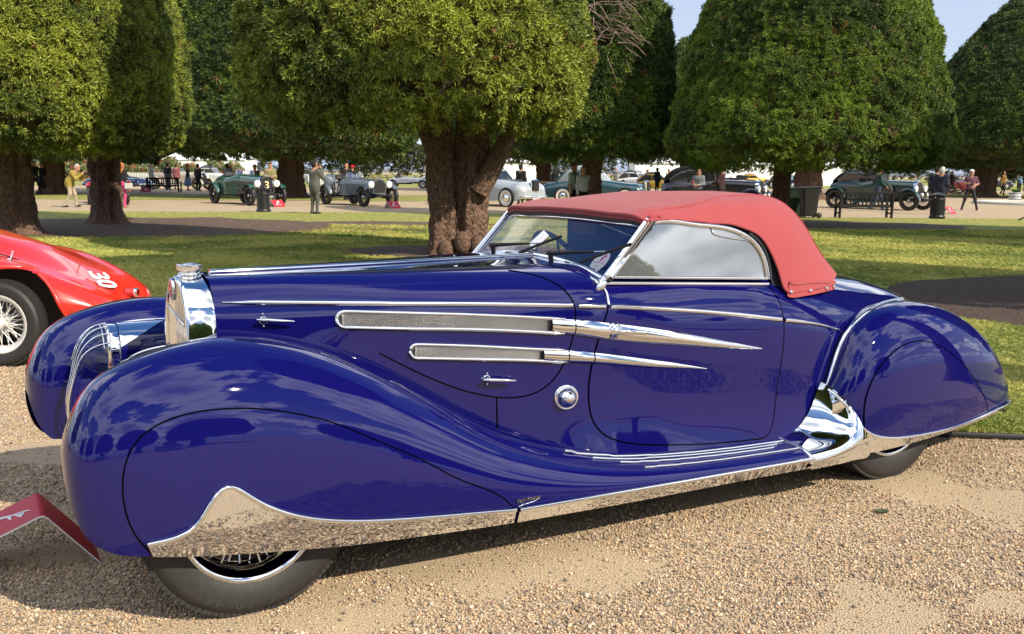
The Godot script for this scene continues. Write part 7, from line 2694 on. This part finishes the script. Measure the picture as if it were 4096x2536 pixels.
func make_things() -> void:
	var black := mat(0.006, 0.0055, 0.0055, 0.85)
	bench("black slatted park bench seen from behind, in front of the dark green coupe", Vector3(at_px(2053, 34.9), 0.03, -34.9), 0.0, 1.78, black)
	bench("black slatted park bench seen from behind, left of the green racing car", Vector3(at_px(395, 63.0), 0.012, -63.0), 0.0, 1.95, black)
	bench("brown timber bench far off, left of the dark teal saloon", Vector3(at_px(1318, 60.0), 0.012, -60.0), 0.0, 1.9, mat(0.06, 0.035, 0.026, 0.8))
	litter_bin("round black litter bin with domed lid in front of the green racing car", Vector3(at_px(629, 35.6), 0.0, -35.6), false)
	litter_bin("round black fluted litter bin with domed lid beside the right-hand bench", Vector3(at_px(2228, 34.8), 0.03, -34.8), true)
	wheelie_bin("black wheelie bin behind the red fabric hood, left of the bench", Vector3(at_px(1922, 34.4), 0.03, -34.4), 1.6, mat(0.012, 0.012, 0.014, 0.5))
	wheelie_bin("dark green wheelie bin beside the black one", Vector3(at_px(1888, 35.3), 0.0, -35.3), 1.5, mat(0.010, 0.028, 0.018, 0.5))
	wedge_sign("small red folded sign in front of the green racing car", Vector3(at_px(660, 41.0), 0.0, -41.0), 2.3, 0.5, 0.42, 0.36, 0.75)
	wedge_sign("small red folded sign in front of the grey racing car", Vector3(at_px(934, 40.6), 0.0, -40.6), 2.3, 0.5, 0.42, 0.36, 0.75)
	wedge_sign("small red folded sign behind the right-hand litter bin", Vector3(at_px(2250, 40.0), 0.0, -40.0), 2.3, 0.5, 0.42, 0.36, 0.75)
	wedge_sign("small red folded sign beside the deep blue sports car", Vector3(at_px(350, 62.5), 0.012, -62.5), 2.3, 0.5, 0.42, 0.36, 0.75)
	wedge_sign("large red folded sign with winged emblem on the gravel by the blue car's nose", Vector3(-1.855, 0.0, -3.825), 0.4995, 0.30, 0.62, 0.305, 0.385, true)
	var cream := tint("ded6c8")
	var brick := tint("8c4a38")
	var k := 0
	for q in [[905, 112, 2.2], [925, 113, 2.5], [945, 112, 2.1], [962, 113, 2.4], [992, 110, 2.6], [890, 114, 2.3]]:
		deckchair(["striped deckchair, leftmost but one of the far row by the forked yew", "striped deckchair second in the far row by the forked yew", "plain cream deckchair in the middle of the far row", "plain cream deckchair right of the middle of the far row", "cream deckchair closest to the forked yew", "striped deckchair leftmost of the far row by the forked yew"][k], Vector3(at_px(q[0], q[1]), 0.012, -q[1]), q[2], cream, "deckchairs", brick if k in [0, 1, 5] else null)
		k += 1
	deckchair("white deckchair just right of the right-hand litter bin, leftmost of three", Vector3(at_px(2262, 74.0), 0.012, -74.0), 0.9, cream, "deckchairs")
	deckchair("white deckchair between two others behind the white-capped photographer", Vector3(at_px(2281, 74.5), 0.012, -74.5), 0.9, cream, "deckchairs")
	deckchair("deckchair with a red seat, rightmost behind the white-capped photographer", Vector3(at_px(2312, 74.0), 0.012, -74.0), 0.9, tint("b0242c"), "deckchairs")
	# marquees
	for q in [[20.5, -120.0, 13.0, "long white marquee beyond the teal saloon", 3.4], [34.0, -126.0, 12.0, "second white marquee, right of the long one", 3.2], [-2.0, -128.0, 10.0, "white marquee glimpsed through the forked yew", 3.2], [-38.0, -128.0, 10.0, "white marquee behind the green racing car", 3.0]]:
		var t := thing("marquee", q[3], "marquee", Vector3(q[0], 0, q[1]))
		var wl := Buf.new()
		wl.box(Vector3(0, 1.25, 0), Vector3(q[2], 2.5, 6.0))
		obj("wall", wl, mat(0.75, 0.75, 0.76, 0.8), t)
		var rf := Buf.new()
		rf.grid([PackedVector3Array([Vector3(-q[2] / 2 - 0.2, 2.5, 3.2), Vector3(q[2] / 2 + 0.2, 2.5, 3.2)]), PackedVector3Array([Vector3(-q[2] / 2 + 0.6, q[4] + 0.4, 0), Vector3(q[2] / 2 - 0.6, q[4] + 0.4, 0)]), PackedVector3Array([Vector3(-q[2] / 2 - 0.2, 2.5, -3.2), Vector3(q[2] / 2 + 0.2, 2.5, -3.2)])])
		obj("roof", rf, mat(0.78, 0.78, 0.79, 0.8), t)
	# a grey garden wall behind the yellow coupe
	var gw := thing("garden_wall", "long grey garden wall behind the yellow coupe", "wall", Vector3(36.0, 0, -132.0))
	var wb2 := Buf.new()
	wb2.box(Vector3(0, 1.4, 0), Vector3(24, 2.8, 0.4), Basis.IDENTITY, 0.02)
	var wm := mat(1, 1, 1, 0.95)
	wm.albedo_texture = noise_tex(0.02, 81, [[0.0, lin(0.06, 0.058, 0.055)], [1.0, lin(0.16, 0.155, 0.145)]], 256, false, 4, 5)
	world_uv(wm, 0.2)
	obj("masonry", wb2, wm, gw)
	var cp := Buf.new()
	cp.box(Vector3(0, 2.86, 0), Vector3(24.2, 0.12, 0.55), Basis.IDENTITY, 0.02)
	obj("coping", cp, wm, gw)
	# white picket fences
	var fk := 0
	for q in [[778, 96.0, 3.4, "white picket fence behind the man in the grey checked suit"], [380, 104.0, 6.5, "white picket fence behind the left-hand bench"]]:
		var t := thing("picket_fence", q[3], "fence", Vector3(at_px(q[0], q[1]), 0.012, -q[1]))
		var wm2 := tint("e6e6e4")
		for e in [0.3, 0.75]:
			var r := Buf.new()
			r.box(Vector3(0, e, -0.03), Vector3(q[2], 0.08, 0.03))
			obj("rail", r, wm2, t)
		for n in int(q[2] / 0.16):
			var p := Buf.new()
			p.slab(PackedVector2Array([Vector2(-0.045, 0.0), Vector2(-0.045, 0.92), Vector2(0, 1.0), Vector2(0.045, 0.92), Vector2(0.045, 0.0)]), Transform3D(Basis.IDENTITY, Vector3(-q[2] / 2 + 0.16 * (n + 0.5), 0.02, 0)), 0.02)
			obj("picket", p, wm2, t)
		fk += 1
	# stone urn on its plinth
	var ur := thing("stone_pedestal", "pale stone pedestal with urn behind the white racing car", "pedestal", Vector3(at_px(1029 - 10, 100.0), 0.012, -100.0))
	var ub := Buf.new()
	ub.box(Vector3(0, 0.5, 0), Vector3(0.8, 1.0, 0.8), Basis.IDENTITY, 0.03)
	ub.box(Vector3(0, 1.05, 0), Vector3(0.95, 0.1, 0.95), Basis.IDENTITY, 0.02)
	obj("plinth", ub, tint("c8bfa0"), ur)
	var uu := Buf.new()
	uu.lathe([[0.0, 1.1], [0.22, 1.1], [0.10, 1.25], [0.30, 1.5], [0.40, 1.85], [0.44, 1.9], [0.0, 1.88]], 20)
	obj("urn", uu, tint("c8bfa0"), ur)
	# white half-barrel with a fern
	var pz := 62.0
	var pl := thing("barrel_planter", "white half-barrel planter with black hoops and a bright fern, at the right", "planter", Vector3(at_px(2409, pz), 0.0, -pz))
	var pb := Buf.new()
	for n in 18:
		var a := TAU * n / 18
		pb.box(Vector3(cos(a) * 0.33, 0.24, sin(a) * 0.33), Vector3(0.03, 0.46, 0.11), Basis(Vector3.UP, -a), 0.006)
	obj("staves", pb, tint("d6dade"), pl)
	for h in [0.06, 0.22, 0.40]:
		var hp := Buf.new()
		hp.lathe([[0.352, h - 0.02], [0.358, h], [0.352, h + 0.02]], 28)
		obj("hoop", hp, M.black, pl)
	var fb := Buf.new()
	var fr := RandomNumberGenerator.new()
	fr.seed = 12
	for n in 110:
		var a := fr.randf() * TAU
		var l := fr.randf_range(0.3, 0.62)
		var d := Vector3(cos(a), 0, sin(a))
		var sd := d.cross(Vector3.UP) * 0.022
		var r0 := PackedVector3Array()
		var r1 := PackedVector3Array()
		for i in 5:
			var q := i / 4.0
			var p := Vector3(0, 0.45, 0) + d * (0.12 * fr.randf() + l * q * 0.8) + Vector3.UP * (l * q * 1.0 - 0.55 * l * q * q)
			var wd := 1.0 - 0.8 * q
			r0.append(p + sd * wd); r1.append(p - sd * wd)
		fb.grid([r0, r1])
	var fm := mat(0.06, 0.16, 0.02, 0.6)
	fm.backlight_enabled = true
	fm.backlight = Color(0.3, 0.4, 0.1)
	obj("fern", fb, fm, pl)
	# round stone kerb of a basin at the right edge
	var bs := thing("fountain_basin", "pale stone kerb of a round basin at the right edge", "basin", Vector3(at_px(2530, 52.0), 0.0, -54.0))
	var kb := Buf.new()
	kb.lathe([[3.55, 0.0], [3.55, 0.10], [3.5, 0.14], [3.1, 0.14], [3.05, 0.10], [3.05, 0.0]], 64)
	obj("kerb", kb, tint("cfccc2"), bs)
	var wt := Buf.new()
	wt.lathe([[0.0, 0.04], [3.05, 0.04]], 48)
	obj("water", wt, mat(0.02, 0.03, 0.03, 0.03), bs)
	# folding stand whose legs reach into the right edge
	var es := thing("display_stand", "black folding display stand leaning into the right edge", "stand", Vector3(at_px(2452, 34.0), 0.03, -34.0))
	for q in [[Vector3(-0.42, 0.02, 0), Vector3(0.35, 0.34, 0)], [Vector3(-0.30, 0.86, 0.0), Vector3(0.10, 0.20, 0)], [Vector3(-0.10, 0.0, 0.05), Vector3(0.02, 0.80, 0.05)]]:
		var lg := Buf.new()
		lg.tube([q[0], q[1]], 0.025, 8)
		obj("leg", lg, black, es)
	# flower border and hedge beyond the left-hand bench
	var r2 := RandomNumberGenerator.new()
	r2.seed = 5
	var xs: Array = []
	var cs: Array = []
	for n in 5200:
		var x := r2.randf_range(-52, -30)
		var hgt := 1.0 + 0.9 * sin(x * 0.7) * sin(x * 1.9 + 1.0) + 0.8
		var y := hgt * sqrt(r2.randf())
		xs.append(Transform3D(Basis(Vector3(r2.randf_range(-1, 1), r2.randf_range(-1, 1), r2.randf_range(-1, 1)).normalized(), r2.randf() * TAU).scaled(Vector3.ONE * r2.randf_range(0.2, 0.4)), Vector3(x, y, -112.0 + r2.randf_range(-1.6, 1.6))))
		var c := Color(0.06, 0.11, 0.02).lerp(Color(0.20, 0.24, 0.07), r2.randf())
		if r2.randf() < 0.10: c = Color(0.55, 0.12, 0.10)
		elif r2.randf() < 0.10: c = Color(0.55, 0.52, 0.45)
		cs.append(c)
	var bd := scatter("flower_border", sprig, leaf_mat, xs, cs)
	tag(bd, "bright flower border far off beyond the left-hand bench", "flower border")
func inside(p: Vector2, poly: PackedVector2Array) -> bool:
	return Geometry2D.is_point_in_polygon(p, poly)

func make_gravel() -> void:
	# loose stones in front of the camera, each a small rough pebble
	var r := RandomNumberGenerator.new()
	r.seed = 31
	var b := Buf.new()
	var rows: Array = []
	for i in 5:
		var th := PI * i / 4.0
		var row := PackedVector3Array()
		for j in 6:
			var a := TAU * j / 6 + 0.3 * i
			var k := r.randf_range(0.75, 1.15)
			row.append(Vector3(sin(th) * cos(a) * k, cos(th) * 0.62, sin(th) * sin(a) * k * 0.8))
		rows.append(row)
	b.grid(rows, true, true)
	var pebble := b.mesh()
	var m := mat(1, 1, 1, 0.85)
	m.vertex_color_use_as_albedo = true
	var lawn := gravel_edge.duplicate()
	lawn.append_array(PackedVector2Array([Vector2(60, -40), Vector2(-40, -40)]))
	var f := FastNoiseLite.new()
	f.seed = 8
	f.frequency = 0.9
	f.fractal_octaves = 3
	var xs: Array = []
	var cs: Array = []
	var tones := [Color(0.45, 0.335, 0.215), Color(0.53, 0.42, 0.30), Color(0.34, 0.245, 0.155), Color(0.62, 0.53, 0.42), Color(0.42, 0.28, 0.195), Color(0.17, 0.145, 0.125), Color(0.29, 0.265, 0.235), Color(0.47, 0.345, 0.215), Color(0.22, 0.18, 0.14)]
	var n := 0
	while n < 400000:
		n += 1
		# denser close by, thinning with distance
		var d := 2.6 + 8.4 * pow(r.randf(), 1.5)
		var x := r.randf_range(-0.66, 0.78) * d * 1.02
		var p := Vector2(x, -d)
		if inside(p, lawn): continue
		var g := f.get_noise_2d(x, d)
		if g > 0.05 and r.randf() < smoothstep(0.05, 0.28, g) * 0.94: continue
		var s := r.randf_range(0.0027, 0.0060)
		if r.randf() < 0.07: s *= r.randf_range(1.3, 2.0)
		if d > 6.0: s *= 1.3
		var bs := Basis(Vector3(r.randf_range(-1, 1), r.randf_range(-0.6, 0.6), r.randf_range(-1, 1)).normalized(), r.randf_range(0, 0.6)) * Basis(Vector3.UP, r.randf() * TAU)
		xs.append(Transform3D(bs.scaled(Vector3(s, s, s)), Vector3(x, s * r.randf_range(0.1, 0.9), -d)))
		var c: Color = tones[r.randi() % tones.size()]
		cs.append(Color(c.r * 1.04, c.g, c.b * 0.93) * r.randf_range(0.75, 1.15))
	var o := scatter("gravel_stones", pebble, m, xs, cs)
	tag(o, "loose tan gravel stones covering the foreground", "gravel")
	# a weed in the gravel
	var w := Buf.new()
	for k in 16:
		var a := TAU * k / 16
		w.tube([Vector3(0, 0, 0), Vector3(cos(a) * 0.02, 0.012, sin(a) * 0.02), Vector3(cos(a) * 0.03, 0.010, sin(a) * 0.03)], [0.003, 0.004, 0.001], 4)
	var wo := obj("weed", w, mat(0.05, 0.075, 0.03, 0.8))
	wo.position = Vector3(1.71, 0.004, -4.45)
	tag(wo, "small green weed alone in the gravel at the lower right", "weed")

func make_grass() -> void:
	var r := RandomNumberGenerator.new()
	r.seed = 77
	var b := Buf.new()
	b.use_col = true
	for k in 9:
		var a := r.randf() * TAU
		var d := Vector3(cos(a), 0, sin(a))
		var o := Vector3(r.randf_range(-1, 1), 0, r.randf_range(-1, 1)) * 0.9
		var h := r.randf_range(0.6, 1.2)
		var s := d.cross(Vector3.UP) * 0.11
		var t := r.randf_range(0.75, 1.25)
		b.col = Color(t, t, t)
		var p0 := b.vert(o - s)
		var p1 := b.vert(o + s)
		var p2 := b.vert(o + d * 0.35 * h + Vector3.UP * h * 0.7)
		var p3 := b.vert(o + d * 0.8 * h + Vector3.UP * h)
		b.tri(p0, p1, p2)
		b.tri(p1, p3, p2)
	var tuft := b.mesh()
	var m := mat(1, 1, 1, 0.7)
	m.vertex_color_use_as_albedo = true
	m.backlight_enabled = true
	m.backlight = Color(0.2, 0.25, 0.06)
	var poly := gravel_edge.duplicate()
	poly.append_array(PackedVector2Array([Vector2(60, -36), Vector2(18, -35.0), Vector2(-14, -34.7), Vector2(-40, -34)]))
	var f := FastNoiseLite.new()
	f.seed = 15
	f.frequency = 0.35
	f.fractal_octaves = 4
	var xs: Array = []
	var cs: Array = []
	for n in 175000:
		var d := 5.6 + 22.0 * pow(r.randf(), 1.7)
		var x := r.randf_range(-0.60, 0.68) * d
		if x < 2.0 and x > -2.6 and d < 9.0: continue
		var p := Vector2(x, -d)
		if not inside(p, poly): continue
		if ((p - Vector2(8.7, -11.9)) / Vector2(4.15, 3.35)).length() < 1.0: continue
		if ((p - Vector2(-0.9, -18.9)) / Vector2(2.2, 1.5)).length() < 1.0: continue
		if ((p - Vector2(-9.8, -26.2)) / Vector2(5.0, 4.4)).length() < 1.0: continue
		var s := r.randf_range(0.010, 0.021) * (1.0 + maxf(0, d - 9.0) * 0.06)
		xs.append(Transform3D(Basis(Vector3.UP, r.randf() * TAU).scaled(Vector3(s * 1.5, s, s * 1.5)), Vector3(x, 0.029, -d)))
		var y := clampf(0.5 + 1.1 * f.get_noise_2d(x, d) + r.randfn(0, 0.18), 0, 1)
		cs.append(Color(0.13, 0.19, 0.024).lerp(Color(0.48, 0.45, 0.11), y))
	var o := scatter("lawn_grass", tuft, m, xs, cs)
	tag(o, "short mown grass of the near lawn, partly dried yellow", "grass")
func _ready() -> void:
	rng.seed = 4242
	make_camera()
	make_sky()
	make_sun()
	make_ground()
	make_trees()
	make_hero()
	make_red_car()
	make_cars()
	make_things()
	make_people()
	make_gravel()
	make_grass()
